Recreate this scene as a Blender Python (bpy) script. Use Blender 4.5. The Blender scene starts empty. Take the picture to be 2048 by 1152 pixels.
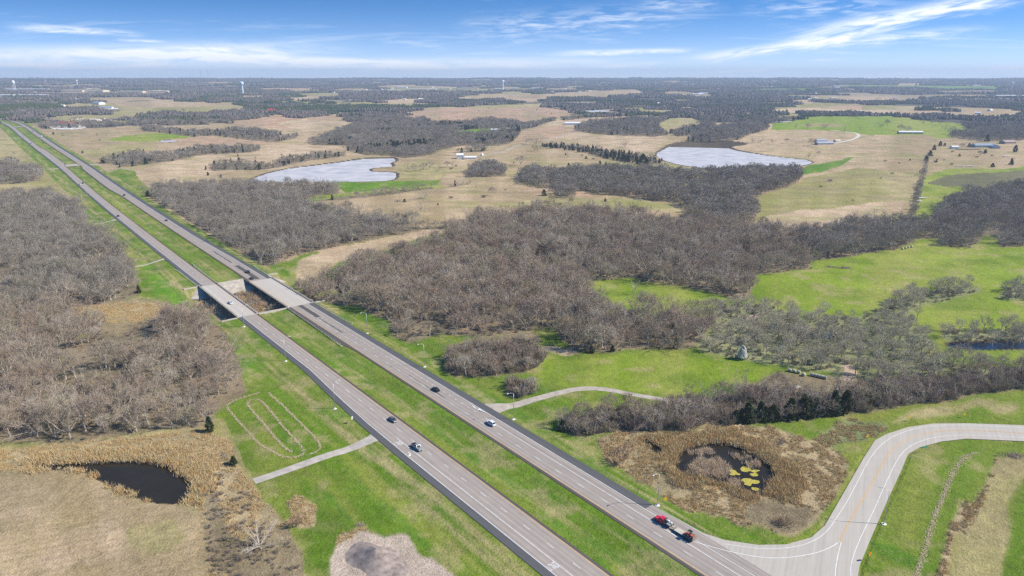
import bpy, math, random
import numpy as np
from mathutils import Vector, Matrix
random.seed(7); RNG = np.random.default_rng(11)
SC = bpy.context.scene
COL = SC.collection
R = math.radians

# ------------------------------------------------------------------ camera, sky, sun, exposure
F, H = 1384.0, 130.0                       # focal length in photo pixels (2048 wide), camera height in metres
PITCH = math.atan((576 - 154.5) / F)
cp, sp = math.cos(PITCH), math.sin(PITCH)
cam_d = bpy.data.cameras.new('camera'); cam = bpy.data.objects.new('camera', cam_d); COL.objects.link(cam)
cam.location = (0, 0, H); cam.rotation_euler = (math.pi / 2 - PITCH, 0, 0)
cam_d.sensor_width = 36.0; cam_d.lens = 36.0 * F / 2048; cam_d.clip_start = 1.0; cam_d.clip_end = 60000
SC.camera = cam

SUN_EL, SUN_AZ = R(41), R(96)              # azimuth clockwise from +Y: the sun stands to the right of the view
sun_d = bpy.data.lights.new('sun', 'SUN'); sun = bpy.data.objects.new('sun', sun_d); COL.objects.link(sun)
sun_d.energy = 4.7; sun_d.angle = R(0.55); sun_d.color = (1.0, 0.93, 0.81)
sv = Vector((math.sin(SUN_AZ) * math.cos(SUN_EL), math.cos(SUN_AZ) * math.cos(SUN_EL), math.sin(SUN_EL)))
sun.rotation_euler = (-sv).to_track_quat('-Z', 'Y').to_euler(); sun.location = (300, 0, 300)

SC.view_settings.view_transform = 'Standard'; SC.view_settings.look = 'None'
SC.view_settings.gamma = 1; SC.view_settings.use_curve_mapping = False
SC.view_settings.exposure = 0.6
SC.cycles.use_denoising = False
try: SC.cycles.denoiser = 'OPENIMAGEDENOISE'; SC.cycles.denoising_prefilter = 'ACCURATE'
except Exception: pass
SC.cycles.max_bounces = 4; SC.cycles.diffuse_bounces = 2; SC.cycles.glossy_bounces = 2; SC.cycles.transparent_max_bounces = 4
SC.cycles.volume_bounces = 0; SC.cycles.use_adaptive_sampling = False

class NT:
    """tiny node-tree helper"""
    def __init__(s, tree): s.t = tree; s.L = tree.links
    def n(s, typ, **kw):
        nd = s.t.nodes.new(typ)
        for k, v in kw.items(): setattr(nd, k, v)
        return nd
    def put(s, sock, v):
        if isinstance(v, bpy.types.NodeSocket): s.L.new(v, sock)
        elif v is not None: sock.default_value = v
    def m(s, op, a, b=None, c=None, clamp=False):
        nd = s.n('ShaderNodeMath', operation=op); nd.use_clamp = clamp
        s.put(nd.inputs[0], a); s.put(nd.inputs[1], b)
        if c is not None: s.put(nd.inputs[2], c)
        return nd.outputs[0]
    def mix(s, f, a, b, blend='MIX'):
        nd = s.n('ShaderNodeMix', data_type='RGBA', blend_type=blend)
        s.put(nd.inputs[0], f); s.put(nd.inputs[6], a); s.put(nd.inputs[7], b)
        return nd.outputs[2]
    def noise(s, vec, scale, detail=4, rough=0.55, dist=0.0):
        nd = s.n('ShaderNodeTexNoise'); s.put(nd.inputs['Vector'], vec)
        nd.inputs['Scale'].default_value = scale; nd.inputs['Detail'].default_value = detail
        nd.inputs['Roughness'].default_value = rough; nd.inputs['Distortion'].default_value = dist
        return nd.outputs['Fac']
    def rng(s, v, a, b, c=0.0, d=1.0, smooth=False):
        nd = s.n('ShaderNodeMapRange'); nd.clamp = True
        if smooth: nd.interpolation_type = 'SMOOTHSTEP'
        s.put(nd.inputs[0], v)
        for i, q in enumerate((a, b, c, d)): s.put(nd.inputs[1 + i], q)
        return nd.outputs[0]
    def vmul(s, v, w):
        nd = s.n('ShaderNodeVectorMath', operation='MULTIPLY'); s.put(nd.inputs[0], v); nd.inputs[1].default_value = w
        return nd.outputs[0]

world = bpy.data.worlds.new('World'); SC.world = world; world.use_nodes = True
wt = world.node_tree; wt.nodes.clear(); W = NT(wt)
tc = W.n('ShaderNodeTexCoord'); sep = W.n('ShaderNodeSeparateXYZ'); wt.links.new(tc.outputs['Generated'], sep.inputs[0])
zc = W.m('MAXIMUM', sep.outputs[2], 0.0)
cmb = W.n('ShaderNodeCombineXYZ'); W.put(cmb.inputs[0], sep.outputs[0]); W.put(cmb.inputs[1], sep.outputs[1])
W.put(cmb.inputs[2], W.m('ADD', W.m('MULTIPLY', zc, 5.0), 0.05))
nrm = W.n('ShaderNodeVectorMath', operation='NORMALIZE'); W.put(nrm.inputs[0], cmb.outputs[0])
sky = W.n('ShaderNodeTexSky', sky_type='NISHITA'); sky.sun_disc = False
sky.sun_elevation = SUN_EL; sky.sun_rotation = SUN_AZ; sky.altitude = 300; sky.air_density = 1.0; sky.dust_density = 0.3; sky.ozone_density = 3.0
W.put(sky.inputs[0], nrm.outputs[0])
az = W.m('ARCTAN2', sep.outputs[0], sep.outputs[1]); el = W.m('ARCSINE', sep.outputs[2])
# clouds live on the sky dome: streaks of cirrus at fixed azimuth and elevation, plus thin cirrus all round
cv = W.n('ShaderNodeCombineXYZ'); W.put(cv.inputs[0], az); W.put(cv.inputs[1], el)
def ang(px, py):
    u, v = (px - 1024) / F, (576 - py) / F
    d = Vector((u, cp + v * sp, -sp + v * cp)).normalized()
    return math.atan2(d.x, d.y), math.asin(d.z)
def cloud_noise(tilt, sc):
    ca, sa = math.cos(tilt), math.sin(tilt); u = W.m('ADD', W.m('MULTIPLY', az, ca), W.m('MULTIPLY', el, sa)); v = W.m('SUBTRACT', W.m('MULTIPLY', el, ca), W.m('MULTIPLY', az, sa))
    c = W.n('ShaderNodeCombineXYZ'); W.put(c.inputs[0], W.m('MULTIPLY', u, sc)); W.put(c.inputs[1], W.m('MULTIPLY', v, sc * 7)); return W.noise(c.outputs[0], 1.0, 5, .62, .5)
NZ = [cloud_noise(-.02, 13), cloud_noise(.02, 25), cloud_noise(.17, 20)]
def streak(x0, y0, x1, y1, width, amp, nscale, thr):
    a0, e0 = ang(x0, y0); a1, e1 = ang(x1, y1)
    L = math.hypot(a1 - a0, e1 - e0); ca, sa = (a1 - a0) / L, (e1 - e0) / L
    mx, my = (a0 + a1) / 2, (e0 + e1) / 2
    dx, dy = W.m('SUBTRACT', az, mx), W.m('SUBTRACT', el, my)
    u = W.m('ADD', W.m('MULTIPLY', dx, ca), W.m('MULTIPLY', dy, sa))
    v = W.m('SUBTRACT', W.m('MULTIPLY', dy, ca), W.m('MULTIPLY', dx, sa))
    nz = NZ[2] if sa > .08 else (NZ[0] if nscale < 18 else NZ[1])
    wv = W.m('ADD', v, W.m('MULTIPLY', W.m('SUBTRACT', nz, 0.5), width * 1.4))
    g1 = W.rng(W.m('ABSOLUTE', wv), 0.0, width * 1.35, 1.0, 0.0, True)
    g2 = W.rng(W.m('ABSOLUTE', u), L * 0.18, L * 0.56, 1.0, 0.0, True)
    return W.m('MULTIPLY', W.m('MULTIPLY', g1, g2), W.m('MULTIPLY', W.rng(nz, thr, thr + 0.34, 0.0, 1.0), amp))
ST = [(-500, 128, 700, 96, 0.014, 1.1, 14, .28), (120, 100, 900, 132, 0.006, 1.2, 14, .26), (380, 131, 1330, 126, 0.0095, 1.0, 10, .26), (-300, 140, 500, 140, .010, .9, 14, .3),
      (10, 50, 290, 70, 0.0045, 1.0, 26, .30), (220, 78, 340, 84, 0.002, .6, 30, .3), (330, 95, 480, 100, .003, .8, 30, .3),
      (900, 62, 1400, 22, 0.022, .55, 24, .42), (760, 78, 900, 92, .007, .45, 30, .40), (1100, 107, 1400, 100, 0.0042, 1.0, 22, .28),
      (1340, 124, 1780, 66, 0.0075, 1.0, 22, .28), (1540, 84, 2120, -30, 0.012, 1.1, 18, .30), (1560, 96, 2000, 56, .008, .7, 20, .34), (1180, 137, 1340, 124, .003, .6, 30, .3),
      (1380, 146, 1560, 138, .0032, .9, 26, .3), (1640, 160, 2500, 122, 0.0085, 1.2, 12, .25), (1480, 16, 1840, 6, 0.013, .55, 26, .42), (1610, 121, 1710, 117, .0016, .5, 30, .3),
      (1280, 4, 1460, 12, .007, .45, 26, .4)]
tot = None
for a in ST:
    s_ = streak(*a); tot = s_ if tot is None else W.m('ADD', tot, s_)
pc = W.n('ShaderNodeCombineXYZ'); zz = W.m('ADD', zc, 0.12)
W.put(pc.inputs[0], W.m('DIVIDE', sep.outputs[0], zz)); W.put(pc.inputs[1], W.m('MULTIPLY', W.m('DIVIDE', sep.outputs[1], zz), 2.6))
thin = W.rng(W.noise(pc.outputs[0], 0.9, 6, .6, .6), 0.56, 0.85, 0, 0.35)
tot = W.m('ADD', tot, thin, clamp=True)
lum = W.n('ShaderNodeMix', data_type='RGBA'); W.put(lum.inputs[0], tot)
SKYK = 0.12
hsv = W.n('ShaderNodeHueSaturation'); hsv.inputs['Saturation'].default_value = 1.52; hsv.inputs['Value'].default_value = 1.12; W.put(hsv.inputs['Color'], sky.outputs[0])
hz = W.m('MULTIPLY', W.m('POWER', 2.718, W.m('MULTIPLY', zc, -28.0)), .92)
W.put(lum.inputs[6], W.mix(hz, hsv.outputs[0], (6.4, 7.0, 7.7, 1))); lum.inputs[7].default_value = (7.2, 7.4, 7.6, 1)
try: world.cycles.sampling_method = 'NONE'
except Exception: pass
bg = W.n('ShaderNodeBackground'); W.put(bg.inputs[0], lum.outputs[2]); bg.inputs[1].default_value = SKYK
wo = W.n('ShaderNodeOutputWorld'); wt.links.new(bg.outputs[0], wo.inputs[0])

# ------------------------------------------------------------------ geometry of the land
def zbase(r):
    """the plain rises gently towards the far hills"""
    r = np.asarray(r, float)
    z = 0.0118 * np.maximum(r - 1200, 0)
    t = np.clip((r - 700) / 1000, 0, 1)
    z = np.where(r < 1700, 0.0118 * 500 * t * t * t, z)
    return np.where(z > 92, 92 + 20 * (1 - np.exp(-(z - 92) / 20)), z)
def P(px, py):
    """photo pixel -> ground point where that line of sight meets the land"""
    px = np.asarray(px, float); py = np.asarray(py, float)
    u = (px - 1024) / F; v = (576 - py) / F
    dx, dy, dz = u, cp + v * sp, -sp + v * cp
    n = np.hypot(dx, dy); sl = -dz / n
    lo = np.full(np.broadcast(px, py).shape, 30.0); hi = np.full(lo.shape, 16000.0)
    for _ in range(46):
        mid = (lo + hi) / 2; f = H - sl * mid - zbase(mid); lo = np.where(f > 0, mid, lo); hi = np.where(f > 0, hi, mid)
    return np.stack([dx / n * lo, dy / n * lo], -1)
def PX(x, y, z):
    d = y * cp - (z - H) * sp; d = np.where(d < 1, 1, d)
    return 1024 + x / d * F, 576 - (y * sp + (z - H) * cp) / d * F
def poly(pts): return P(*np.array(pts, float).T)
def inpoly(x, y, pg):
    res = np.zeros(x.shape, bool)
    bb = (x >= pg[:, 0].min()) & (x <= pg[:, 0].max()) & (y >= pg[:, 1].min()) & (y <= pg[:, 1].max())
    if not bb.any(): return res
    xs, ys = x[bb], y[bb]; c = np.zeros(xs.shape, bool); j = len(pg) - 1
    for i in range(len(pg)):
        xi, yi = pg[i]; xj, yj = pg[j]
        if yi != yj: c ^= ((yi > ys) != (yj > ys)) & (xs < (xj - xi) * (ys - yi) / (yj - yi) + xi)
        j = i
    res[bb] = c; return res
def h2(i, j, s):
    i = i.astype(np.int64); j = j.astype(np.int64)
    n = (i * 374761393 + j * 668265263 + s * 1442695041) & 0xffffffff
    n = ((n ^ (n >> 13)) * 1274126177) & 0xffffffff
    return ((n ^ (n >> 16)) & 0xffff) / 65535.0
def vnoise(x, y, s=0):
    i, j = np.floor(x), np.floor(y); fx, fy = x - i, y - j
    fx = fx * fx * (3 - 2 * fx); fy = fy * fy * (3 - 2 * fy)
    a = h2(i, j, s) * (1 - fx) + h2(i + 1, j, s) * fx; b = h2(i, j + 1, s) * (1 - fx) + h2(i + 1, j + 1, s) * fx
    return a * (1 - fy) + b * fy
def fbm(x, y, o=4, s=0):
    t, a, w = 0.0, 0.5, 0.0
    for k in range(o):
        t = t + a * vnoise(x * 2 ** k, y * 2 ** k, s + k); w += a; a *= .5
    return t / w
def sstep(a, b, x):
    t = np.clip((x - a) / (b - a), 0, 1); return t * t * (3 - 2 * t)

# the highway: s runs along it (away from the camera), off runs to its right; offsets from the left carriageway's yellow line
HC = np.array([-91.47573881, 305.79444991]); HD = np.array([-0.62164557, 0.78329866]); HN = np.array([HD[1], -HD[0]])
DK = np.array([(-600, 0), (-200, 0), (380, 0), (577, 1.5), (740, 4), (906, 7), (1060, 7.6), (1338, 6.4), (1600, 6.2), (1850, 7), (1979, 4.0), (2121, -7), (2300, -38), (2700, -150), (3400, -450)], float)
def drift(s):
    s = np.asarray(s, float); x, y = DK[:, 0], DK[:, 1]
    m = np.gradient(y, x); i = np.clip(np.searchsorted(x, s) - 1, 0, len(x) - 2)
    h = x[i + 1] - x[i]; t = np.clip((s - x[i]) / h, 0, 1)
    return (2*t**3-3*t*t+1)*y[i] + (t**3-2*t*t+t)*h*m[i] + (-2*t**3+3*t*t)*y[i+1] + (t**3-t*t)*h*m[i+1]
def hw(s, off):
    s = np.asarray(s, float); off = np.asarray(off, float) + drift(s)
    return HC + s[..., None] * HD + off[..., None] * HN
def hw_inv(x, y):
    qx, qy = x - HC[0], y - HC[1]; s = qx * HD[0] + qy * HD[1]
    return s, qx * HN[0] + qy * HN[1] - drift(s)

# ------------------------------------------------------------------ land cover, traced field by field
# class: albedo A, albedo B (mixed by noise), tuftiness
CL = dict(
    green=((.105, .185, .012), (.205, .235, .04), .65), lush=((.09, .205, .010), (.15, .25, .02), .6), pasture=((.185, .265, .018), (.265, .295, .055), .5),
    olive=((.26, .24, .08), (.40, .33, .165), .75), tan=((.47, .35, .215), (.34, .255, .14), .75), straw=((.54, .405, .265), (.43, .315, .195), .7), rust=((.48, .305, .20), (.39, .275, .175), .7),
    brown=((.19, .15, .09), (.28, .22, .13), 1.0), litter=((.27, .205, .135), (.17, .145, .085), 1.0), dry=((.43, .33, .19), (.27, .22, .12), 1.0), reed=((.40, .285, .14), (.30, .23, .11), 1.0),
    grey=((.26, .26, .13), (.18, .20, .085), 1.0), gravel=((.52, .42, .33), (.40, .325, .255), .7), mud=((.06, .05, .035), (.09, .075, .05), .6), farwood=((.12, .103, .088), (.075, .07, .06), 1.0),
    dark=((.18, .165, .085), (.13, .125, .062), .7))
CN = list(CL); CI = {k: i for i, k in enumerate(CN)}
WOODS = {}
LAY = []
def fld(c, pts): LAY.append((c, poly(pts), None, np.array(pts, float)))
def wood(key, pts, h=9.0, c='litter'):
    """pts: outline of the wood as seen, crowns included; h: crown height"""
    LAY.append((c, poly(pts), (key, h), np.array(pts, float)))
# --- far plain
fld('olive', [(-60, 203), (30, 200), (100, 203), (200, 209), (300, 205), (420, 207), (520, 214), (490, 222), (430, 228), (370, 229), (330, 226), (260, 236), (215, 234), (205, 222), (130, 208), (60, 208)])
fld('tan', [(215, 205), (300, 203), (410, 205), (480, 210), (400, 214), (300, 216), (230, 214)])
fld('rust', [(440, 240), (500, 233), (560, 229), (650, 225), (690, 234), (680, 246), (600, 262), (520, 258), (480, 249)])
fld('tan', [(420, 246), (480, 248), (620, 262), (640, 275), (600, 285), (500, 276), (430, 270), (440, 262)])
fld('straw', [(560, 246), (610, 238), (690, 241), (732, 251), (700, 258), (640, 262), (600, 260)])
fld('rust', [(810, 236), (850, 222), (960, 211), (1080, 213), (1155, 224), (1130, 232), (1060, 241), (960, 247), (880, 247)])
fld('olive', [(930, 213), (960, 210), (1060, 210), (1070, 214), (950, 217)])
fld('straw', [(748, 204), (800, 198), (862, 197), (868, 200), (830, 207), (760, 208)])
fld('rust', [(1033, 272), (1058, 256), (1085, 252), (1152, 255), (1147, 266), (1110, 276), (1066, 284), (1036, 287)])
fld('straw', [(1060, 252), (1140, 233), (1200, 228), (1305, 228), (1290, 234), (1196, 240), (1150, 252)])
fld('tan', [(915, 193), (1000, 190), (1100, 187), (1200, 181), (1270, 179), (1312, 188), (1200, 196), (1100, 196), (1000, 200), (930, 201)])
fld('straw', [(1000, 205), (1010, 199), (1100, 196), (1110, 199), (1060, 204)])
fld('tan', [(1200, 209), (1240, 207), (1250, 219), (1210, 224), (1180, 222)])
fld('straw', [(1340, 215), (1370, 213), (1410, 219), (1400, 221), (1350, 219)])
fld('olive', [(1318, 250), (1340, 236), (1380, 236), (1400, 242), (1400, 248), (1345, 253), (1325, 262)])
fld('olive', [(600, 187), (660, 186), (700, 189), (690, 192), (640, 193), (600, 192)])
fld('olive', [(690, 182), (780, 177), (820, 175), (960, 176), (1080, 176), (1080, 180), (960, 182), (830, 184), (700, 184)])
fld('straw', [(350, 188), (380, 187), (420, 189), (380, 191)]); fld('straw', [(430, 194), (500, 191), (560, 191), (540, 195)])
fld('tan', [(165, 200), (300, 196), (300, 201), (170, 204)])
fld('lush', [(1660, 174), (1700, 171), (1850, 171), (2020, 172), (2010, 180), (1900, 181), (1850, 178), (1700, 176)])
fld('lush', [(1490, 178), (1560, 177), (1640, 176), (1640, 180), (1500, 182)]); fld('olive', [(1780, 180), (1830, 178), (1840, 181), (1790, 183)])
fld('tan', [(1570, 206), (1590, 199), (1690, 195), (1700, 198), (1640, 202), (1630, 207)]); fld('olive', [(1585, 187), (1650, 185), (1700, 186), (1650, 189)])
fld('straw', [(1520, 221), (1580, 216), (1640, 216), (1700, 219), (1680, 226), (1560, 227)])
fld('rust', [(1640, 214), (1680, 210), (1730, 212), (1728, 219), (1700, 218)]); fld('straw', [(1620, 222), (1700, 219), (1900, 221), (1890, 225), (1700, 226)])
fld('tan', [(1790, 203), (1820, 203), (1815, 207), (1795, 207)]); fld('tan', [(1900, 228), (2000, 224), (2048, 226), (2048, 234), (1960, 238), (1905, 234)])
fld('olive', [(1535, 236), (1570, 229), (1620, 228), (1615, 237), (1560, 241)])
fld('straw', [(1463, 227), (1500, 225), (1520, 229), (1470, 231)])
fld('pasture', [(1537, 262), (1545, 246), (1600, 240), (1640, 233), (1720, 232), (1800, 233), (1850, 243), (1930, 247), (1940, 258), (2000, 260), (2000, 272), (1870, 277), (1850, 270), (1740, 270), (1640, 260), (1560, 260)])
fld('olive', [(1600, 250), (1650, 246), (1690, 248), (1670, 254), (1620, 255)])
# --- middle distance
fld('tan', [(-60, 262), (20, 250), (60, 248), (110, 262), (190, 258), (260, 250), (300, 262), (420, 272), (500, 276), (600, 285), (700, 292), (690, 297), (640, 303), (560, 312), (520, 318), (470, 352), (400, 370), (300, 372), (270, 362), (200, 330), (100, 300)])
fld('olive', [(-60, 262), (30, 262), (80, 290), (150, 340), (190, 380), (120, 388), (80, 376), (-60, 376)])
fld('straw', [(260, 346), (330, 322), (420, 306), (520, 298), (580, 290), (690, 292), (695, 298), (640, 304), (560, 318), (500, 336), (440, 350), (380, 366), (320, 366), (290, 372)])
fld('pasture', [(198, 280), (240, 272), (300, 266), (360, 270), (380, 275), (330, 281), (280, 284), (220, 283)])
fld('olive', [(150, 300), (210, 296), (300, 292), (310, 300), (240, 305), (200, 322)])
fld('green', [(205, 348), (225, 338), (262, 342), (270, 358), (300, 385), (285, 392), (250, 372)])
fld('rust', [(310, 280), (420, 272), (560, 282), (540, 288), (430, 290), (360, 292)])
fld('tan', [(760, 372), (800, 352), (830, 312), (880, 300), (1000, 293), (1036, 286), (1090, 284), (1150, 294), (1222, 310), (1200, 330), (1040, 340), (1000, 350), (930, 352), (870, 364)])
fld('straw', [(1150, 292), (1180, 275), (1240, 270), (1330, 272), (1345, 285), (1310, 300), (1270, 305), (1220, 300)])
fld('straw', [(1100, 276), (1150, 266), (1250, 268), (1230, 280), (1170, 280)])
fld('olive', [(780, 352), (800, 330), (840, 325), (880, 330), (900, 350), (870, 366), (790, 366)])
fld('olive', [(1180, 330), (1210, 318), (1290, 318), (1330, 322), (1420, 330), (1400, 342), (1240, 345)])
fld('lush', [(900, 265), (950, 257), (1000, 258), (1000, 266), (930, 271)])
fld('tan', [(1440, 292), (1480, 268), (1500, 258), (1600, 262), (1700, 264), (1720, 270), (1852, 272), (1848, 292), (1836, 330), (1815, 400), (1790, 450), (1700, 450), (1650, 462), (1550, 455), (1500, 450), (1510, 392), (1600, 368), (1615, 355), (1650, 345), (1690, 322), (1640, 322), (1600, 322), (1540, 308)])
fld('olive', [(1510, 392), (1600, 368), (1640, 350), (1720, 335), (1800, 345), (1828, 350), (1815, 400), (1760, 418), (1640, 420), (1540, 432), (1500, 450)])
fld('straw', [(1530, 432), (1640, 418), (1760, 404), (1800, 400), (1780, 450), (1700, 446), (1640, 460), (1550, 452)])
fld('lush', [(1585, 346), (1640, 328), (1700, 314), (1712, 314), (1680, 330), (1625, 350), (1600, 352)])
fld('tan', [(1858, 290), (1900, 282), (2110, 280), (2110, 345), (1960, 335), (1880, 345), (1836, 360), (1846, 320)])
fld('pasture', [(1836, 355), (1900, 338), (2000, 338), (2110, 330), (2110, 368), (2000, 372), (1900, 400), (1872, 430), (1842, 440), (1812, 430)])
fld('dark', [(1850, 366), (1900, 352), (1960, 346), (2110, 338), (2110, 362), (2010, 370), (1960, 376), (1905, 374)])
fld('tan', [(600, 410), (690, 398), (790, 388), (900, 372), (940, 372), (1030, 362), (1050, 385), (1110, 405), (1180, 408), (1300, 404), (1370, 412), (1380, 445), (1283, 425), (1083, 420), (956, 425), (905, 446), (850, 450), (820, 440), (690, 425)])
fld('rust', [(1040, 372), (1090, 378), (1180, 384), (1190, 392), (1100, 396), (1050, 384)])
fld('olive', [(960, 408), (1100, 395), (1240, 398), (1340, 408), (1366, 425), (1283, 418), (1083, 414), (1000, 415)])
fld('lush', [(660, 368), (683, 362), (890, 361), (875, 372), (760, 380), (690, 386)])
fld('pasture', [(600, 392), (690, 388), (780, 380), (880, 370), (900, 374), (780, 389), (690, 398), (610, 404)])
# --- nearer fields on the right
NEARR = [(520, 545), (640, 500), (780, 470), (920, 455), (1100, 520), (1500, 540), (1600, 510), (1850, 470), (2300, 460), (2600, 700), (2600, 1400), (900, 1400)]
fld('green', NEARR)
fld('straw', [(556, 533), (640, 502), (700, 489), (780, 471), (850, 459), (925, 456), (862, 474), (800, 490), (740, 506), (690, 524), (640, 552), (600, 560)])
fld('green', [(520, 532), (560, 527), (600, 517), (640, 504), (650, 508), (600, 525), (590, 545), (600, 575), (560, 556)])
fld('pasture', [(1160, 566), (1180, 558), (1250, 555), (1310, 563), (1400, 576), (1480, 600), (1460, 630), (1380, 640), (1300, 630), (1230, 610), (1190, 586)])
fld('pasture', [(1495, 560), (1583, 544), (1626, 520), (1700, 513), (1783, 498), (1833, 481), (1963, 478), (2300, 462), (2300, 680), (1900, 655), (1823, 640), (1750, 620), (1620, 640), (1540, 605), (1500, 590)])
fld('green', [(1380, 700), (1440, 690), (1560, 690), (1620, 700), (1640, 730), (1500, 735)])
fld('pasture', [(1900, 700), (2100, 690), (2100, 715), (1940, 718)])
fld('pasture', [(1090, 720), (1250, 706), (1366, 702), (1500, 728), (1580, 745), (1480, 772), (1366, 786), (1240, 785), (1180, 770), (1090, 772)])
fld('straw', [(1095, 700), (1140, 690), (1150, 705), (1110, 712)])
fld('brown', [(900, 690), (960, 672), (1050, 664), (1090, 672), (1100, 730), (1060, 745), (960, 752), (900, 730)])
fld('brown', [(1480, 780), (1560, 755), (1620, 745), (1720, 755), (1720, 785), (1600, 800), (1500, 800)])
fld('dry', [(1188, 872), (1230, 862), (1300, 864), (1416, 853), (1480, 850), (1560, 860), (1640, 880), (1690, 925), (1682, 960), (1652, 1012), (1604, 1052), (1566, 1066), (1500, 1052), (1450, 1038), (1380, 1012), (1330, 988), (1270, 952), (1205, 908)])
fld('reed', [(1290, 874), (1400, 866), (1480, 868), (1550, 895), (1585, 930), (1600, 965), (1575, 1000), (1520, 1005), (1440, 985), (1350, 955), (1320, 925)])
fld('brown', [(1500, 1020), (1560, 1005), (1610, 1010), (1600, 1050), (1560, 1062), (1500, 1050)])
fld('grey', [(1615, 872), (1650, 852), (1690, 838), (1762, 836), (1772, 845), (1745, 866), (1690, 886), (1648, 894)])
fld('olive', [(1996, 906), (2060, 900), (2030, 1000), (2000, 1160), (1900, 1200), (1925, 1080), (1960, 1000)])
fld('dry', [(1992, 900), (2000, 905), (1960, 1000), (1925, 1080), (1900, 1200), (1880, 1200), (1920, 1060), (1965, 960)])
fld('olive', [(1790, 830), (1860, 812), (1950, 806), (2048, 800), (2048, 815), (1960, 822), (1860, 832), (1780, 840)])
# --- nearer ground on the left
fld('green', [(-60, 395), (100, 385), (180, 420), (230, 440), (520, 640), (760, 880), (1090, 1160), (1060, 1400), (-400, 1400), (-400, 600)])
fld('lush', [(255, 520), (330, 515), (400, 560), (440, 620), (470, 650), (500, 730), (480, 770), (440, 660), (330, 590), (285, 590)])
fld('dry', [(390, 580), (402, 575), (420, 590), (400, 600)])
fld('brown', [(-60, 600), (160, 613), (250, 598), (330, 592), (440, 640), (490, 785), (430, 810), (415, 858), (200, 880), (-60, 885)])
fld('dry', [(150, 618), (240, 604), (300, 600), (380, 620), (330, 640), (240, 645), (170, 640)])
fld('olive', [(-400, 890), (120, 885), (250, 870), (430, 830), (470, 900), (510, 985), (600, 1120), (600, 1400), (-400, 1400)])
fld('dry', [(-400, 905), (0, 898), (120, 893), (250, 880), (400, 858), (440, 870), (470, 930), (520, 1000), (560, 1060), (560, 1150), (420, 1200), (415, 1060), (395, 1020), (280, 1000), (170, 945), (60, 940), (-400, 950)])
fld('reed', [(40, 916), (150, 908), (300, 898), (370, 900), (410, 940), (418, 980), (400, 1010), (330, 1010), (200, 968), (60, 944)])
fld('tan', [(-400, 950), (60, 944), (160, 946), (260, 995), (340, 1018), (400, 1032), (418, 1080), (400, 1400), (-400, 1400)])
fld('straw', [(-400, 960), (50, 955), (120, 985), (60, 1040), (-400, 1040)])
fld('straw', [(150, 1060), (230, 1040), (280, 1060), (260, 1120), (120, 1140), (60, 1120)])
fld('olive', [(270, 1060), (320, 1045), (350, 1080), (320, 1110), (285, 1100)])
fld('brown', [(404, 985), (425, 985), (440, 1030), (470, 1080), (560, 1060), (598, 1120), (600, 1200), (470, 1200), (420, 1130), (410, 1060)])
fld('dry', [(560, 1010), (600, 1002), (630, 1020), (625, 1060), (590, 1075)])
fld('gravel', [(655, 1400), (664, 1130), (690, 1085), (722, 1064), (762, 1060), (802, 1074), (834, 1100), (884, 1130), (930, 1158), (1000, 1400)])
fld('dry', [(690, 1075), (722, 1060), (760, 1056), (730, 1066), (695, 1090), (678, 1110)])
# --- woods
wood('w_mid', [(288, 390), (300, 373), (320, 366), (420, 362), (600, 363), (674, 366), (682, 380), (672, 389), (625, 391), (602, 402), (690, 411), (770, 424), (820, 431), (850, 440), (845, 456), (812, 469), (780, 471), (700, 489), (640, 500), (585, 516), (560, 527), (526, 530), (480, 501), (420, 466), (360, 433), (310, 404)], 9)
wood('hedge', [(812, 448), (850, 442), (905, 438), (930, 440), (925, 457), (850, 460), (815, 468)], 7)
wood('hedge', [(640, 392), (680, 385), (760, 377), (872, 366), (872, 378), (760, 391), (690, 400), (640, 403)], 6)
wood('hedge', [(872, 374), (905, 366), (940, 360), (942, 368), (905, 374), (876, 381)], 4)
wood('w_left', [(-400, 375), (0, 379), (83, 376), (143, 390), (168, 410), (176, 444), (215, 452), (236, 473), (258, 508), (267, 535), (284, 583), (250, 598), (200, 608), (160, 614), (0, 628), (-400, 640)], 9)
wood('w_leftnear', [(-400, 590), (0, 596), (120, 606), (170, 622), (230, 648), (280, 610), (320, 598), (370, 605), (420, 625), (448, 650), (458, 690), (474, 725), (487, 765), (484, 786), (440, 792), (430, 806), (420, 850), (400, 857), (333, 860), (250, 868), (183, 881), (83, 886), (-400, 890)], 9)
wood('w_far_l', [(-60, 322), (20, 318), (60, 322), (85, 334), (92, 345), (85, 360), (50, 366), (-60, 368)], 9)
wood('w_left_hwy', [(-60, 208), (60, 208), (100, 208), (130, 216), (170, 218), (215, 230), (222, 238), (180, 241), (110, 244), (60, 246), (0, 236), (-60, 234)], 9)
wood('w_centre', [(598, 548), (640, 535), (700, 515), (750, 500), (800, 487), (860, 470), (920, 450), (956, 421), (1016, 417), (1083, 412), (1183, 416), (1283, 418), (1310, 430), (1366, 436), (1380, 408), (1440, 420), (1500, 438), (1549, 443), (1600, 450), (1615, 470), (1625, 518), (1622, 538), (1583, 544), (1513, 548), (1503, 558), (1513, 581), (1480, 600), (1400, 578), (1310, 566), (1250, 556), (1180, 560), (1165, 568), (1190, 584), (1230, 606), (1300, 612), (1400, 606), (1470, 612), (1480, 640), (1420, 660), (1390, 690), (1366, 699), (1300, 698), (1216, 704), (1150, 701), (1126, 681), (1106, 654), (1050, 662), (976, 672), (900, 668), (830, 683), (776, 674), (770, 640), (726, 614), (683, 610), (640, 601), (602, 578)], 10)
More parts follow.
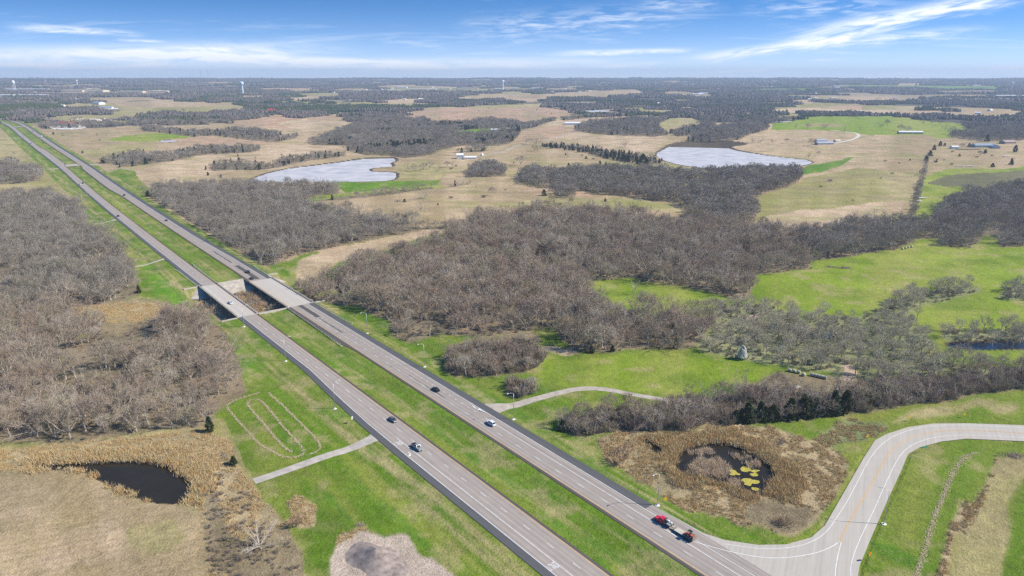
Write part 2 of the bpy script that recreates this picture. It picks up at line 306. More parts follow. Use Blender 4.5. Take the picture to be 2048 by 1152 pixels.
wood('w_right', [(1600, 450), (1650, 455), (1700, 433), (1750, 436), (1840, 433), (1873, 427), (1886, 400), (1913, 387), (1960, 377), (2000, 367), (2400, 350), (2400, 480), (2048, 494), (2000, 496), (1992, 470), (1962, 470), (1940, 496), (1890, 494), (1880, 478), (1833, 478), (1783, 498), (1700, 514), (1626, 519)], 10)
wood('w_lake', [(1030, 343), (1066, 331), (1100, 333), (1160, 333), (1200, 330), (1290, 331), (1366, 338), (1466, 333), (1566, 330), (1602, 334), (1612, 353), (1600, 367), (1566, 377), (1516, 391), (1516, 432), (1500, 443), (1440, 452), (1380, 438), (1360, 406), (1300, 402), (1250, 393), (1203, 389), (1175, 384), (1155, 382), (1150, 395), (1133, 398), (1112, 396), (1112, 376), (1076, 377), (1040, 362)], 9)
wood('w_lake', [(920, 350), (940, 334), (960, 324), (985, 319), (1008, 330), (1015, 346), (1000, 353), (935, 355)], 9)
wood('w_swamp', [(1420, 606), (1440, 590), (1500, 590), (1545, 594), (1585, 600), (1622, 624), (1645, 611), (1743, 611), (1750, 600), (1800, 577), (1866, 563), (1933, 553), (1964, 556), (1962, 580), (1900, 602), (1833, 620), (1824, 632), (1870, 648), (1860, 680), (1900, 700), (1925, 705), (2000, 712), (2400, 690), (2400, 745), (2048, 772), (2010, 778), (1960, 790), (1900, 790), (1840, 790), (1780, 785), (1740, 770), (1700, 755), (1650, 742), (1566, 733), (1480, 718), (1400, 702), (1380, 670), (1430, 640)], 8, 'grey')
wood('w_swamp', [(1872, 645), (1900, 640), (1960, 642), (2400, 622), (2400, 690), (2048, 694), (1930, 697), (1890, 680)], 7, 'grey')
wood('w_swamp', [(1995, 585), (2010, 562), (2048, 552), (2400, 540), (2400, 590), (2048, 601), (2000, 600)], 7, 'grey')
wood('w_hedge_near', [(1118, 852), (1128, 814), (1183, 799), (1250, 792), (1320, 790), (1366, 781), (1430, 776), (1500, 762), (1560, 757), (1640, 770), (1700, 765), (1760, 742), (1850, 738), (1950, 730), (2400, 700), (2400, 760), (2048, 776), (1960, 791), (1916, 798), (1866, 808), (1766, 819), (1666, 831), (1566, 843), (1473, 849), (1416, 851), (1366, 861), (1300, 863), (1216, 863), (1150, 871)], 7)
wood('w_clump', [(888, 735), (894, 698), (915, 678), (955, 668), (1000, 672), (1040, 664), (1080, 676), (1096, 705), (1080, 732), (1040, 745), (970, 752), (910, 748)], 7, 'brown')
wood('w_clump', [(1004, 788), (1010, 755), (1040, 742), (1068, 752), (1072, 780), (1040, 794)], 5)
wood('w_north', [(600, 286), (650, 266), (690, 250), (735, 241), (700, 232), (760, 225), (810, 235), (850, 234), (872, 244), (930, 240), (975, 235), (1000, 236), (1052, 243), (1046, 258), (1030, 275), (1015, 287), (990, 292), (930, 291), (888, 300), (870, 310), (820, 316), (790, 312), (740, 310), (700, 302), (692, 292), (640, 290)], 9)
fld('lush', [(905, 265), (950, 258), (1000, 259), (985, 266), (930, 271)])
fld('olive', [(80, 247), (84, 236), (110, 233), (145, 230), (245, 232), (250, 249)])
wood('w_row', [(193, 327), (205, 313), (260, 300), (330, 303), (380, 292), (440, 287), (522, 289), (525, 300), (500, 306), (400, 311), (330, 324), (245, 335)], 8)
wood('w_row', [(263, 256), (300, 249), (380, 258), (440, 258), (497, 252), (490, 262), (430, 272), (390, 274), (330, 268), (290, 263)], 8)
wood('w_row', [(408, 331), (430, 322), (480, 318), (530, 324), (580, 310), (640, 302), (695, 300), (690, 312), (620, 322), (560, 336), (500, 341), (430, 342)], 7)
wood('w_row', [(398, 268), (440, 265), (500, 270), (560, 268), (605, 266), (600, 276), (560, 285), (480, 278)], 6)
wood('w_row', [(300, 238), (330, 230), (400, 228), (470, 225), (520, 228), (540, 232), (500, 238), (430, 246), (380, 250), (310, 248)], 7)
wood('w_row', [(700, 247), (720, 240), (760, 240), (780, 250), (740, 258), (700, 252)], 8)
for bl in ([(700, 222), (760, 214), (830, 212), (850, 220), (800, 228), (740, 232)], [(545, 224), (600, 222), (680, 214), (700, 222), (640, 232), (600, 236)], [(860, 204), (960, 200), (1080, 202), (1075, 208), (960, 210), (880, 212)], [(1090, 208), (1180, 200), (1260, 204), (1240, 216), (1150, 222), (1110, 216)],
           [(1110, 236), (1200, 225), (1320, 222), (1330, 230), (1220, 232), (1130, 241)], [(1330, 262), (1380, 250), (1420, 240), (1440, 250), (1400, 266), (1350, 274)], [(410, 262), (500, 255), (560, 262), (600, 268), (540, 274), (450, 272)], [(1036, 246), (1110, 234), (1120, 240), (1060, 256), (1040, 262)], [(850, 292), (900, 288), (930, 292), (900, 298), (850, 304)],
           [(900, 299), (960, 292), (1000, 296), (960, 304), (905, 306)], [(1100, 340), (1140, 330), (1180, 332), (1170, 342), (1120, 348)]): wood('w_row', bl, 8)
wood('w_east', [(1146, 262), (1150, 250), (1180, 240), (1230, 235), (1300, 232), (1330, 236), (1320, 255), (1345, 268), (1310, 274), (1220, 270)], 8)
wood('w_east', [(1355, 285), (1400, 262), (1440, 250), (1500, 240), (1535, 246), (1538, 258), (1500, 268), (1480, 280), (1420, 284)], 9)
wood('w_cedar', [(1075, 288), (1110, 283), (1180, 290), (1220, 297), (1260, 300), (1300, 310), (1330, 316), (1320, 330), (1280, 330), (1220, 320), (1180, 306), (1130, 298), (1080, 294)], 7)
wood('w_rowr', [(1848, 300), (1862, 300), (1850, 352), (1838, 400), (1830, 430), (1808, 430), (1822, 380), (1836, 340)], 5)
wood('w_mix', [(1900, 262), (2000, 248), (2110, 245), (2110, 280), (1960, 283), (1905, 275)], 8)
# --- waters (cut into the land)
WAT = {}
WAT['lake_l'] = [(498, 363), (506, 357), (540, 345), (580, 336), (640, 329), (690, 322), (730, 316), (770, 315), (790, 315), (792, 322), (780, 325), (786, 333), (768, 333.5), (742, 336), (736, 339), (742, 343), (790, 344), (793, 352), (786, 360), (740, 362.5), (600, 363.5)]
WAT['lake_r'] = [(1310, 309), (1330, 296), (1345, 286), (1400, 280), (1460, 281), (1500, 288), (1452, 293), (1480, 302), (1560, 315), (1632, 322), (1595, 334), (1480, 337), (1420, 338), (1360, 330), (1330, 321)]
WAT['pond'] = [(55, 931), (90, 928), (150, 926), (230, 922), (300, 922), (342, 932), (375, 955), (384, 975), (380, 1000), (350, 1006), (318, 1004), (290, 998), (255, 985), (215, 966), (180, 946), (160, 937), (100, 938), (60, 938)]
WAT['marsh'] = [(1362, 900), (1390, 890), (1440, 884), (1475, 892), (1520, 913), (1552, 940), (1548, 960), (1532, 990), (1500, 986), (1450, 966), (1400, 957), (1362, 946), (1352, 924)]
WAT['marsh2'] = [(1286, 876), (1300, 884), (1318, 890), (1330, 900), (1322, 912), (1306, 900), (1292, 886)]
WAT['slough'] = [(1890, 690), (1920, 684), (2000, 684), (2110, 680), (2110, 694), (1990, 698), (1920, 697)]
WAT['slough2'] = [(1592, 668), (1640, 660), (1670, 664), (1668, 674), (1620, 678)]
WAT['far1'] = [(318, 282), (335, 279.5), (358, 281), (345, 284), (325, 284)]
WAT['far2'] = [(1160, 224), (1180, 218), (1210, 220), (1225, 223), (1190, 225)]
WAT['far3'] = [(1540, 243.5), (1560, 242), (1590, 241.5), (1570, 244.5), (1545, 245)]
WATP = {k: poly(v) for k, v in WAT.items()}

def chaikin(pg, n=2):
    for _ in range(n):
        q = np.roll(pg, -1, 0); pg = np.stack([pg * .75 + q * .25, pg * .25 + q * .75], 1).reshape(-1, 2)
    return pg
def grow(pg, d):
    """push a polygon's corners outwards by d metres"""
    a = np.roll(pg, 1, 0); b = np.roll(pg, -1, 0); t = b - a; t /= np.maximum(np.linalg.norm(t, axis=1, keepdims=True), 1e-6)
    n = np.stack([t[:, 1], -t[:, 0]], 1)
    ar = 0.5 * np.sum(pg[:, 0] * b[:, 1] - b[:, 0] * pg[:, 1])
    return pg + n * d * (1 if ar > 0 else -1)

def classify(x, y, z=0.0, jit=True):
    """land-cover class of ground points, and the index of the wood they lie in (-1: none)"""
    r = np.hypot(x, y)
    a = np.clip(r * 0.010, 0.8, 30) if jit else 0.0
    w = np.clip(r * 0.03, 4, 150)
    jx = (fbm(x / w, y / w, 4, 31) - .5) * 2 * a; jy = (fbm(x / w + 40, y / w, 4, 57) - .5) * 2 * a
    X, Y = x + jx, y + jy
    b_ = np.clip(2.6 * (1 - sstep(420, 900, r)), .25, 9) * (np.clip(r / 200, .6, 3) if jit else 0); w2 = np.clip(r * .045, 6, 90)
    XS = X + (fbm(x / w2 + 3, y / w2, 5, 131) - .5) * 4 * b_; YS = Y + (fbm(x / w2, y / w2 + 8, 5, 157) - .5) * 4 * b_
    c = np.full(x.shape, CI['tan'], np.int32); wd = np.full(x.shape, -1, np.int32)
    far = r > 2050; c[far] = CI['farwood']; wd[far] = 999
    near = r < 480; c[near] = CI['green']
    # a patchwork of small fields in the far woods
    n = fbm(x / 330, y / 420, 3, 5); p = far & (n > .582); c[p] = CI['tan']; wd[p] = -1
    n2 = fbm(x / 260 + 9, y / 330, 3, 77); p = far & (n2 > .655); c[p] = CI['olive']; wd[p] = -1
    for i, (cl, pg, wk, px) in enumerate(LAY):
        m = inpoly(X, Y, pg) if (wk or not jit) else inpoly(XS, YS, pg)
        if wk:
            if not m.any(): continue
            # the outline was traced with the crowns: keep the feet whose crowns stay inside it
            xs, ys = x[m], y[m]; qx, qy = PX(xs, ys, zbase(np.hypot(xs, ys)) + wk[1] * .8)
            ok = inpoly(qx, qy, px); mm = m.copy(); mm[m] = ok; m = mm
            c[m] = CI[cl]; wd[m] = i
        else:
            c[m] = CI[cl]; wd[m] = -1
    # nothing grows on the highway corridor but grass
    s, o = hw_inv(x, y)
    hwm = (s < 2600) & (o > -22 - 6 * sstep(300, 900, s)) & (o < 41)
    c[hwm] = CI['green']; wd[hwm] = -1
    gul = (np.abs(s - 128) < 37) & (o > -16) & (o < 42); c[gul] = CI['dry']
    return c, wd

LOW = []       # (polygon, depth) of pads cut for side roads
def land_z(x, y):
    r = np.hypot(x, y); z = zbase(r)
    k = sstep(1500, 4000, r)
    z = z + k * (fbm(x / 900, y / 900, 4, 3) - .5) * (10 + 16 * sstep(5000, 9000, r)) * (1 - .0 * r)
    s, o = hw_inv(x, y)
    # highway bed
    bed = sstep(-34, -17, o) * (1 - sstep(40, 60, o)) * (s < 3300)
    z = z - np.clip(.09 + r * .00022, .1, .5) * bed
    med = sstep(1.5, 9, o) * (1 - sstep(11, 18.5, o)); z = z - .55 * med * (s < 3300)
    dit = np.exp(-((o + 25) / 6) ** 2) + np.exp(-((o - 46) / 5) ** 2); z = z - .6 * dit * (1 - sstep(500, 900, s))
    # creek gully under the bridge
    v = np.clip((39.3 - np.abs(s - 128)) / 13.5, 0, 1); lat = (1 - sstep(20, 75, -o)) * (1 - sstep(44, 100, o))
    z = z - 4.9 * v * lat
    return z

# ------------------------------------------------------------------ materials
MATS = {}
def mat(name, col, rough=0.8, metal=0.0, var=0.12, scale=3.0, spec=0.3, bump=0.0, rnd=0.0, emis=None):
    """procedural paint/stone/metal: base colour with noise mottling, optional per-object spread"""
    if name in MATS: return MATS[name]
    m = bpy.data.materials.new(name); m.use_nodes = True; t = NT(m.node_tree); b = m.node_tree.nodes['Principled BSDF']
    tcn = t.n('ShaderNodeTexCoord'); nz = t.noise(tcn.outputs['Object'], scale, 5, .6)
    k = t.rng(nz, .25, .75, 1 - var, 1 + var)
    if rnd:
        oi = t.n('ShaderNodeObjectInfo'); k = t.m('MULTIPLY', k, t.rng(oi.outputs['Random'], 0, 1, 1 - rnd, 1 + rnd))
    g = t.n('ShaderNodeCombineColor'); 
    for i in range(3): t.put(g.inputs[i], t.m('MULTIPLY', k, col[i]))
    t.put(b.inputs['Base Color'], g.outputs[0]); b.inputs['Roughness'].default_value = rough; b.inputs['Metallic'].default_value = metal
    b.inputs['Specular IOR Level'].default_value = spec
    if bump:
        bp = t.n('ShaderNodeBump'); bp.inputs['Strength'].default_value = bump; bp.inputs['Distance'].default_value = .05; t.put(bp.inputs['Height'], nz); t.put(b.inputs['Normal'], bp.outputs[0])
    MATS[name] = m; return m
def ramp_mat(name, cols, rough=.9, spec=.15, tr=0.0):
    """bark and leaf: colour picked per tree"""
    m = bpy.data.materials.new(name); m.use_nodes = True; t = NT(m.node_tree); b = m.node_tree.nodes['Principled BSDF']
    oi = t.n('ShaderNodeObjectInfo'); r = t.n('ShaderNodeValToRGB'); t.put(r.inputs[0], oi.outputs['Random'])
    e = r.color_ramp.elements
    for i, c in enumerate(cols):
        p = i / max(1, len(cols) - 1)
        if i < 2: e[i].position = p if i else 0; e[i].color = (*c, 1)
        else: q = e.new(p); q.color = (*c, 1)
    if len(cols) > 1:
        for i, c in enumerate(cols): e[i].position = i / (len(cols) - 1); e[i].color = (*c, 1)
    tcn = t.n('ShaderNodeTexCoord'); k = t.rng(t.noise(tcn.outputs['Object'], .9, 3, .6), .3, .7, .78, 1.2)
    mx = t.n('ShaderNodeVectorMath', operation='SCALE'); t.put(mx.inputs[0], r.outputs[0]); t.put(mx.inputs[3], k)
    t.put(b.inputs['Base Color'], mx.outputs[0]); b.inputs['Roughness'].default_value = rough; b.inputs['Specular IOR Level'].default_value = spec
    MATS[name] = m; return m
M_TWIG = ramp_mat('twig_bark', [(.34, .275, .205), (.47, .395, .305), (.26, .21, .16), (.39, .32, .23), (.31, .24, .19), (.50, .435, .345), (.31, .27, .17), (.40, .295, .22), (.29, .23, .175)])
M_TWIGG = ramp_mat('grey_twig', [(.285, .25, .205), (.39, .35, .29), (.21, .185, .155), (.325, .28, .22), (.255, .22, .18), (.42, .38, .315), (.25, .23, .165), (.325, .265, .22)])
M_TRUNK = ramp_mat('trunk_bark', [(.40, .345, .285), (.56, .51, .44), (.34, .29, .24), (.50, .44, .37)])
M_TWIGW = ramp_mat('swamp_twig', [(.42, .39, .27), (.50, .455, .32), (.36, .33, .23), (.48, .43, .31), (.40, .355, .265)])
M_RUST = ramp_mat('willow_twig', [(.50, .345, .20), (.46, .31, .195), (.52, .40, .24), (.40, .285, .185)])
M_CEDAR = ramp_mat('cedar_leaf', [(.062, .092, .038), (.085, .10, .038), (.050, .076, .036), (.115, .11, .048)])
M_BUD = ramp_mat('budding_twig', [(.42, .42, .17), (.38, .36, .16), (.46, .43, .21)])
M_GRASS = ramp_mat('dry_grass', [(.64, .46, .23), (.55, .41, .21), (.53, .35, .16), (.64, .52, .31), (.44, .37, .18)])
M_REEDP = ramp_mat('pale_reed', [(.68, .54, .38), (.60, .46, .32), (.72, .60, .43)])
M_FARW = ramp_mat('far_canopy', [(.150, .125, .108), (.18, .152, .13), (.125, .106, .092), (.115, .11, .08), (.145, .128, .10)])

def petal_mat():
    m = bpy.data.materials.new('petals'); m.use_nodes = True; t = m.node_tree; b = t.nodes['Principled BSDF']; b.inputs['Base Color'].default_value = (.88, .88, .85, 1); b.inputs['Roughness'].default_value = .7
    tr = t.nodes.new('ShaderNodeBsdfTranslucent'); tr.inputs[0].default_value = (.85, .86, .82, 1); mx = t.nodes.new('ShaderNodeMixShader'); mx.inputs[0].default_value = .45
    t.links.new(b.outputs[0], mx.inputs[1]); t.links.new(tr.outputs[0], mx.inputs[2]); t.links.new(mx.outputs[0], t.nodes['Material Output'].inputs[0]); return m
M_PETAL = petal_mat()
def ground_material():
    m = bpy.data.materials.new('land'); m.use_nodes = True; t = NT(m.node_tree); b = m.node_tree.nodes['Principled BSDF']
    at = t.n('ShaderNodeAttribute', attribute_name='land'); tu = t.n('ShaderNodeAttribute', attribute_name='tuft')
    g = t.n('ShaderNodeNewGeometry'); pos = g.outputs['Position']
    n1 = t.rng(t.noise(pos, .045, 5, .62), .28, .72, -1, 1); n2 = t.rng(t.noise(pos, .30, 5, .68, .4), .28, .72, -1, 1); n3 = t.rng(t.noise(pos, 1.35, 4, .75), .28, .72, -1, 1)
    amp = t.rng(tu.outputs['Fac'], 0, 1, .25, 1.0)
    k = t.m('ADD', t.m('MULTIPLY', n1, .20), t.m('ADD', t.m('MULTIPLY', n2, .30), t.m('MULTIPLY', n3, .42)))
    f = t.m('MAXIMUM', t.m('ADD', 1.0, t.m('MULTIPLY', k, amp)), .28)
    sc = t.n('ShaderNodeVectorMath', operation='SCALE'); t.put(sc.inputs[0], at.outputs['Color']); t.put(sc.inputs[3], f)
    # straw and moss showing through
    fl = t.rng(t.noise(pos, .55, 6, .78, .8), .53, .72, 0, .6)
    c = t.mix(t.m('MULTIPLY', fl, amp), sc.outputs[0], (.36, .295, .155, 1))
    gr = t.rng(t.noise(pos, .085, 5, .7, 1.0), .56, .70, 0, .5); ms = t.n('ShaderNodeAttribute', attribute_name='moss')
    c = t.mix(t.m('MULTIPLY', gr, ms.outputs['Fac']), c, (.135, .185, .022, 1))
    t.put(b.inputs['Base Color'], c); b.inputs['Roughness'].default_value = .95; b.inputs['Specular IOR Level'].default_value = .08
    bp = t.n('ShaderNodeBump'); bp.inputs['Strength'].default_value = .55; bp.inputs['Distance'].default_value = .35
    t.put(bp.inputs['Height'], t.m('ADD', n2, t.m('MULTIPLY', n3, .7))); t.put(b.inputs['Normal'], bp.outputs[0])
    return m

def road_material(name, base, worn, dark, uvname='road', lane=None):
    m = bpy.data.materials.new(name); m.use_nodes = True; t = NT(m.node_tree); b = m.node_tree.nodes['Principled BSDF']
    uv = t.n('ShaderNodeUVMap', uv_map=uvname); g = t.n('ShaderNodeNewGeometry'); pos = g.outputs['Position']
    long1 = t.noise(t.vmul(uv.outputs[0], (.012, 1.9, 1)), 1, 5, .6); long2 = t.noise(t.vmul(uv.outputs[0], (.07, 4.5, 1)), 1, 4, .7)
    blot = t.noise(pos, .22, 5, .65); fine = t.noise(pos, 3.0, 3, .7)
    # cracks and tar lines across and along
    crk = t.noise(t.vmul(uv.outputs[0], (.30, .9, 1)), 1, 6, .8, 1.2)
    k = t.m('ADD', t.m('MULTIPLY', t.m('SUBTRACT', long1, .5), 1.0), t.m('ADD', t.m('MULTIPLY', t.m('SUBTRACT', long2, .5), .75), t.m('ADD', t.m('MULTIPLY', t.m('SUBTRACT', blot, .5), .35), t.m('MULTIPLY', t.m('SUBTRACT', fine, .5), .3))))
    if lane is not None:     # tyre-darkened wheel paths in each lane
        su = t.n('ShaderNodeSeparateXYZ'); t.put(su.inputs[0], uv.outputs[0]); w_ = t.m('COSINE', t.m('MULTIPLY', t.m('SUBTRACT', su.outputs[1], lane), 4 * math.pi / 3.72))
        k = t.m('ADD', k, t.m('MULTIPLY', w_, t.m('MULTIPLY', long1, .13)))
    c = t.mix(t.rng(k, -.35, .35), dark + (1,), worn + (1,))
    c = t.mix(.35, c, base + (1,))
    c = t.mix(t.rng(crk, .60, .74, 0, .45), c, (.10, .095, .09, 1))
    t.put(b.inputs['Base Color'], c); b.inputs['Roughness'].default_value = .85; b.inputs['Specular IOR Level'].default_value = .25
    return m
M_ROAD = road_material('worn_pavement', (.36, .31, .265), (.47, .405, .345), (.14, .122, .108), lane=0.0)
M_ROADR = road_material('worn_pavement_away', (.35, .30, .258), (.45, .39, .335), (.12, .106, .095), lane=21.0)
M_SHLD = road_material('asphalt_shoulder', (.092, .092, .095), (.135, .133, .13), (.06, .061, .064))
M_SHLI = road_material('inner_shoulder', (.085, .075, .07), (.14, .125, .11), (.05, .045, .042))
M_RAMP = road_material('ramp_concrete', (.44, .40, .34), (.52, .475, .405), (.32, .29, .25))
M_DECK = road_material('bridge_concrete', (.47, .42, .355), (.55, .50, .43), (.36, .325, .28))
M_TRACK = mat('gravel_track', (.40, .35, .29), .95, var=.3, scale=.4)
M_WHITE = mat('white_road_paint', (.72, .72, .70), .7, var=.25, scale=.8)
M_YELL = mat('yellow_road_paint', (.70, .38, .09), .7, var=.2, scale=.8)
M_CONC = mat('pale_concrete', (.46, .41, .34), .9, var=.3, scale=.6)
M_ABUT = mat('stained_concrete', (.40, .355, .29), .9, var=.4, scale=.35)
M_GALV = mat('galvanised_steel', (.55, .56, .57), .45, .7, var=.15)
M_POST = mat('weathered_post', (.70, .68, .64), .8, var=.2)

# ------------------------------------------------------------------ object helpers
def link(name, verts, faces, mats, parent=None, loc=None, smooth=False, midx=None):
    me = bpy.data.meshes.new(name)
    if isinstance(faces, np.ndarray) and faces.size:
        nv, nf, k = len(verts), len(faces), faces.shape[1]
        me.vertices.add(nv); me.vertices.foreach_set('co', np.asarray(verts, np.float32).ravel())
        me.loops.add(nf * k); me.loops.foreach_set('vertex_index', faces.astype(np.int32).ravel())
        me.polygons.add(nf); me.polygons.foreach_set('loop_start', np.arange(0, nf * k, k, dtype=np.int32))
        me.polygons.foreach_set('loop_total', np.full(nf, k, np.int32)); me.update(calc_edges=True)
    else:
        me.from_pydata([tuple(v) for v in verts], [], [tuple(f) for f in faces]); me.update()
    for m in (mats if isinstance(mats, (list, tuple)) else [mats]): me.materials.append(m)
    if midx is not None: me.polygons.foreach_set('material_index', np.asarray(midx, np.int32))
    me.polygons.foreach_set('use_smooth', np.full(len(me.polygons), bool(smooth)))
    o = bpy.data.objects.new(name, me); COL.objects.link(o)
    if parent is not None: o.parent = parent
    if loc is not None: o.location = loc
    return o
def put(name, mesh, parent=None, loc=(0, 0, 0), rz=0.0, sc=None):
    o = bpy.data.objects.new(name, mesh); COL.objects.link(o); o.location = loc; o.rotation_euler = (0, 0, rz)
    if sc is not None: o.scale = sc if hasattr(sc, '__len__') else (sc, sc, sc)
    if parent is not None: o.parent = parent
    return o
def tag(o, label=None, cat=None, group=None, kind=None):
    if label: o['label'] = label
    if cat: o['category'] = cat
    if group: o['group'] = group
    if kind: o['kind'] = kind
    return o
def empty(name, loc, rz=0.0, label=None, cat=None, group=None):
    o = bpy.data.objects.new(name, None); COL.objects.link(o); o.location = loc; o.rotation_euler = (0, 0, rz)
    return tag(o, label, cat, group)
class MB:
    """collects shapes into one mesh"""
    def __init__(s): s.v = []; s.f = []; s.mi = []; s.cur = 0
    def add(s, v, f):
        o = len(s.v); s.v += [tuple(map(float, q)) for q in v]; s.f += [tuple(i + o for i in q) for q in f]; s.mi += [s.cur] * len(f); return s
    def box(s, x0, x1, y0, y1, z0, z1, tx=0.0, ty=0.0):
        v = [(x0, y0, z0), (x1, y0, z0), (x1, y1, z0), (x0, y1, z0), (x0 + tx, y0 + ty, z1), (x1 - tx, y0 + ty, z1), (x1 - tx, y1 - ty, z1), (x0 + tx, y1 - ty, z1)]
        return s.add(v, [(0, 3, 2, 1), (4, 5, 6, 7), (0, 1, 5, 4), (1, 2, 6, 5), (2, 3, 7, 6), (3, 0, 4, 7)])
    def tube(s, pts, rad, n=6, cap=True):
        pts = [Vector(p) for p in pts]; rings = []
        for i, p in enumerate(pts):
            d = (pts[min(i + 1, len(pts) - 1)] - pts[max(i - 1, 0)]).normalized()
            a = d.cross(Vector((0, 0, 1)) if abs(d.z) < .9 else Vector((1, 0, 0))).normalized(); b = d.cross(a)
            r = rad[i] if hasattr(rad, '__len__') else rad
            rings.append([p + (a * math.cos(2 * math.pi * k / n) + b * math.sin(2 * math.pi * k / n)) * r for k in range(n)])
        v = [q for r_ in rings for q in r_]; f = []
        for i in range(len(pts) - 1):
            for k in range(n): f.append((i * n + k, i * n + (k + 1) % n, (i + 1) * n + (k + 1) % n, (i + 1) * n + k))
        if cap: f += [tuple(range(n - 1, -1, -1)), tuple(range((len(pts) - 1) * n, len(pts) * n))]
        return s.add(v, f)
    def lathe(s, prof, n=16, c=(0, 0, 0), axis='z'):
        v = []; f = []
        for r_, z in prof:
            for k in range(n):
                a = 2 * math.pi * k / n; x, y = r_ * math.cos(a), r_ * math.sin(a)
                v.append((c[0] + x, c[1] + y, c[2] + z) if axis == 'z' else ((c[0] + x, c[1] + z, c[2] + y) if axis == 'y' else (c[0] + z, c[1] + x, c[2] + y)))
        for i in range(len(prof) - 1):
            for k in range(n): f.append((i * n + k, i * n + (k + 1) % n, (i + 1) * n + (k + 1) % n, (i + 1) * n + k))
        f += [tuple(range(n - 1, -1, -1)), tuple(range((len(prof) - 1) * n, len(prof) * n))]
        return s.add(v, f)
    def loft(s, rings, cap=True):
        n = len(rings[0]); v = [q for r_ in rings for q in r_]; f = []
        for i in range(len(rings) - 1):
            for k in range(n): f.append((i * n + k, i * n + (k + 1) % n, (i + 1) * n + (k + 1) % n, (i + 1) * n + k))
        if cap: f += [tuple(range(n - 1, -1, -1)), tuple(range((len(rings) - 1) * n, len(rings) * n))]
        return s.add(v, f)
    def build(s, name, mats, parent=None, loc=None, smooth=False):
        return link(name, s.v, s.f, mats, parent, loc, smooth, s.mi if isinstance(mats, (list, tuple)) and len(mats) > 1 else None)
    def mesh(s, name, mats, smooth=False):
        o = s.build(name, mats, smooth=smooth); me = o.data; bpy.data.objects.remove(o); return me

def gz(x, y): return float(land_z(np.array([x], float), np.array([y], float))[0])

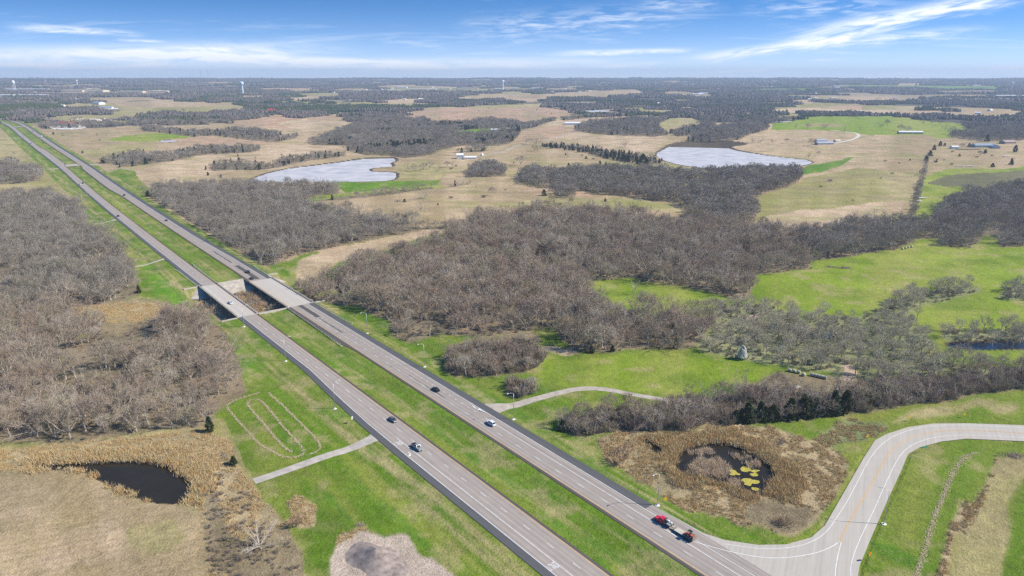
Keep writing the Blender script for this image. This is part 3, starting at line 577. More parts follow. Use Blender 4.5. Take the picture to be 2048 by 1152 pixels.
# ------------------------------------------------------------------ the ground: one sheet to the horizon, finer close by
def build_ground():
    rows = np.concatenate([np.linspace(2400, 1260, 18), np.arange(1258, 420, -1.9), np.arange(420, 200, -1.25), np.arange(200, 157.2, -.62)])
    rr = np.hypot(*P(np.full(rows.shape, 1024.0), rows).T)
    rr = np.concatenate([[2, 20, 40], rr[rr > 45], [10800, 12500, 16000]]); rr = np.unique(rr)
    th = np.concatenate([np.radians(np.arange(-180, -47, 7)), np.radians(np.linspace(-46, 46, 960)), np.radians(np.arange(50, 179, 7))])
    nr, nt = len(rr), len(th)
    A, B = np.meshgrid(rr, th, indexing='ij'); x = (A * np.sin(B)).ravel(); y = (A * np.cos(B)).ravel()
    c, wd = classify(x, y)
    z = land_z(x, y)
    r = np.hypot(x, y)
    for pg, dep in LOW:
        z[inpoly(x, y, pg)] -= dep
    a0 = np.array([CL[k][0] for k in CN])[c]; a1 = np.array([CL[k][1] for k in CN])[c]; tf = np.array([CL[k][2] for k in CN])[c]
    w = np.clip(r * .035, 6, 200)
    n = np.clip((fbm(x / w, y / w, 5, 91) - .5) * 2.6 + .5, 0, 1)
    s, o = hw_inv(x, y)
    # mowing and drainage lines run along the road in the corridor
    ns = fbm(s / 26, o / 1.7, 4, 12); nb = fbm(s / 60, o / 9, 3, 45)
    cor = (s < 2400) & (o > -46) & (o < 75) & ((c == CI['green']) | (c == CI['lush']))
    n = np.where(cor, np.clip((ns - .5) * 1.6 + (nb - .5) * 1.8 + .42, 0, 1), n)
    col = a0 * (1 - n[:, None]) + a1 * n[:, None]
    g3 = np.concatenate([col, tf[:, None]], 1).reshape(nr, nt, 4); o3 = g3.copy()
    for _ in range(3):
        q = g3.copy(); q[1:-1] = (g3[:-2] + 2 * g3[1:-1] + g3[2:]) / 4; g3 = q.copy(); q[:, 1:-1] = (g3[:, :-2] + 2 * g3[:, 1:-1] + g3[:, 2:]) / 4; g3 = q
    wn = (1 - sstep(350, 700, r)).reshape(nr, nt, 1); g3 = o3 * (1 - wn) + g3 * wn; col = g3[..., :3].reshape(-1, 3); tf = g3[..., 3].reshape(-1)
    tanl = np.array((.42, .335, .18)); lush = np.array((.088, .185, .016))
    k = np.zeros(x.shape)
    for oc, wdt, amp in ((9.5, 2.2, .45), (14.5, 1.5, .35), (6.0, 1.2, .28), (-19.5, 4.0, .62), (37.8, 1.6, .55), (41, 2.2, .25)):
        k = np.maximum(k, amp * np.exp(-((o - oc - 1.2 * (nb - .5)) / wdt) ** 2) * np.clip((ns - .32) * 3.2, 0, 1.2))
    k = np.where(cor, np.clip(k, 0, .9), 0)[:, None]; col = col * (1 - k) + tanl * k
    k = np.where(cor, np.clip((fbm(s / 18, o / 4, 3, 150) - .54) * 3.4, 0, .75), 0)[:, None]; col = col * (1 - k) + lush * k
    # ploughing lines in the stubble field lower left
    inf = inpoly(x, y, poly([(-400, 950), (60, 944), (160, 946), (260, 995), (340, 1018), (400, 1032), (418, 1080), (400, 1400), (-400, 1400)]))
    u_ = x * .93 + y * .36; v_ = -x * .36 + y * .93
    st = (.5 + .5 * np.sin(v_ * 2.2 + 2.5 * fbm(u_ / 9, v_ / 9, 3, 8))) * fbm(u_ / 20, v_ / 6, 3, 4)
    k = np.where(inf, np.clip(st * .75, 0, .6), 0)[:, None]; col = col * (1 - k) + np.array((.31, .24, .115)) * k
    gm = np.isin(c, [CI['green'], CI['lush'], CI['pasture']]) & (r < 1500)
    k = np.where(gm, np.clip((fbm(x / 9, y / 9, 5, 221) - .57) * 3.4, 0, .5), 0)[:, None]; col = col * (1 - k) + np.array((.37, .30, .15)) * k
    k = np.where(gm & ~cor, np.clip((fbm(x / 26, y / 26, 4, 231) - .52) * 3.0, 0, .6), 0)[:, None]; col = col * (1 - k) + np.array((.095, .165, .013)) * k
    tm = np.isin(c, [CI['tan'], CI['straw'], CI['rust'], CI['olive']]) & (r < 2600)
    k = np.where(tm, np.clip((fbm(x / 34, y / 22, 5, 241) - .52) * 3.2, 0, .6), 0)[:, None]; col = col * (1 - k) + np.array((.27, .215, .12)) * k
    k = np.where(tm, np.clip((fbm(x / 48 + 5, y / 30, 4, 251) - .59) * 3.4, 0, .42) * sstep(280, 420, r), 0)[:, None]; col = col * (1 - k) + np.array((.24, .255, .07)) * k
    # far: broad tone differences between woods and fields
    k = (sstep(2200, 5000, r) * np.clip((fbm(x / 1500, y / 500, 4, 66) - .42) * 2.2, 0, .55))[:, None]; col = col * (1 - k) + np.array((.20, .175, .12)) * k
    k = 1 + (.30 * (fbm(x / 55, y / 11, 4, 201) - .5) + .22 * (fbm(x / 14, y / 14, 4, 203) - .5)) * sstep(250, 600, r); col = col * k[:, None]
    # muddy shores
    for key, pg in WATP.items():
        g_ = inpoly(x, y, grow(chaikin(pg, 1), .9 if key in ('pond', 'marsh', 'marsh2') else (5 if key.startswith('lake') else 2)))
        col[g_] = np.array((.085, .065, .045)) * (.8 + .5 * n[g_][:, None]); 
        jq = 1.3 if key in ('pond', 'marsh', 'marsh2') else 0.0; ins = inpoly(x + jq * 2 * (fbm(x / 2.2, y / 2.2, 3, 71) - .5), y + jq * 2 * (fbm(x / 2.2 + 9, y / 2.2, 3, 73) - .5), chaikin(pg, 1)); z[ins] -= 1.6 if key in ('pond', 'marsh', 'marsh2') else 1.2
    faces = []
    i = np.arange(nr - 1)[:, None]; j = np.arange(nt)[None, :]; j2 = (j + 1) % nt
    f = np.stack([i * nt + j, i * nt + j2, (i + 1) * nt + j2, (i + 1) * nt + j], -1).reshape(-1, 4)
    o_ = link('ground', np.stack([x, y, z], 1), f[:, ::-1], ground_material(), smooth=True)
    me = o_.data
    at = me.attributes.new('land', 'FLOAT_COLOR', 'POINT'); at.data.foreach_set('color', np.concatenate([col, np.ones((len(col), 1))], 1).astype(np.float32).ravel())
    MO = dict(green=.7, lush=.7, pasture=.6, olive=.55, tan=.25, straw=.08, rust=.05, brown=.2, litter=.1, dry=.3, reed=.15, grey=.5, gravel=0, mud=0, farwood=.1, dark=.4)
    at = me.attributes.new('moss', 'FLOAT', 'POINT'); at.data.foreach_set('value', np.array([MO[k] for k in CN])[c].astype(np.float32))
    at = me.attributes.new('tuft', 'FLOAT', 'POINT'); at.data.foreach_set('value', tf.astype(np.float32))
    return tag(o_, 'patchwork of green and dry tan fields reaching to the horizon', 'ground', kind='structure')

def sheet(name, pg, z, m, kind=None, label=None, cat=None, parent=None, grid=None):
    """flat polygon (ngon, triangulated by bmesh)"""
    import bmesh
    bm = bmesh.new(); vs = [bm.verts.new((p[0], p[1], (z(p[0], p[1]) if callable(z) else z))) for p in pg]
    f = bm.faces.new(vs); f.normal_update()
    if f.normal.z < 0: f.normal_flip()
    bmesh.ops.triangulate(bm, faces=bm.faces[:]); me = bpy.data.meshes.new(name); bm.to_mesh(me); bm.free(); me.materials.append(m)
    o = bpy.data.objects.new(name, me); COL.objects.link(o)
    if parent is not None: o.parent = parent
    return tag(o, label, cat, kind=kind)

def water_material(name, col, rough, bump, scale, spec=.5):
    m = bpy.data.materials.new(name); m.use_nodes = True; t = NT(m.node_tree); b = m.node_tree.nodes['Principled BSDF']
    g = t.n('ShaderNodeNewGeometry'); pos = g.outputs['Position']
    n1 = t.noise(t.vmul(pos, (1, 1.6, 1)), scale, 5, .65, .5); n2 = t.noise(pos, scale * .08, 4, .6)
    c = t.n('ShaderNodeCombineColor'); k = t.rng(n2, .3, .7, .85, 1.15)
    for i in range(3): t.put(c.inputs[i], t.m('MULTIPLY', k, col[i]))
    t.put(b.inputs['Base Color'], c.outputs[0]); t.put(b.inputs['Roughness'], t.rng(n2, .35, .65, rough, rough * 1.6)); b.inputs['IOR'].default_value = 1.33
    b.inputs['Specular IOR Level'].default_value = spec
    bp = t.n('ShaderNodeBump'); bp.inputs['Strength'].default_value = bump; bp.inputs['Distance'].default_value = .2; t.put(bp.inputs['Height'], n1); t.put(b.inputs['Normal'], bp.outputs[0])
    return m
M_LAKE = water_material('lake_water', (.50, .485, .485), .4, .35, .6, .35)
M_DARKW = water_material('dark_water', (.024, .020, .013), .08, .10, 1.5, .22)
M_BLUEW = water_material('slough_water', (.02, .03, .05), .08, .1, 1.0)

def waters():
    lab = dict(lake_l=('lake', 'pale grey lake with a grassy dam, nearest the highway', M_LAKE), lake_r=('lake', 'pale grey lake beyond the central woods on the right', M_LAKE), pond=('pond', 'dark still pond ringed by dry reeds, lower left', M_DARKW),
               marsh=('pond', 'black marsh pool with yellow algae inside the ramp curve', M_DARKW), marsh2=('pond', 'small black channel left of the marsh pool', M_DARKW), slough=('water', 'blue slough showing between bare trees at the right edge', M_BLUEW), slough2=('water', 'small blue slough behind the white flowering tree', M_BLUEW),
               far1=('pond', 'tiny pale farm pond in the far tan field', M_LAKE), far2=('pond', 'thin pale pond beyond the central farm fields', M_LAKE), far3=('pond', 'narrow bright pond on the far green pasture', M_LAKE))
    for k, pg in WATP.items():
        q = grow(chaikin(pg, 2), 1.4 if k in ('pond', 'marsh', 'marsh2') else 3.0); cx, cy = q.mean(0); r = math.hypot(cx, cy)
        z = gz(cx, cy) - (.75 if k in ('pond', 'marsh', 'marsh2') else .45)
        if k.startswith('far'): z = float(zbase(r)) - .1
        n, l, m = lab[k]; sheet(n, q, z, m, 'structure', l, n)

# ------------------------------------------------------------------ highway
WLS = lambda s: np.interp(s, [-600, -100, -70, -44, -6, 90, 230, 4000], [-11.15, -11.15, -10.8, -9.7, -7.4, -7.3, -7.3, -7.3])
LIN = lambda s: np.interp(s, [-600, 955, 985, 1230, 1290, 4000], [0, 0, 3.4, 3.4, 0, 0])          # left-turn pocket in the median
RIN = lambda s: np.interp(s, [-600, 590, 660, 905, 930, 4000], [0, 0, -3.4, -3.4, 0, 0])
RWS = lambda s: np.interp(s, [-600, 30, 230, 330, 4000], [31.4, 31.3, 31.2, 29.0, 28.6])
RSHO = lambda s: np.interp(s, [-600, 100, 330, 4000], [35.0, 35.0, 33.6, 32.2])
LSHO = lambda s: WLS(s) - np.interp(s, [-600, 0, 300, 4000], [2.8, 2.8, 2.5, 2.3])
def rz_(xy, up=0.0): return zbase(np.hypot(xy[..., 0], xy[..., 1])) + up
def ribbon(name, s, o0, o1, m, up=0.0, parent=None, skirt=0.0, uv=True, fn=None):
    s = np.asarray(s, float); o0 = np.broadcast_to(np.asarray(o0, float), s.shape); o1 = np.broadcast_to(np.asarray(o1, float), s.shape)
    cols = [(o0, up - skirt)] * bool(skirt) + [(o0, up), (o1, up)] + [(o1, up - skirt)] * bool(skirt)
    V = []; UV = []
    for o_, u_ in cols:
        q = hw(s, o_) if fn is None else fn(s, o_); V.append(np.concatenate([q, rz_(q, u_)[:, None]], 1)); UV.append(np.stack([s, o_], 1))
    V = np.stack(V, 1); UV = np.stack(UV, 1); n, k = V.shape[:2]
    i = np.arange(n - 1)[:, None]; j = np.arange(k - 1)[None, :]
    f = np.stack([i * k + j, i * k + j + 1, (i + 1) * k + j + 1, (i + 1) * k + j], -1).reshape(-1, 4)
    o = link(name, V.reshape(-1, 3), f, m, parent)
    if uv:
        ul = o.data.uv_layers.new(name='road'); idx = np.zeros(len(o.data.loops), np.int32); o.data.loops.foreach_get('vertex_index', idx)
        ul.data.foreach_set('uv', UV.reshape(-1, 2)[idx].astype(np.float32).ravel())
    return o
def srange(a, b, st=6.0):
    n = max(2, int((b - a) / st) + 1); return np.linspace(a, b, n)
def spans(a, b, cuts):
    """stretches of road outside the bridges"""
    out = []; p = a
    for c0, c1 in cuts: out.append((p, c0)); p = c1
    out.append((p, b)); return out
DKL, DKR = (90.3, 166.0), (90.0, 157.5)
def highway():
    dash_me = None
    for side, cut in (('left', DKL), ('right', DKR)):
        root = None
        for a, b in spans(-330, 3300, [cut]):
            s = np.unique(np.concatenate([srange(a, min(b, 700), 5), srange(min(b, 700), b, 18)])) if b > 700 else srange(a, b, 5)
            if side == 'left': pav = ribbon('highway', s, WLS(s), LIN(s) + .35, M_ROAD, parent=root)
            else: pav = ribbon('highway', s, 20.75 + RIN(s), RWS(s) + .1, M_ROADR, parent=root)
            if root is None:
                root = pav; tag(root, 'left carriageway of the highway, traffic coming nearer' if side == 'left' else 'right carriageway of the highway, traffic going away', 'road', kind='structure')
            else: pav.name = 'pavement'
            if side == 'left':
                ribbon('outer_shoulder', s, LSHO(s), WLS(s), M_SHLD, parent=root, skirt=.45)
                ribbon('inner_shoulder', s, LIN(s) + .35, LIN(s) + 1.35, M_SHLI, parent=root, skirt=.4)
                ribbon('edge_line', s, WLS(s) - .02, WLS(s) + .16, M_WHITE, .02, root)
                ribbon('median_line', s, 0.0, .17, M_YELL, .02, root)
            else:
                ins = np.interp(s, [-600, 3, 18, 86, 170, 190, 4000], [19.6, 19.6, 17.6, 17.9, 18.6, 19.6, 19.6]) + RIN(s)
                for m_, ss in ((M_ROADR, s[s < -171]), (M_SHLD, s[s >= -176])):
                    if len(ss) > 1: ribbon('outer_shoulder', ss, RWS(ss) + .1, RSHO(ss), m_, parent=root, skirt=.45)
                ribbon('inner_shoulder', s, ins, 20.75 + RIN(s), M_SHLI, parent=root, skirt=.4)
                ribbon('edge_line', s, RWS(s) - .16, RWS(s) + .02, M_WHITE, .02, root)
                ribbon('median_line', s, 21.0, 21.17, M_YELL, .02, root)
        if side == 'left':
            s = srange(-330, -87, 6); ribbon('lane_line', s, -7.68, -7.5, M_WHITE, .02, root)
        else:
            s = srange(-330, -94, 6); ribbon('lane_line', s, 28.02, 28.2, M_WHITE, .02, root)
            for k in range(38):      # dotted line of the closing lane
                s0 = -88 + k * 4.6
                if 88 < s0 < 160: continue
                ribbon('lane_dot', [s0, s0 + 1.0], 28.02, 28.22, M_WHITE, .02, root, uv=False)
        oc = -3.85 if side == 'left' else 24.5; ph = -137 if side == 'left' else -164.0
        k0 = 0
        for k in range(-16, 110):
            s0 = ph + k * 11.0 - 1.5
            if s0 > 700: break
            if cut[0] - 3 < s0 < cut[1]: continue
            ribbon('lane_dash', [s0, s0 + 3.05], oc - .08, oc + .08, M_WHITE, .02, root, uv=False)
        if side == 'right':          # tar patches by the bridge
            for (a, b, o0, o1) in ((62, 89, 24.9, 27.6), (161, 205, 24.6, 27.8), (-70, -40, 25.2, 25.5), (30, 60, 25.6, 26.2), (215, 260, 25.4, 26.4)):
                s = srange(a, b, 3); w = .5 * np.sin(s * .7) + .3 * np.sin(s * 1.9)
                ribbon('tar_patch', s, o0 + .25 * w, o1 - .2 * w, M_SHLI, .012, root)
        # crossovers and road words
        if side == 'left':
            for (s0, s1) in ((945, 975), (1845, 1870)):
                s = srange(s0, s1, 5); ribbon('crossover', s, LIN(s) + 1.35, 19.6 + RIN(s), M_TRACK, -.05, root)
            word_only(root, -91, -9.35); word_only(root, -177.0, -9.35)
            turn_arrow(root, -100, -9.4, 1); turn_arrow(root, -187.5, -5.6, 0)
        else:
            merge_arrow(root)
def flat(name, pts_so, m, root, up=.022, holes=None):
    q = hw(np.array([p[0] for p in pts_so]), np.array([p[1] for p in pts_so])); 
    return sheet(name, q, float(rz_(q.mean(0), up)), m, parent=root)
def word_only(root, s, oc):
    """the word ONLY painted on the lane, read by drivers coming nearer"""
    W_, Hh = .62, 2.6; x = -1.5
    def T(u, v): return (s + Hh / 2 - (v) * Hh, oc - u)
    for ch in 'ONLY':
        quads = []
        if ch == 'O': quads = [[(0, .12), (.12, .12), (.12, .88), (0, .88)], [(.48, .12), (.6, .12), (.6, .88), (.48, .88)], [(0, 0), (.6, 0), (.6, .12), (0, .12)], [(0, .88), (.6, .88), (.6, 1), (0, 1)]]
        if ch == 'N': quads = [[(0, 0), (.12, 0), (.12, 1), (0, 1)], [(.48, 0), (.6, 0), (.6, 1), (.48, 1)], [(.12, 1), (.12, .78), (.48, 0), (.48, .22)]]
        if ch == 'L': quads = [[(0, 0), (.12, 0), (.12, 1), (0, 1)], [(.12, 0), (.56, 0), (.56, .12), (.12, .12)]]
        if ch == 'Y': quads = [[(.24, 0), (.36, 0), (.36, .5), (.24, .5)], [(0, 1), (.13, 1), (.36, .5), (.24, .5)], [(.47, 1), (.6, 1), (.36, .5), (.26, .5)]]
        mb = MB()
        for q in quads:
            pts = hw(np.array([T(x + u, v)[0] for u, v in q]), np.array([T(x + u, v)[1] for u, v in q]))
            mb.add([(p[0], p[1], .024) for p in pts], [tuple(range(len(q)))])
        mb.build('painted_letter', M_WHITE, root); x += .78
def turn_arrow(root, s, oc, turn):
    if turn: pts = [(1.8, -.1), (1.8, .1), (.2, .1), (-.5, -.55), (-.2, -.9), (-1.4, -.95), (-1.2, .1), (-.8, -.25), (-.2, .0)]
    else: pts = [(1.8, -.1), (1.8, .1), (-.4, .1), (-.4, .45), (-1.6, 0), (-.4, -.45), (-.4, -.1)]
    if turn: pts = [(1.6, -.12), (1.6, .12), (-.1, .12), (-.75, -.35), (-1.05, .0), (-1.5, -1.05), (-.35, -1.0), (-.55, -.62), (.15, -.12)]
    flat('turn_arrow', [(s + a, oc + b * 1.1) for a, b in pts], M_WHITE, root)
def merge_arrow(root):
    flat('merge_arrow', [(-79, 30.9), (-85.5, 30.2), (-88, 29.6), (-86.2, 30.9), (-92, 31.0), (-86, 29.9), (-84.6, 29.95)], M_WHITE, root)

# ------------------------------------------------------------------ side roads
def track(name, px, width, m, label, cat='road', up=.04, kind='structure', z0=None):
    c = poly(px); 
    for _ in range(2):
        q = [c[0]]
        for a, b in zip(c[:-1], c[1:]): q += [a * .75 + b * .25, a * .25 + b * .75]
        q.append(c[-1]); c = np.array(q)
    d = np.gradient(c, axis=0); d /= np.linalg.norm(d, axis=1, keepdims=True); n = np.stack([d[:, 1], -d[:, 0]], 1)
    w = np.broadcast_to(np.asarray(width, float), (len(c),)) if not hasattr(width, '__len__') else np.interp(np.linspace(0, 1, len(c)), np.linspace(0, 1, len(width)), width)
    jl = 1 + .16 * (fbm(c[:, 0] / 3, c[:, 1] / 3, 2, 5) - .5); jr = 1 + .16 * (fbm(c[:, 0] / 3 + 7, c[:, 1] / 3, 2, 6) - .5)
    l, r = c - n * (w * jl / 2)[:, None], c + n * (w * jr / 2)[:, None]
    V = []
    for a, b in zip(l, r):
        mid = (a + b) / 2
        for p in (a, mid, b): V.append((p[0], p[1], max(gz(*p), gz(*mid) - .2) + up + (.05 if p is mid else 0)))
    f = []
    for i in range(len(c) - 1):
        for k in range(2): f.append((i * 3 + k, i * 3 + k + 1, i * 3 + k + 4, i * 3 + k + 3))
    return tag(link(name, V, f, m), label, cat, kind=kind)
Z3 = lambda pts: [(1366 + a / 3.0, 768 + b / 3.0) for a, b in pts]
RAMP_L = Z3([(-40, 806), (0, 838), (120, 893), (250, 935), (450, 965), (620, 962), (770, 920), (850, 850), (960, 660), (1080, 450), (1150, 340), (1220, 300), (1350, 258), (1500, 237), (1700, 235), (2046, 247), (2700, 285)])
RAMP_R = Z3([(2700, 400), (2046, 343), (1700, 328), (1550, 345), (1420, 380), (1350, 420), (1310, 520), (1230, 690), (1130, 920), (1060, 1090), (1050, 1152), (1060, 1320), (1120, 1500)])
RAMP_M = [(1620, 1204), (1540, 1152), (1500, 1128.5), (1445, 1098.6), (1395, 1068.9)]
def side_roads():
    # ramp pavement: fan of the traced outline
    lp, rp = poly(RAMP_L), poly(RAMP_R)
    s0, o0 = hw_inv(lp[:, 0], lp[:, 1])
    jo = hw(np.array([-330., -260., -230., -200., -185., -178.]), np.full(6, 35.02))
    pg = np.concatenate([jo[::-1][:1] * 0 + hw(np.array([-178.]), np.array([35.02])), lp[2:], rp, hw(np.array([-300., -260., -230., -205., -190.]), np.full(5, 35.02))])
    def dens(p):
        out = []
        for a, b in zip(p, np.roll(p, -1, 0)):
            k = max(1, int(np.linalg.norm(b - a) / 12)); out += [a + (b - a) * t / k for t in range(k)]
        return np.array(out)
    LOW.append((grow(pg, 1.0), .22))
    o = sheet('ramp_road', dens(pg), 0.0, M_RAMP, 'structure', 'pale concrete ramp curving right from the highway', 'road')
    ul = o.data.uv_layers.new(name='road')
    for l in o.data.loops:
        v = o.data.vertices[l.vertex_index].co; ul.data[l.index].uv = (v.x * .45 + v.y * .89, (v.x * .89 - v.y * .45) * .5)
    def line(name, zp, w, m, gap=0):
        c = poly(Z3(zp))
        for _ in range(2):
            q = [c[0]]
            for a, b in zip(c[:-1], c[1:]): q += [a * .75 + b * .25, a * .25 + b * .75]
            q.append(c[-1]); c = np.array(q)
        d = np.gradient(c, axis=0); d /= np.linalg.norm(d, axis=1, keepdims=True); n = np.stack([d[:, 1], -d[:, 0]], 1)
        V = []; f = []
        for i in range(len(c)):
            for k in (-w / 2 + gap, w / 2 + gap): p = c[i] + n[i] * k; V.append((p[0], p[1], .024))
        for i in range(len(c) - 1): f.append((2 * i, 2 * i + 1, 2 * i + 3, 2 * i + 2))
        link(name, V, f, m, o)
    line('edge_line', [(250, 960), (500, 995), (700, 975), (800, 935), (870, 880), (930, 790), (1000, 680), (1100, 480), (1160, 390), (1250, 315), (1400, 262), (1550, 245), (1750, 247), (2046, 262), (2700, 300)], .16, M_WHITE)
    line('edge_line', [(1060, 1400), (1003, 1152), (1010, 1060), (1060, 930), (1130, 790), (1210, 610), (1280, 460), (1330, 395), (1400, 350), (1520, 315), (1700, 303), (2046, 320), (2700, 372)], .16, M_WHITE)
    for g in (-.13, .13): line('centre_line', [(935, 955), (960, 900), (1010, 800), (1080, 690), (1160, 550), (1220, 430), (1280, 370), (1380, 315), (1500, 285), (1700, 275), (2046, 295), (2700, 335)], .11, M_YELL, g)
    line('gore_line', [(-130, 860), (-40, 912), (40, 938), (250, 1000), (450, 1040), (600, 1047), (780, 1020), (880, 985), (940, 945)], .2, M_WHITE)
    line('gore_line', [(950, 950), (925, 1040), (910, 1152), (915, 1300)], .2, M_WHITE)
    track('driveway', [(775, 863), (738, 880), (700, 894), (600, 931), (508, 963)], [13, 5.4, 4.2, 3.9, 3.7], M_RAMP2, 'concrete driveway leaving the left shoulder towards the field')
    track('farm_track', [(950, 824), (978, 818), (1005, 812.5), (1033, 806.7), (1083, 795), (1143, 779), (1183, 776), (1223, 780), (1283, 793), (1366, 804), (1449, 802), (1520, 790), (1600, 772)], [13, 11, 5.2, 4.2, 4.0, 3.8, 3.4, 3, 2.6, 2.4], M_TRACK, 'gravel farm track leaving the right shoulder into the meadow')
    track('access_track', [(336, 515), (322, 519.5), (295, 527), (266, 534)], [6, 3, 2.4, 2.2], M_RAMP2, 'short pale access track left of the highway, nearest the bridge')
    track('access_track', [(234, 438), (222, 441.5), (200, 445.5), (177, 449)], [7, 3, 2.6, 2.4], M_RAMP2, 'short pale access track left of the highway, farther from the bridge')
    track('access_track', [(117, 336), (108, 337.5), (93, 339.5)], [8, 4, 3.4], M_RAMP2, 'pale stub of track left of the highway by the crossover')
    track('access_track', [(45, 274.5), (20, 276), (-30, 278)], 6, M_RAMP2, 'pale side road joining the far left of the highway')
    track('access_track', [(178, 328), (195, 329), (206, 329.5)], [9, 5, 4], M_RAMP2, 'pale stub of track right of the highway beside the hedgerow')
    track('access_track', [(190, 343), (215, 338), (245, 337), (262, 340)], [4, 3, 3, 3], M_TRACK, 'curved dirt track along the far tan field')
    track('dirt_track', [(1494, 640), (1505, 634), (1520, 630), (1534, 627)], [8, 6, 5, 4], M_DIRT, 'bare dirt track between the woods and the green field')
    track('dirt_track', [(1690, 730), (1702, 738), (1700, 750), (1690, 762)], [5, 5, 6, 5], M_DIRT, 'bent dirt track among bare trees behind the hay bales')
    track('farm_lane', [(930, 314), (960, 312), (990, 307), (1012, 302), (1022, 296), (1034, 290.5), (1060, 287)], [8, 7, 5, 5, 5, 5, 5], M_TRACK, 'pale lane curving up to the white farmhouse')
    track('farm_lane', [(1085, 281), (1120, 272), (1160, 262)], 4, M_TRACK, 'pale lane crossing the orange field')
    track('farm_lane', [(1662, 287), (1690, 283), (1708, 278), (1720, 271), (1712, 266), (1700, 264), (1680, 262), (1660, 260)], [6, 6, 6, 7, 7, 6, 6, 6], M_CONCP, 'white concrete lane looping to the low farmhouse')
    track('farm_lane', [(900, 260), (960, 253), (1050, 251), (1100, 250), (1180, 251)], 5, M_TRACK, 'straight pale road behind the small green field')
    track('farm_lane', [(100, 252), (180, 254), (250, 252), (300, 250)], 7, M_RAMP2, 'pale frontage road behind the far tan field')
M_RAMP2 = mat('old_concrete', (.41, .37, .32), .9, var=.25, scale=.35)
M_DIRT = mat('bare_dirt', (.40, .30, .21), .95, var=.25, scale=.4)
M_CONCP = mat('white_concrete', (.60, .55, .47), .9, var=.15, scale=.3)

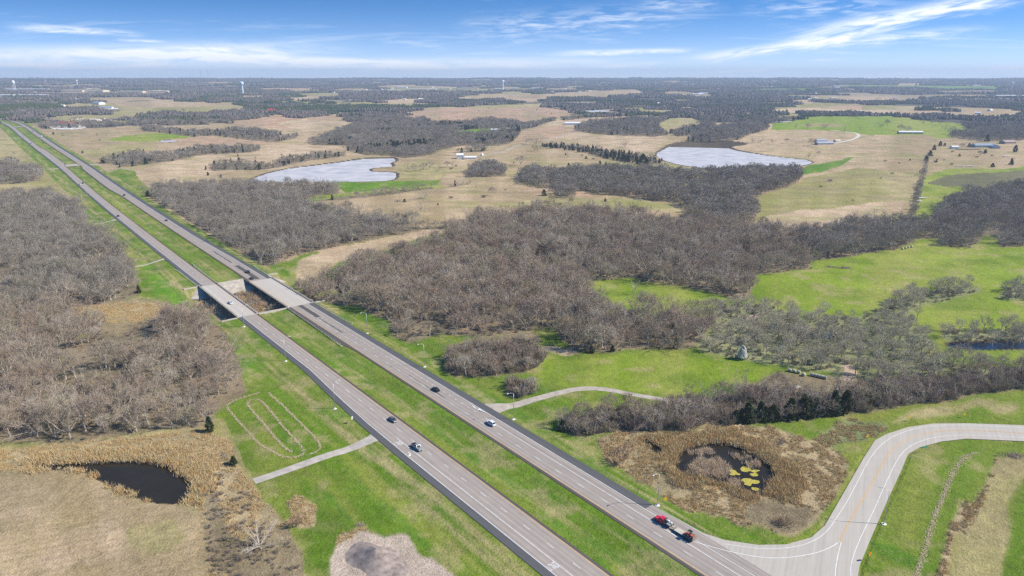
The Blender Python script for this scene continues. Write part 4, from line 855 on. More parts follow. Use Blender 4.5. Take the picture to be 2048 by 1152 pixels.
# ------------------------------------------------------------------ bridges
def hwr(): return math.atan2(HD[1], HD[0])        # rotation that turns local +x along the road
def lp(s, o): q = hw(np.array([float(s)]), np.array([float(o)]))[0]; return q
def bridges():
    for side, (s0, s1), o0, o1 in (('left', DKL, -10.0, 1.5), ('right', DKR, 19.0, 35.0)):
        org = lp(s0, o0); L, Wd = s1 - s0, o1 - o0
        rt = empty('highway_bridge', (org[0], org[1], 0), hwr(), 'concrete bridge carrying the ' + ('left' if side == 'left' else 'right') + ' carriageway over the creek', 'bridge', 'pair of highway bridges')
        # local: x along the road, y = -offset
        dk = MB().box(0, L, -Wd, 0, -.28, .015).build('deck', M_DECK, rt)
        ul = dk.data.uv_layers.new(name='road')
        for l in dk.data.loops:
            v = dk.data.vertices[l.vertex_index].co; ul.data[l.index].uv = (v.x, v.y)
        for k in range(4):
            y = -Wd * (k + .5) / 4; MB().box(.4, L - .4, y - .25, y + .25, -1.25, -.285).build('girder', M_CONC, rt)
        for k in range(1, 4):
            x = L * k / 4; bt = MB().box(x - .45, x + .45, -Wd + .5, -.5, -1.9, -1.255).build('pier_cap', M_CONC, rt)
            for j in range(3):
                y = -1.6 - (Wd - 3.2) * j / 2; MB().lathe([(.42, -8.5), (.42, -1.905)], 12, (x, y, 0)).build('column', M_CONC, bt)
        post = MB().box(-.14, .14, -.13, .13, .02, .62).mesh('rail_post', M_CONC)
        for y in (-.22, -Wd + .22):
            rl = MB().box(0, L, y - .2, y + .2, .62, .92, 0, .03).box(0, L, y - .2, y + .2, .017, .16).build('railing', M_CONC, rt)
            for k in range(27):
                put('rail_post', post, rl, (.5 + k * (L - 1) / 26, y, 0.14))
            for x in (0.0, L): MB().box(x - .45, x + .45, y - .24, y + .24, .02, 1.05).build('end_block', M_CONC, rl)
        # deck markings
        for w_, m_, oo in ((.17, M_WHITE, (WLS(120) if side == 'left' else RWS(120))), (.17, M_YELL, 0.1 if side == 'left' else 21.1)):
            y = -(oo - o0); MB().add([(0, y - w_ / 2, .035), (L, y - w_ / 2, .035), (L, y + w_ / 2, .035), (0, y + w_ / 2, .035)], [(0, 1, 2, 3)]).build('deck_line', m_, rt)
        oc = -3.85 if side == 'left' else 24.5
        for k in range(7):
            x = 3 + k * 11.0; y = -(oc - o0)
            if x + 3 < L: MB().add([(x, y - .08, .035), (x + 3, y - .08, .035), (x + 3, y + .08, .035), (x, y + .08, .035)], [(0, 1, 2, 3)]).build('lane_dash', M_WHITE, rt)
        dr = MB().add([(-1.2, 0, .02), (0, 0, .02), (0, -Wd, .02), (-1.2, -Wd, .02)], [(0, 1, 2, 3)]).build('approach_slab', M_DECK, rt)
    # far abutment: sloped concrete paving with cone ends; near abutment: paving seen along its top edge
    for lab, st, sb, sgn in (('concrete slope paving at the far end of the bridges', 166.6, 151.5, 1), ('concrete slope paving at the near end of the bridges', 89.6, 103.5, -1)):
        cols = np.linspace(-9.5, 34.5, 30); rows = 6
        pts = []
        zt, zb = -.12, -4.35
        strips = []
        for a in np.linspace(-math.pi * .5, 0, 9): strips.append((-9.5, a))
        for o in cols[1:-1]: strips.append((o, 0))
        for a in np.linspace(0, math.pi * .5, 9): strips.append((34.5, a))
        run = abs(st - sb)
        for o, a in strips:
            for r_ in range(rows + 1):
                fr = r_ / rows; ds = (sb - st) * fr * math.cos(a); do = run * fr * math.sin(a) * .8
                q = lp(st + ds, o + do); gz_ = zt + (zb - zt) * fr
                pts.append((q[0], q[1], gz_ + .02))
        n = rows + 1; f = []
        for i in range(len(strips) - 1):
            for r_ in range(rows): f.append((i * n + r_, i * n + r_ + 1, (i + 1) * n + r_ + 1, (i + 1) * n + r_))
        rt = tag(link('bridge_abutment', pts, f, M_ABUT), lab, 'abutment')
        # cap strip along the top
        for (o0, o1) in ((-19, -10.3), (1.8, 18.7), (35.3, 42)):
            p = [lp(st, o0), lp(st, o1), lp(st - sgn * -1.5, o1), lp(st - sgn * -1.5, o0)]
            MB().add([(q[0], q[1], .05) for q in p] + [(q[0], q[1], -1.2) for q in p], [(0, 1, 2, 3), (4, 7, 6, 5), (0, 4, 5, 1), (1, 5, 6, 2), (2, 6, 7, 3), (3, 7, 4, 0)]).build('cap_strip', M_CONC, rt)
def guardrail(label, so, group='guardrails by the bridges'):
    s = np.linspace(so[0][0], so[-1][0], max(2, int(abs(so[-1][0] - so[0][0]) / 1.9) + 1))
    o = np.interp(s if s[-1] > s[0] else -s, [p[0] if s[-1] > s[0] else -p[0] for p in so], [p[1] for p in so])
    q = hw(s, o); rt = empty('guardrail', (q[0][0], q[0][1], 0), 0, label, 'guardrail', group)
    loc = q - q[0]; V = []; f = []
    d = np.gradient(loc, axis=0); d /= np.linalg.norm(d, axis=1, keepdims=True); n = np.stack([d[:, 1], -d[:, 0]], 1)
    prof = [(.0, .42), (.09, .48), (.0, .56), (.09, .64), (.0, .72), (-.03, .72), (-.03, .42)]
    rings = [[(p[0] + nn[0] * a, p[1] + nn[1] * a, z) for a, z in prof] for p, nn in zip(loc, n)]
    MB().loft(rings).build('rail', M_GALV, rt)
    pm = MB().box(-.09, .09, -.09, .09, -.6, .74).mesh('post', M_POST)
    for p in loc: put('post', pm, rt, (p[0] - .0, p[1], 0), hwr())
def guardrails():
    guardrail('guardrail with pale posts on the median side of the right carriageway before the bridge', [(12, 17.0), (20, 17.4), (88, 18.4)])
    guardrail('guardrail on the outer side of the right carriageway before the bridge', [(40, 36.6), (50, 35.7), (88, 35.3)])
    guardrail('guardrail on the outer side of the left carriageway beyond the bridge', [(168, -10.3), (215, -10.6), (224, -11.6)])
    guardrail('guardrail on the median side of the left carriageway beyond the bridge', [(168, 1.9), (222, 2.1), (230, 3.0)])
    guardrail('guardrail on the outer side of the right carriageway beyond the bridge', [(160, 35.6), (190, 35.4), (198, 36.2)])

# ------------------------------------------------------------------ trees
def _frame(d):
    d = d / np.linalg.norm(d); a = np.cross(d, [0, 0, 1.0] if abs(d[2]) < .9 else [1.0, 0, 0]); a /= np.linalg.norm(a); return d, a, np.cross(d, a)
class TreeMesh:
    def __init__(s): s.v = []; s.f = []; s.n = 0
    def seg(s, p, q, r0, r1, n):
        d, a, b = _frame(q - p); k = np.arange(n) * 2 * np.pi / n
        ring = np.cos(k)[:, None] * a + np.sin(k)[:, None] * b
        s.v += [p + ring * r0, q + ring * r1]; o = s.n
        for i in range(n):
            j = (i + 1) % n; s.f += [(o + i, o + j, o + n + j), (o + i, o + n + j, o + n + i)]
        s.n += 2 * n
    def tri(s, P0, D, L, w, rng, flat=False):
        """many twigs at once: long thin triangles, each with a side fork"""
        m = len(P0)
        if not m: return
        r = np.array([[0, 0, 1.0]]) + rng.normal(size=(m, 3)) * .3 if flat else rng.normal(size=(m, 3)); a = np.cross(D, r); a /= np.maximum(np.linalg.norm(a, axis=1, keepdims=True), 1e-6)
        A, B, C = P0 - a * w / 2, P0 + a * w / 2, P0 + D * L[:, None]
        s.v.append(np.stack([A, B, C], 1).reshape(-1, 3)); i = np.arange(m) * 3 + s.n
        s.f += list(map(tuple, np.stack([i, i + 1, i + 2], 1))); s.n += 3 * m
    def arrays(s): return np.concatenate(s.v), np.array(s.f, np.int32)
def unit(v): return v / np.maximum(np.linalg.norm(v, axis=-1, keepdims=True), 1e-9)
def bare_tree(seed, h=9.0, spread=.5, twigs=9, tw=.05, fork=.3, limbs=6, sub=5, lean=0.0, up=.35):
    """leafless broadleaf: returns (trunk and limbs, twig crown)"""
    rng = np.random.default_rng(seed); T, C = TreeMesh(), TreeMesh()
    base = np.zeros(3); fk = h * fork * rng.uniform(.8, 1.2)
    p = np.array([rng.normal() * .15, rng.normal() * .15, fk]); r0 = h * .021
    T.seg(base - [0, 0, .3], p * .5, r0 * 1.35, r0, 6); T.seg(p * .5, p, r0, r0 * .85, 6)
    tips = []
    for i in range(limbs):
        az = 2 * np.pi * (i + rng.uniform(-.3, .3)) / limbs; inc = rng.uniform(.25, 1.0) * (1.15 if i else .25)
        d = np.array([np.cos(az) * np.sin(inc), np.sin(az) * np.sin(inc), np.cos(inc)]); L = (h - fk) * rng.uniform(.75, 1.02) / 3 * (1.25 - .25 * np.cos(inc)) * (.55 + spread)
        q = p.copy(); r = r0 * .62
        for k in range(3):
            d = unit(d + rng.normal(size=3) * .17 + np.array([0, 0, up * .35])); e = q + d * L; T.seg(q, e, r, r * .66, 4)
            for j in range(sub if k else sub - 2):
                t = rng.uniform(.15, 1); pp = q + (e - q) * t
                dd = unit(d + rng.normal(size=3) * .62 + np.array([0, 0, .2])); LL = L * rng.uniform(.55, 1.0) * (1 - .12 * k)
                ee = pp + dd * LL * .55; C.seg(pp, ee, r * .42, r * .26, 3)
                d3 = unit(dd + rng.normal(size=3) * .35 + np.array([0, 0, .15])); e3 = ee + d3 * LL * .5; C.seg(ee, e3, r * .26, r * .1, 3)
                tips.append((pp, ee, e3, dd, d3, LL))
            q = e; r *= .62
        tips.append((q - d * L * .5, q, q + d * L * .35, d, d, L))
    for pp, ee, e3, dd, d3, LL in tips:
        m = twigs; t = rng.uniform(0, 2, m); P0 = np.where((t < 1)[:, None], pp + (ee - pp) * t[:, None], ee + (e3 - ee) * (t - 1)[:, None])
        D = unit(np.where((t < 1)[:, None], dd, d3) * .8 + rng.normal(size=(m, 3)) * .62 + np.array([0, 0, .22])); L = rng.uniform(.55, 1.25, m) * LL * .55
        C.tri(P0, D, L, tw, rng)
        tt = rng.uniform(.3, .8, m); P1 = P0 + D * (L * tt)[:, None]; D1 = unit(D + rng.normal(size=(m, 3)) * .6); C.tri(P1, D1, L * rng.uniform(.4, .8, m), tw * .7, rng)
    return T.arrays(), C.arrays()
def dome_tree(seed, h=9.0, rad=.46, ncl=64, per=20, tw=.06, fork=.24, low=-.25, cl=.15):
    """leafless broadleaf with a rounded crown: limbs reach out to clusters of twigs on an uneven dome"""
    rng = np.random.default_rng(seed); T, C = TreeMesh(), TreeMesh(); r0 = h * .022; fk = h * fork
    p = np.array([rng.normal() * .2, rng.normal() * .2, fk]); T.seg(np.array([0, 0, -.4]), p * .5, r0 * 1.4, r0, 6); T.seg(p * .5, p, r0, r0 * .85, 6)
    cz, vr = h * .60, h * .40
    u = rng.uniform(low, 1, ncl); a = np.arange(ncl) * 2.39996 + rng.uniform(0, .7, ncl); k = np.sqrt(1 - np.clip(u, -1, 1) ** 2)
    lob = 1 + .20 * np.sin(3 * a + seed) + .12 * np.sin(5 * a + 2 * seed)
    rr = rng.uniform(.74, 1.06, ncl) * lob; cc = np.stack([np.cos(a) * k * rad * h * rr, np.sin(a) * k * rad * h * rr, cz + u * vr * (.85 + .15 * rr)], 1) + p * np.array([1, 1, 0])
    nl = 7; la = np.arange(nl) * 2 * np.pi / nl + rng.uniform(-.3, .3, nl); lu = rng.uniform(.1, .9, nl)
    mids = np.stack([np.cos(la) * np.sqrt(1 - lu ** 2) * rad * h * .52, np.sin(la) * np.sqrt(1 - lu ** 2) * rad * h * .52, cz - .06 * h + lu * vr * .5], 1) + p * np.array([1, 1, 0])
    for m in mids:
        kn = p + (m - p) * .5 + rng.normal(size=3) * .25; T.seg(p, kn, r0 * .62, r0 * .45, 5); T.seg(kn, m, r0 * .45, r0 * .30, 4)
    for c in cc:
        m = mids[np.argmin(((mids - c) ** 2).sum(1))]; kn = m + (c - m) * .5 + rng.normal(size=3) * .2
        C.seg(m, kn, r0 * .26, r0 * .18, 3); C.seg(kn, c, r0 * .18, r0 * .08, 3)
        d = unit(c - np.array([p[0], p[1], cz - .25 * h])); P0 = kn + (c - kn) * rng.uniform(.1, 1, per)[:, None] + rng.normal(size=(per, 3)) * h * .02
        D = unit(d * .75 + rng.normal(size=(per, 3)) * .6 + np.array([0, 0, .25])); L = h * cl * rng.uniform(.5, 1.15, per); C.tri(P0, D, L, tw, rng)
        P1 = P0 + D * (L * rng.uniform(.3, .8, per))[:, None]; C.tri(P1, unit(D + rng.normal(size=(per, 3)) * .55), L * rng.uniform(.4, .75, per), tw * .75, rng)
    return T.arrays(), C.arrays()
def cedar(seed, h=7.0, w=2.3, n=1300, size=.42, conic=.8):
    rng = np.random.default_rng(seed); T, C = TreeMesh(), TreeMesh()
    T.seg(np.array([0, 0, -.3]), np.array([0, 0, h * .5]), .16, .1, 6); T.seg(np.array([0, 0, h * .5]), np.array([0, 0, h * .97]), .1, .02, 5)
    # boughs: clumps on whorls
    nb = 46; bz = rng.uniform(.06, .98, nb); ba = rng.uniform(0, 2 * np.pi, nb)
    br = w * np.power(1 - bz, conic) * np.minimum(1, .55 + bz * 4) * rng.uniform(.72, 1.12, nb)
    cen = np.stack([np.cos(ba) * br * .68, np.sin(ba) * br * .68, bz * h], 1)
    i = rng.integers(0, nb, n); off = rng.normal(size=(n, 3)) * np.array([.30, .30, .26]) * (w * .62) * (.35 + .65 * (br[i] / w))[:, None]
    P0 = cen[i] + off; P0[:, 2] = np.clip(P0[:, 2], .1, h * 1.02)
    D = unit(np.stack([P0[:, 0], P0[:, 1], .35 * np.ones(n)], 1) + rng.normal(size=(n, 3)) * .5)
    C.tri(P0, D, rng.uniform(.6, 1.5, n) * size * 1.3, size, rng)
    return T.arrays(), C.arrays()
def shrub(seed, h=2.6, w=1.6, stems=26, tw=.045, twigs=14):
    rng = np.random.default_rng(seed); T, C = TreeMesh(), TreeMesh()
    for i in range(stems):
        az = rng.uniform(0, 2 * np.pi); inc = rng.uniform(0, .75); d = np.array([np.cos(az) * np.sin(inc), np.sin(az) * np.sin(inc), np.cos(inc)])
        p = np.array([np.cos(az), np.sin(az), 0]) * rng.uniform(0, w * .5); L = h * rng.uniform(.6, 1); e = p + d * L * .6; T.seg(p - [0, 0, .1], e, .035, .02, 3)
        m = twigs; t = rng.uniform(.2, 1, m); P0 = p + (e - p) * t[:, None]; D = unit(d * .9 + rng.normal(size=(m, 3)) * .42 + np.array([0, 0, .35])); C.tri(P0, D, rng.uniform(.4, .9, m) * L * .6, tw, rng)
    return T.arrays(), C.arrays()
def tuft(seed, h=1.0, n=46, w=.07, sp=.5):
    rng = np.random.default_rng(seed); C = TreeMesh()
    P0 = np.stack([rng.normal(size=n) * sp * .5, rng.normal(size=n) * sp * .5, np.full(n, -.05)], 1)
    D = unit(np.stack([rng.normal(size=n) * .38, rng.normal(size=n) * .38, np.ones(n)], 1)); C.tri(P0, D, h * rng.uniform(.5, 1.1, n), w, rng)
    return C.arrays()
def merged(name, parts):
    """variant mesh for scattering: list of ((verts, faces), material)"""
    V, Fc, mi, ms, o = [], [], [], [], 0
    for (v, f), m in parts:
        V.append(v); Fc.append(f + o); o += len(v); mi += [len(ms)] * len(f); ms.append(m)
    ob = link(name, np.concatenate(V), np.concatenate(Fc), ms, midx=mi); me = ob.data; bpy.data.objects.remove(ob); return me
def one(name, arr, m):
    ob = link(name, arr[0], arr[1], m); me = ob.data; bpy.data.objects.remove(ob); return me
def variants(cname, meshes):
    c = bpy.data.collections.new(cname)
    for i, me in enumerate(meshes): c.objects.link(bpy.data.objects.new('%s_%02d' % (cname, i), me))
    return c
GROUPS = {}
def scatter(name, pts, scale, col, nvar, label, cat, seed=1):
    """one stuff object: instances on points through geometry nodes"""
    rng = np.random.default_rng(seed); n = len(pts)
    me = bpy.data.meshes.new(name); me.vertices.add(n); me.vertices.foreach_set('co', np.asarray(pts, np.float32).ravel()); me.update()
    a = me.attributes.new('sc', 'FLOAT_VECTOR', 'POINT'); sc = np.asarray(scale, float)
    if sc.ndim == 1: sc = np.stack([sc, sc, sc], 1)
    a.data.foreach_set('vector', sc.astype(np.float32).ravel())
    a = me.attributes.new('ro', 'FLOAT_VECTOR', 'POINT'); ro = np.zeros((n, 3)); ro[:, 2] = rng.uniform(0, 6.283, n); a.data.foreach_set('vector', ro.astype(np.float32).ravel())
    a = me.attributes.new('ix', 'INT', 'POINT'); a.data.foreach_set('value', rng.integers(0, nvar, n).astype(np.int32))
    o = bpy.data.objects.new(name, me); COL.objects.link(o)
    if col.name not in GROUPS:
        g = bpy.data.node_groups.new('scatter_' + col.name, 'GeometryNodeTree')
        g.interface.new_socket('Geometry', in_out='INPUT', socket_type='NodeSocketGeometry'); g.interface.new_socket('Geometry', in_out='OUTPUT', socket_type='NodeSocketGeometry')
        N = g.nodes; gi = N.new('NodeGroupInput'); go = N.new('NodeGroupOutput'); ci = N.new('GeometryNodeCollectionInfo'); ci.inputs['Collection'].default_value = col
        ci.inputs['Separate Children'].default_value = True; ci.inputs['Reset Children'].default_value = True
        ip = N.new('GeometryNodeInstanceOnPoints'); ip.inputs['Pick Instance'].default_value = True
        def na(nm, ty): q = N.new('GeometryNodeInputNamedAttribute'); q.data_type = ty; q.inputs[0].default_value = nm; return q.outputs['Attribute']
        L = g.links; L.new(gi.outputs[0], ip.inputs['Points']); L.new(ci.outputs[0], ip.inputs['Instance']); L.new(na('ix', 'INT'), ip.inputs['Instance Index'])
        L.new(na('ro', 'FLOAT_VECTOR'), ip.inputs['Rotation']); L.new(na('sc', 'FLOAT_VECTOR'), ip.inputs['Scale']); L.new(ip.outputs[0], go.inputs[0]); GROUPS[col.name] = g
    md = o.modifiers.new('scatter', 'NODES'); md.node_group = GROUPS[col.name]
    return tag(o, label, cat, kind='stuff')

WOODLAB = dict(w_left=('in the wood left of the highway beyond the bridge', 'bare grey wood left of the highway beyond the bridge'), w_leftnear=('in the scrubby wood lower left beside the dark pond', 'bare scrubby wood lower left above the dark pond'),
    w_mid=('in the wood right of the highway beyond the bridge', 'bare wood right of the highway beyond the bridges'), hedge=('in the hedgerow below the lake dam', 'bare hedgerows below the lake dam'), w_far_l=('in the copse at the left edge', 'bare copse at the left edge near the crossover'),
    w_left_hwy=('in the far wood at the highway bend', 'grey wood at the far bend of the highway'), w_centre=('in the big wood right of the bridges', 'big bare wood filling the centre right of the bridges'), w_right=('in the wood above the right green field', 'bare wood along the top of the right green field'),
    w_lake=('in the wood below the right lake', 'bare wood below the right lake'), w_swamp=('in the swampy trees around the blue slough', 'thin swampy trees around the blue slough on the right'), w_hedge_near=('in the dense tree belt above the ramp', 'dense tree belt above the marsh and ramp'),
    w_clump=('in the oval thicket beside the highway', 'oval thickets on the meadow beside the highway'), w_north=('in the wood behind the left lake', 'purple brown wood behind the left lake'), w_row=('in the tree lines between far tan fields', 'tree lines between the far tan fields'),
    w_east=('in the wood behind the right lake', 'woods behind the right lake'), w_cedar=('in the cedar belt left of the right lake', 'dark cedar belt left of the right lake'), w_rowr=('in the straight fence row on the right', 'straight clipped looking fence row on the right'), w_mix=('in the far right woods', 'far woods at the right edge'), far=('far', 'endless blue grey woods of the far plain'))

def jitgrid(x0, x1, y0, y1, d, rng):
    X, Y = np.meshgrid(np.arange(x0, x1, d), np.arange(y0, y1, d)); X = X + rng.uniform(-.45, .45, X.shape) * d; Y = Y + rng.uniform(-.45, .45, Y.shape) * d
    return X.ravel(), Y.ravel()
def in_view(x, y, mrg=120):
    r = np.hypot(x, y); qx, qy = PX(x, y, zbase(r)); return (y > 20) & (qx > -mrg) & (qx < 2048 + mrg) & (qy < 1152 + 160)

def forests():
    rng = np.random.default_rng(5)
    big = [dome_tree(100 + i, 9, rd, nc, pr, .058, fk, lw, cl_) for i, (rd, nc, pr, fk, lw, cl_) in enumerate([(.44, 52, 15, .26, -.1, .19), (.52, 60, 15, .22, 0, .18), (.36, 46, 16, .32, -.2, .21), (.48, 56, 15, .18, -.3, .18)])]
    big += [bare_tree(150 + i, 9.4, sp_, 9, .055, fk, lm, 5, up=u_) for i, (sp_, fk, lm, u_) in enumerate([(.62, .2, 7, .5), (.5, .28, 6, .7), (.72, .14, 8, .35), (.45, .2, 7, .9)])]
    mid = [dome_tree(200 + i, 9, .5, 34, 12, .17, .2, -.35) for i in range(4)]
    sw = [dome_tree(300 + i, 8, .36, 40, 11, .05, .34, -.1, .22) for i in range(4)]
    ced = [cedar(400 + i, 7, w_, 1500, .40, c_) for i, (w_, c_) in enumerate([(2.1, .7), (2.5, .6), (1.7, .85)])]
    shr = [shrub(500 + i, 3.0, 2.0, 26, .06, 16) for i in range(3)]
    V_BIG = variants('bare_big', [merged('bare_tree', [(t, M_TRUNK), (c, M_TWIG)]) for t, c in big])
    V_GRY = variants('bare_grey', [merged('bare_tree', [(t, M_TRUNK), (c, M_TWIGG)]) for t, c in big])
    V_MID = variants('bare_mid', [merged('bare_tree', [(t, M_TWIGG), (c, M_TWIGG)]) for t, c in mid])
    V_SW = variants('bare_swamp', [merged('bare_tree', [(t, M_TRUNK), (c, M_TWIGW)]) for t, c in sw])
    V_CED = variants('cedar_var', [merged('cedar', [(t, M_TRUNK), (c, M_CEDAR)]) for t, c in ced])
    V_SHR = variants('shrub_var', [merged('shrub', [(t, M_TRUNK), (c, M_TWIG)]) for t, c in shr])
    V_RSH = variants('rust_shrub_var', [merged('shrub', [(t, M_TRUNK), (c, M_RUST)]) for t, c in shr])
    # part meshes for single trees
    PM = dict(bare=[(one('trunk', t, M_TRUNK), one('crown', c, M_TWIG)) for t, c in big], swamp=[(one('trunk', t, M_TRUNK), one('crown', c, M_TWIGW)) for t, c in sw],
              cedar=[(one('trunk', t, M_TRUNK), one('crown', c, M_CEDAR)) for t, c in ced], rust=[(one('stem', t, M_TRUNK), one('crown', c, M_RUST)) for t, c in shr], shrub=[(one('stem', t, M_TRUNK), one('crown', c, M_TWIG)) for t, c in shr],
              bud=[(one('trunk', t, M_TRUNK), one('crown', c, M_BUD)) for t, c in big[:2]])
    def single(kind, name, x, y, h, label, cat, group=None, wide=1.0, vi=None):
        hv = dict(bare=9, swamp=8, cedar=7, rust=3, shrub=3, bud=9)[kind]
        e = empty(name, (x, y, gz(x, y)), rng.uniform(0, 6.28), label, cat, group); k = h / hv; e.scale = (k * wide, k * wide, k)
        tm, cm = PM[kind][int(rng.integers(0, len(PM[kind]))) if vi is None else vi]
        put('trunk' if kind not in ('rust', 'shrub') else 'stems', tm, e); put('crown', cm, e); return e
    # ---- every wood within 2.2 km is planted tree by tree
    pts = {}
    xs, ys = [], []
    for (r0, r1, d) in ((120, 620, 5.4), (620, 1100, 6.2), (1100, 2200, 8)):
        x, y = jitgrid(-1600, 1600, 60, 2200, d, rng); r = np.hypot(x, y); k = (r >= r0) & (r < r1) & in_view(x, y); xs.append(x[k]); ys.append(y[k])
    x, y = np.concatenate(xs), np.concatenate(ys); c, wd = classify(x, y)
    k = wd >= 0; x, y, wd = x[k], y[k], wd[k]; r = np.hypot(x, y)
    keys = np.array(['far' if i == 999 else LAY[i][2][0] for i in wd]); hh = np.array([9 if i == 999 else LAY[i][2][1] for i in wd])
    # thinning: open woods have gaps
    den = fbm(x / 22, y / 22, 3, 71)
    kp = np.where(keys == 'w_leftnear', den > .40, np.where((keys == 'w_swamp'), den > .27, den > .31)); kp &= rng.uniform(size=len(x)) < np.where(r < 620, .80, .88)
    fp = P(1484, 719); kp &= ~((np.abs(y - fp[1]) < 5) & (x > fp[0] - 4) & (x < fp[0] + 13)); kp &= ~((np.hypot(x - fp[0], y - fp[1] + 5) < 6))
    x, y, keys, hh, r = x[kp], y[kp], keys[kp], hh[kp], r[kp]
    z = land_z(x, y); sc = hh / 9 * np.exp(rng.normal(-.06, .22, len(x))).clip(.5, 1.35) * (.78 + .5 * fbm(x / 30, y / 30, 2, 17))
    ev = rng.uniform(size=len(x)) < np.where(keys == 'w_cedar', .75, np.where(keys == 'w_row', .22, np.where((keys == 'far') | (keys == 'w_east'), .14, .0)))
    ev |= (keys == 'w_north') & (fbm(x / 60, y / 60, 2, 23) > .68)
    wide = rng.uniform(.85, 1.2, len(x))
    # ---- the 230 that show largest become trees of their own
    order = np.argsort(r / sc); vis = in_view(x, y, 0) & ~ev
    solo = [i for i in order if vis[i] and keys[i] != 'far'][:205]; ss = np.zeros(len(x), bool); ss[solo] = True
    for i in solo:
        where, _ = WOODLAB[keys[i]]; qx, qy = PX(x[i], y[i], z[i])
        if keys[i] == 'w_centre': where = 'on the left front of the big wood, above the street lamps' if qx < 890 else ('in the big wood behind the oval thicket' if qx < 1130 else ('between the meadow and the small central field' if qy > 600 else 'deep in the big central wood'))
        if keys[i] == 'w_leftnear': where = 'in the lower left wood, front row above the pond reeds' if qy > 800 else ('in the lower left wood, on its highway side' if qx > 330 else 'in the middle of the lower left wood')
        if keys[i] == 'w_hedge_near': where = 'in the left half of the tree belt above the marsh' if qx < 1470 else 'in the right half of the tree belt above the ramp'
        single('swamp' if keys[i] in ('w_swamp',) else 'bare', 'bare_tree', x[i], y[i], (8 if keys[i] == 'w_swamp' else 9) * sc[i], 'bare leafless tree ' + where, 'tree', 'bare trees ' + where, wide[i])
    for key in WOODLAB:
        m = (keys == key) & ~ss
        for lab, mm, col, nv in (('', m & ~ev, None, 0), ('ev', m & ev, V_CED, 3)):
            if not mm.any(): continue
            if lab == 'ev': scatter('evergreens', np.stack([x, y, z], 1)[mm], sc[mm] * 1.15, V_CED, 3, 'dark evergreens dotted through the ' + WOODLAB[key][1].split(' ', 1)[1], 'evergreens', 3)
            else:
                nearm = mm & (r < 900); farm = mm & (r >= 900)
                sw_ = key == 'w_swamp'
                sxyz = lambda q: np.stack([sc[q] * wide[q], sc[q] * wide[q], sc[q]], 1)
                if nearm.any() and farm.any() and (nearm.sum() < farm.sum()): farm = mm; nearm = mm & False
                elif nearm.any(): nearm = mm; farm = mm & False
                if nearm.any(): scatter('woodland', np.stack([x, y, z], 1)[nearm], sxyz(nearm), V_SW if sw_ else (V_GRY if key in ('w_left', 'w_mid', 'w_right', 'w_lake') else V_BIG), 4 if sw_ else 8, WOODLAB[key][1], 'woods', 4)
                if farm.any(): scatter('woodland', np.stack([x, y, z], 1)[farm], sxyz(farm), V_MID, 4, WOODLAB[key][1], 'woods', 5)
    # ---- undergrowth on the wood floors close by
    x2, y2 = jitgrid(-420, 420, 150, 560, 3.0, rng); c2, w2 = classify(x2, y2); k = (w2 >= 0) & in_view(x2, y2, 60) & (rng.uniform(size=len(x2)) < .42)
    x2, y2 = x2[k], y2[k]; scatter('undergrowth', np.stack([x2, y2, land_z(x2, y2)], 1), rng.uniform(.35, .95, len(x2)), V_SHR, 3, 'tangled brown undergrowth on the wood floors', 'undergrowth', 6)
    x2, y2 = jitgrid(-200, 420, 150, 480, 2.7, rng); c2, w2 = classify(x2, y2); kk = np.array(['' if i < 0 or i == 999 else LAY[i][2][0] for i in w2]); k = np.isin(kk, ['w_clump', 'w_hedge_near']) & in_view(x2, y2, 60) & (rng.uniform(size=len(x2)) < np.where(kk == 'w_clump', .75, .6))
    x2, y2 = x2[k], y2[k]; scatter('thicket', np.stack([x2, y2, land_z(x2, y2)], 1), rng.uniform(1.1, 2.1, len(x2)), V_SHR, 3, 'brushy thicket growth filling the oval clumps and the tree belt', 'thicket', 14)
    # rank weeds round the dead tree and the ditch below the pond
    x2, y2 = jitgrid(-130, -30, 150, 240, 1.5, rng); k = inpoly(x2, y2, poly([(410, 985), (450, 900), (500, 985), (560, 1060), (602, 1125), (600, 1230), (430, 1230), (415, 1080)])) & (rng.uniform(size=len(x2)) < .5) & (fbm(x2 / 5, y2 / 5, 3, 61) > .42); x2, y2 = x2[k], y2[k]
    scatter('weeds', np.stack([x2, y2, land_z(x2, y2)], 1), rng.uniform(.25, .62, len(x2)), V_SHR, 3, 'low tangled weeds around the dead tree below the pond', 'weeds', 15)
    # ---- far woods: groves
    grove = []
    for i in range(4):
        q = np.random.default_rng(900 + i); mb = TreeMesh(); n = 34
        P0 = q.uniform(-.5, .5, (n, 2)); 
        V, Fc, o = [], [], 0
        for px_, py_ in P0:
            h = q.uniform(.12, .26); w = q.uniform(.05, .10); nn = 7
            a = np.arange(nn) * 6.283 / nn + q.uniform(0, 6)
            lv = [(w * .55, .0), (w, h * .4), (w * .8, h * .75), (w * .3, h)]
            for rr_, zz_ in lv: V.append(np.stack([px_ + np.cos(a) * rr_ * q.uniform(.75, 1.25, nn), py_ + np.sin(a) * rr_ * q.uniform(.75, 1.25, nn), zz_ + q.normal(size=nn) * h * .06], 1))
            for l in range(3):
                for k in range(nn):
                    k2 = (k + 1) % nn; A = o + l * nn; B = A + nn; Fc += [(A + k, A + k2, B + k2), (A + k, B + k2, B + k)]
            for k in range(1, nn - 1): Fc.append((o + 3 * nn, o + 3 * nn + k, o + 3 * nn + k + 1))
            o += 4 * nn
        grove.append((np.concatenate(V), np.array(Fc, np.int32)))
    V_GR = variants('grove', [merged('grove', [(g, M_FARW)]) for g in grove])
    V_GRE = variants('grove_dark', [merged('grove', [(g, M_CEDAR)]) for g in grove[:2]])
    P_, S_, E_ = [], [], []
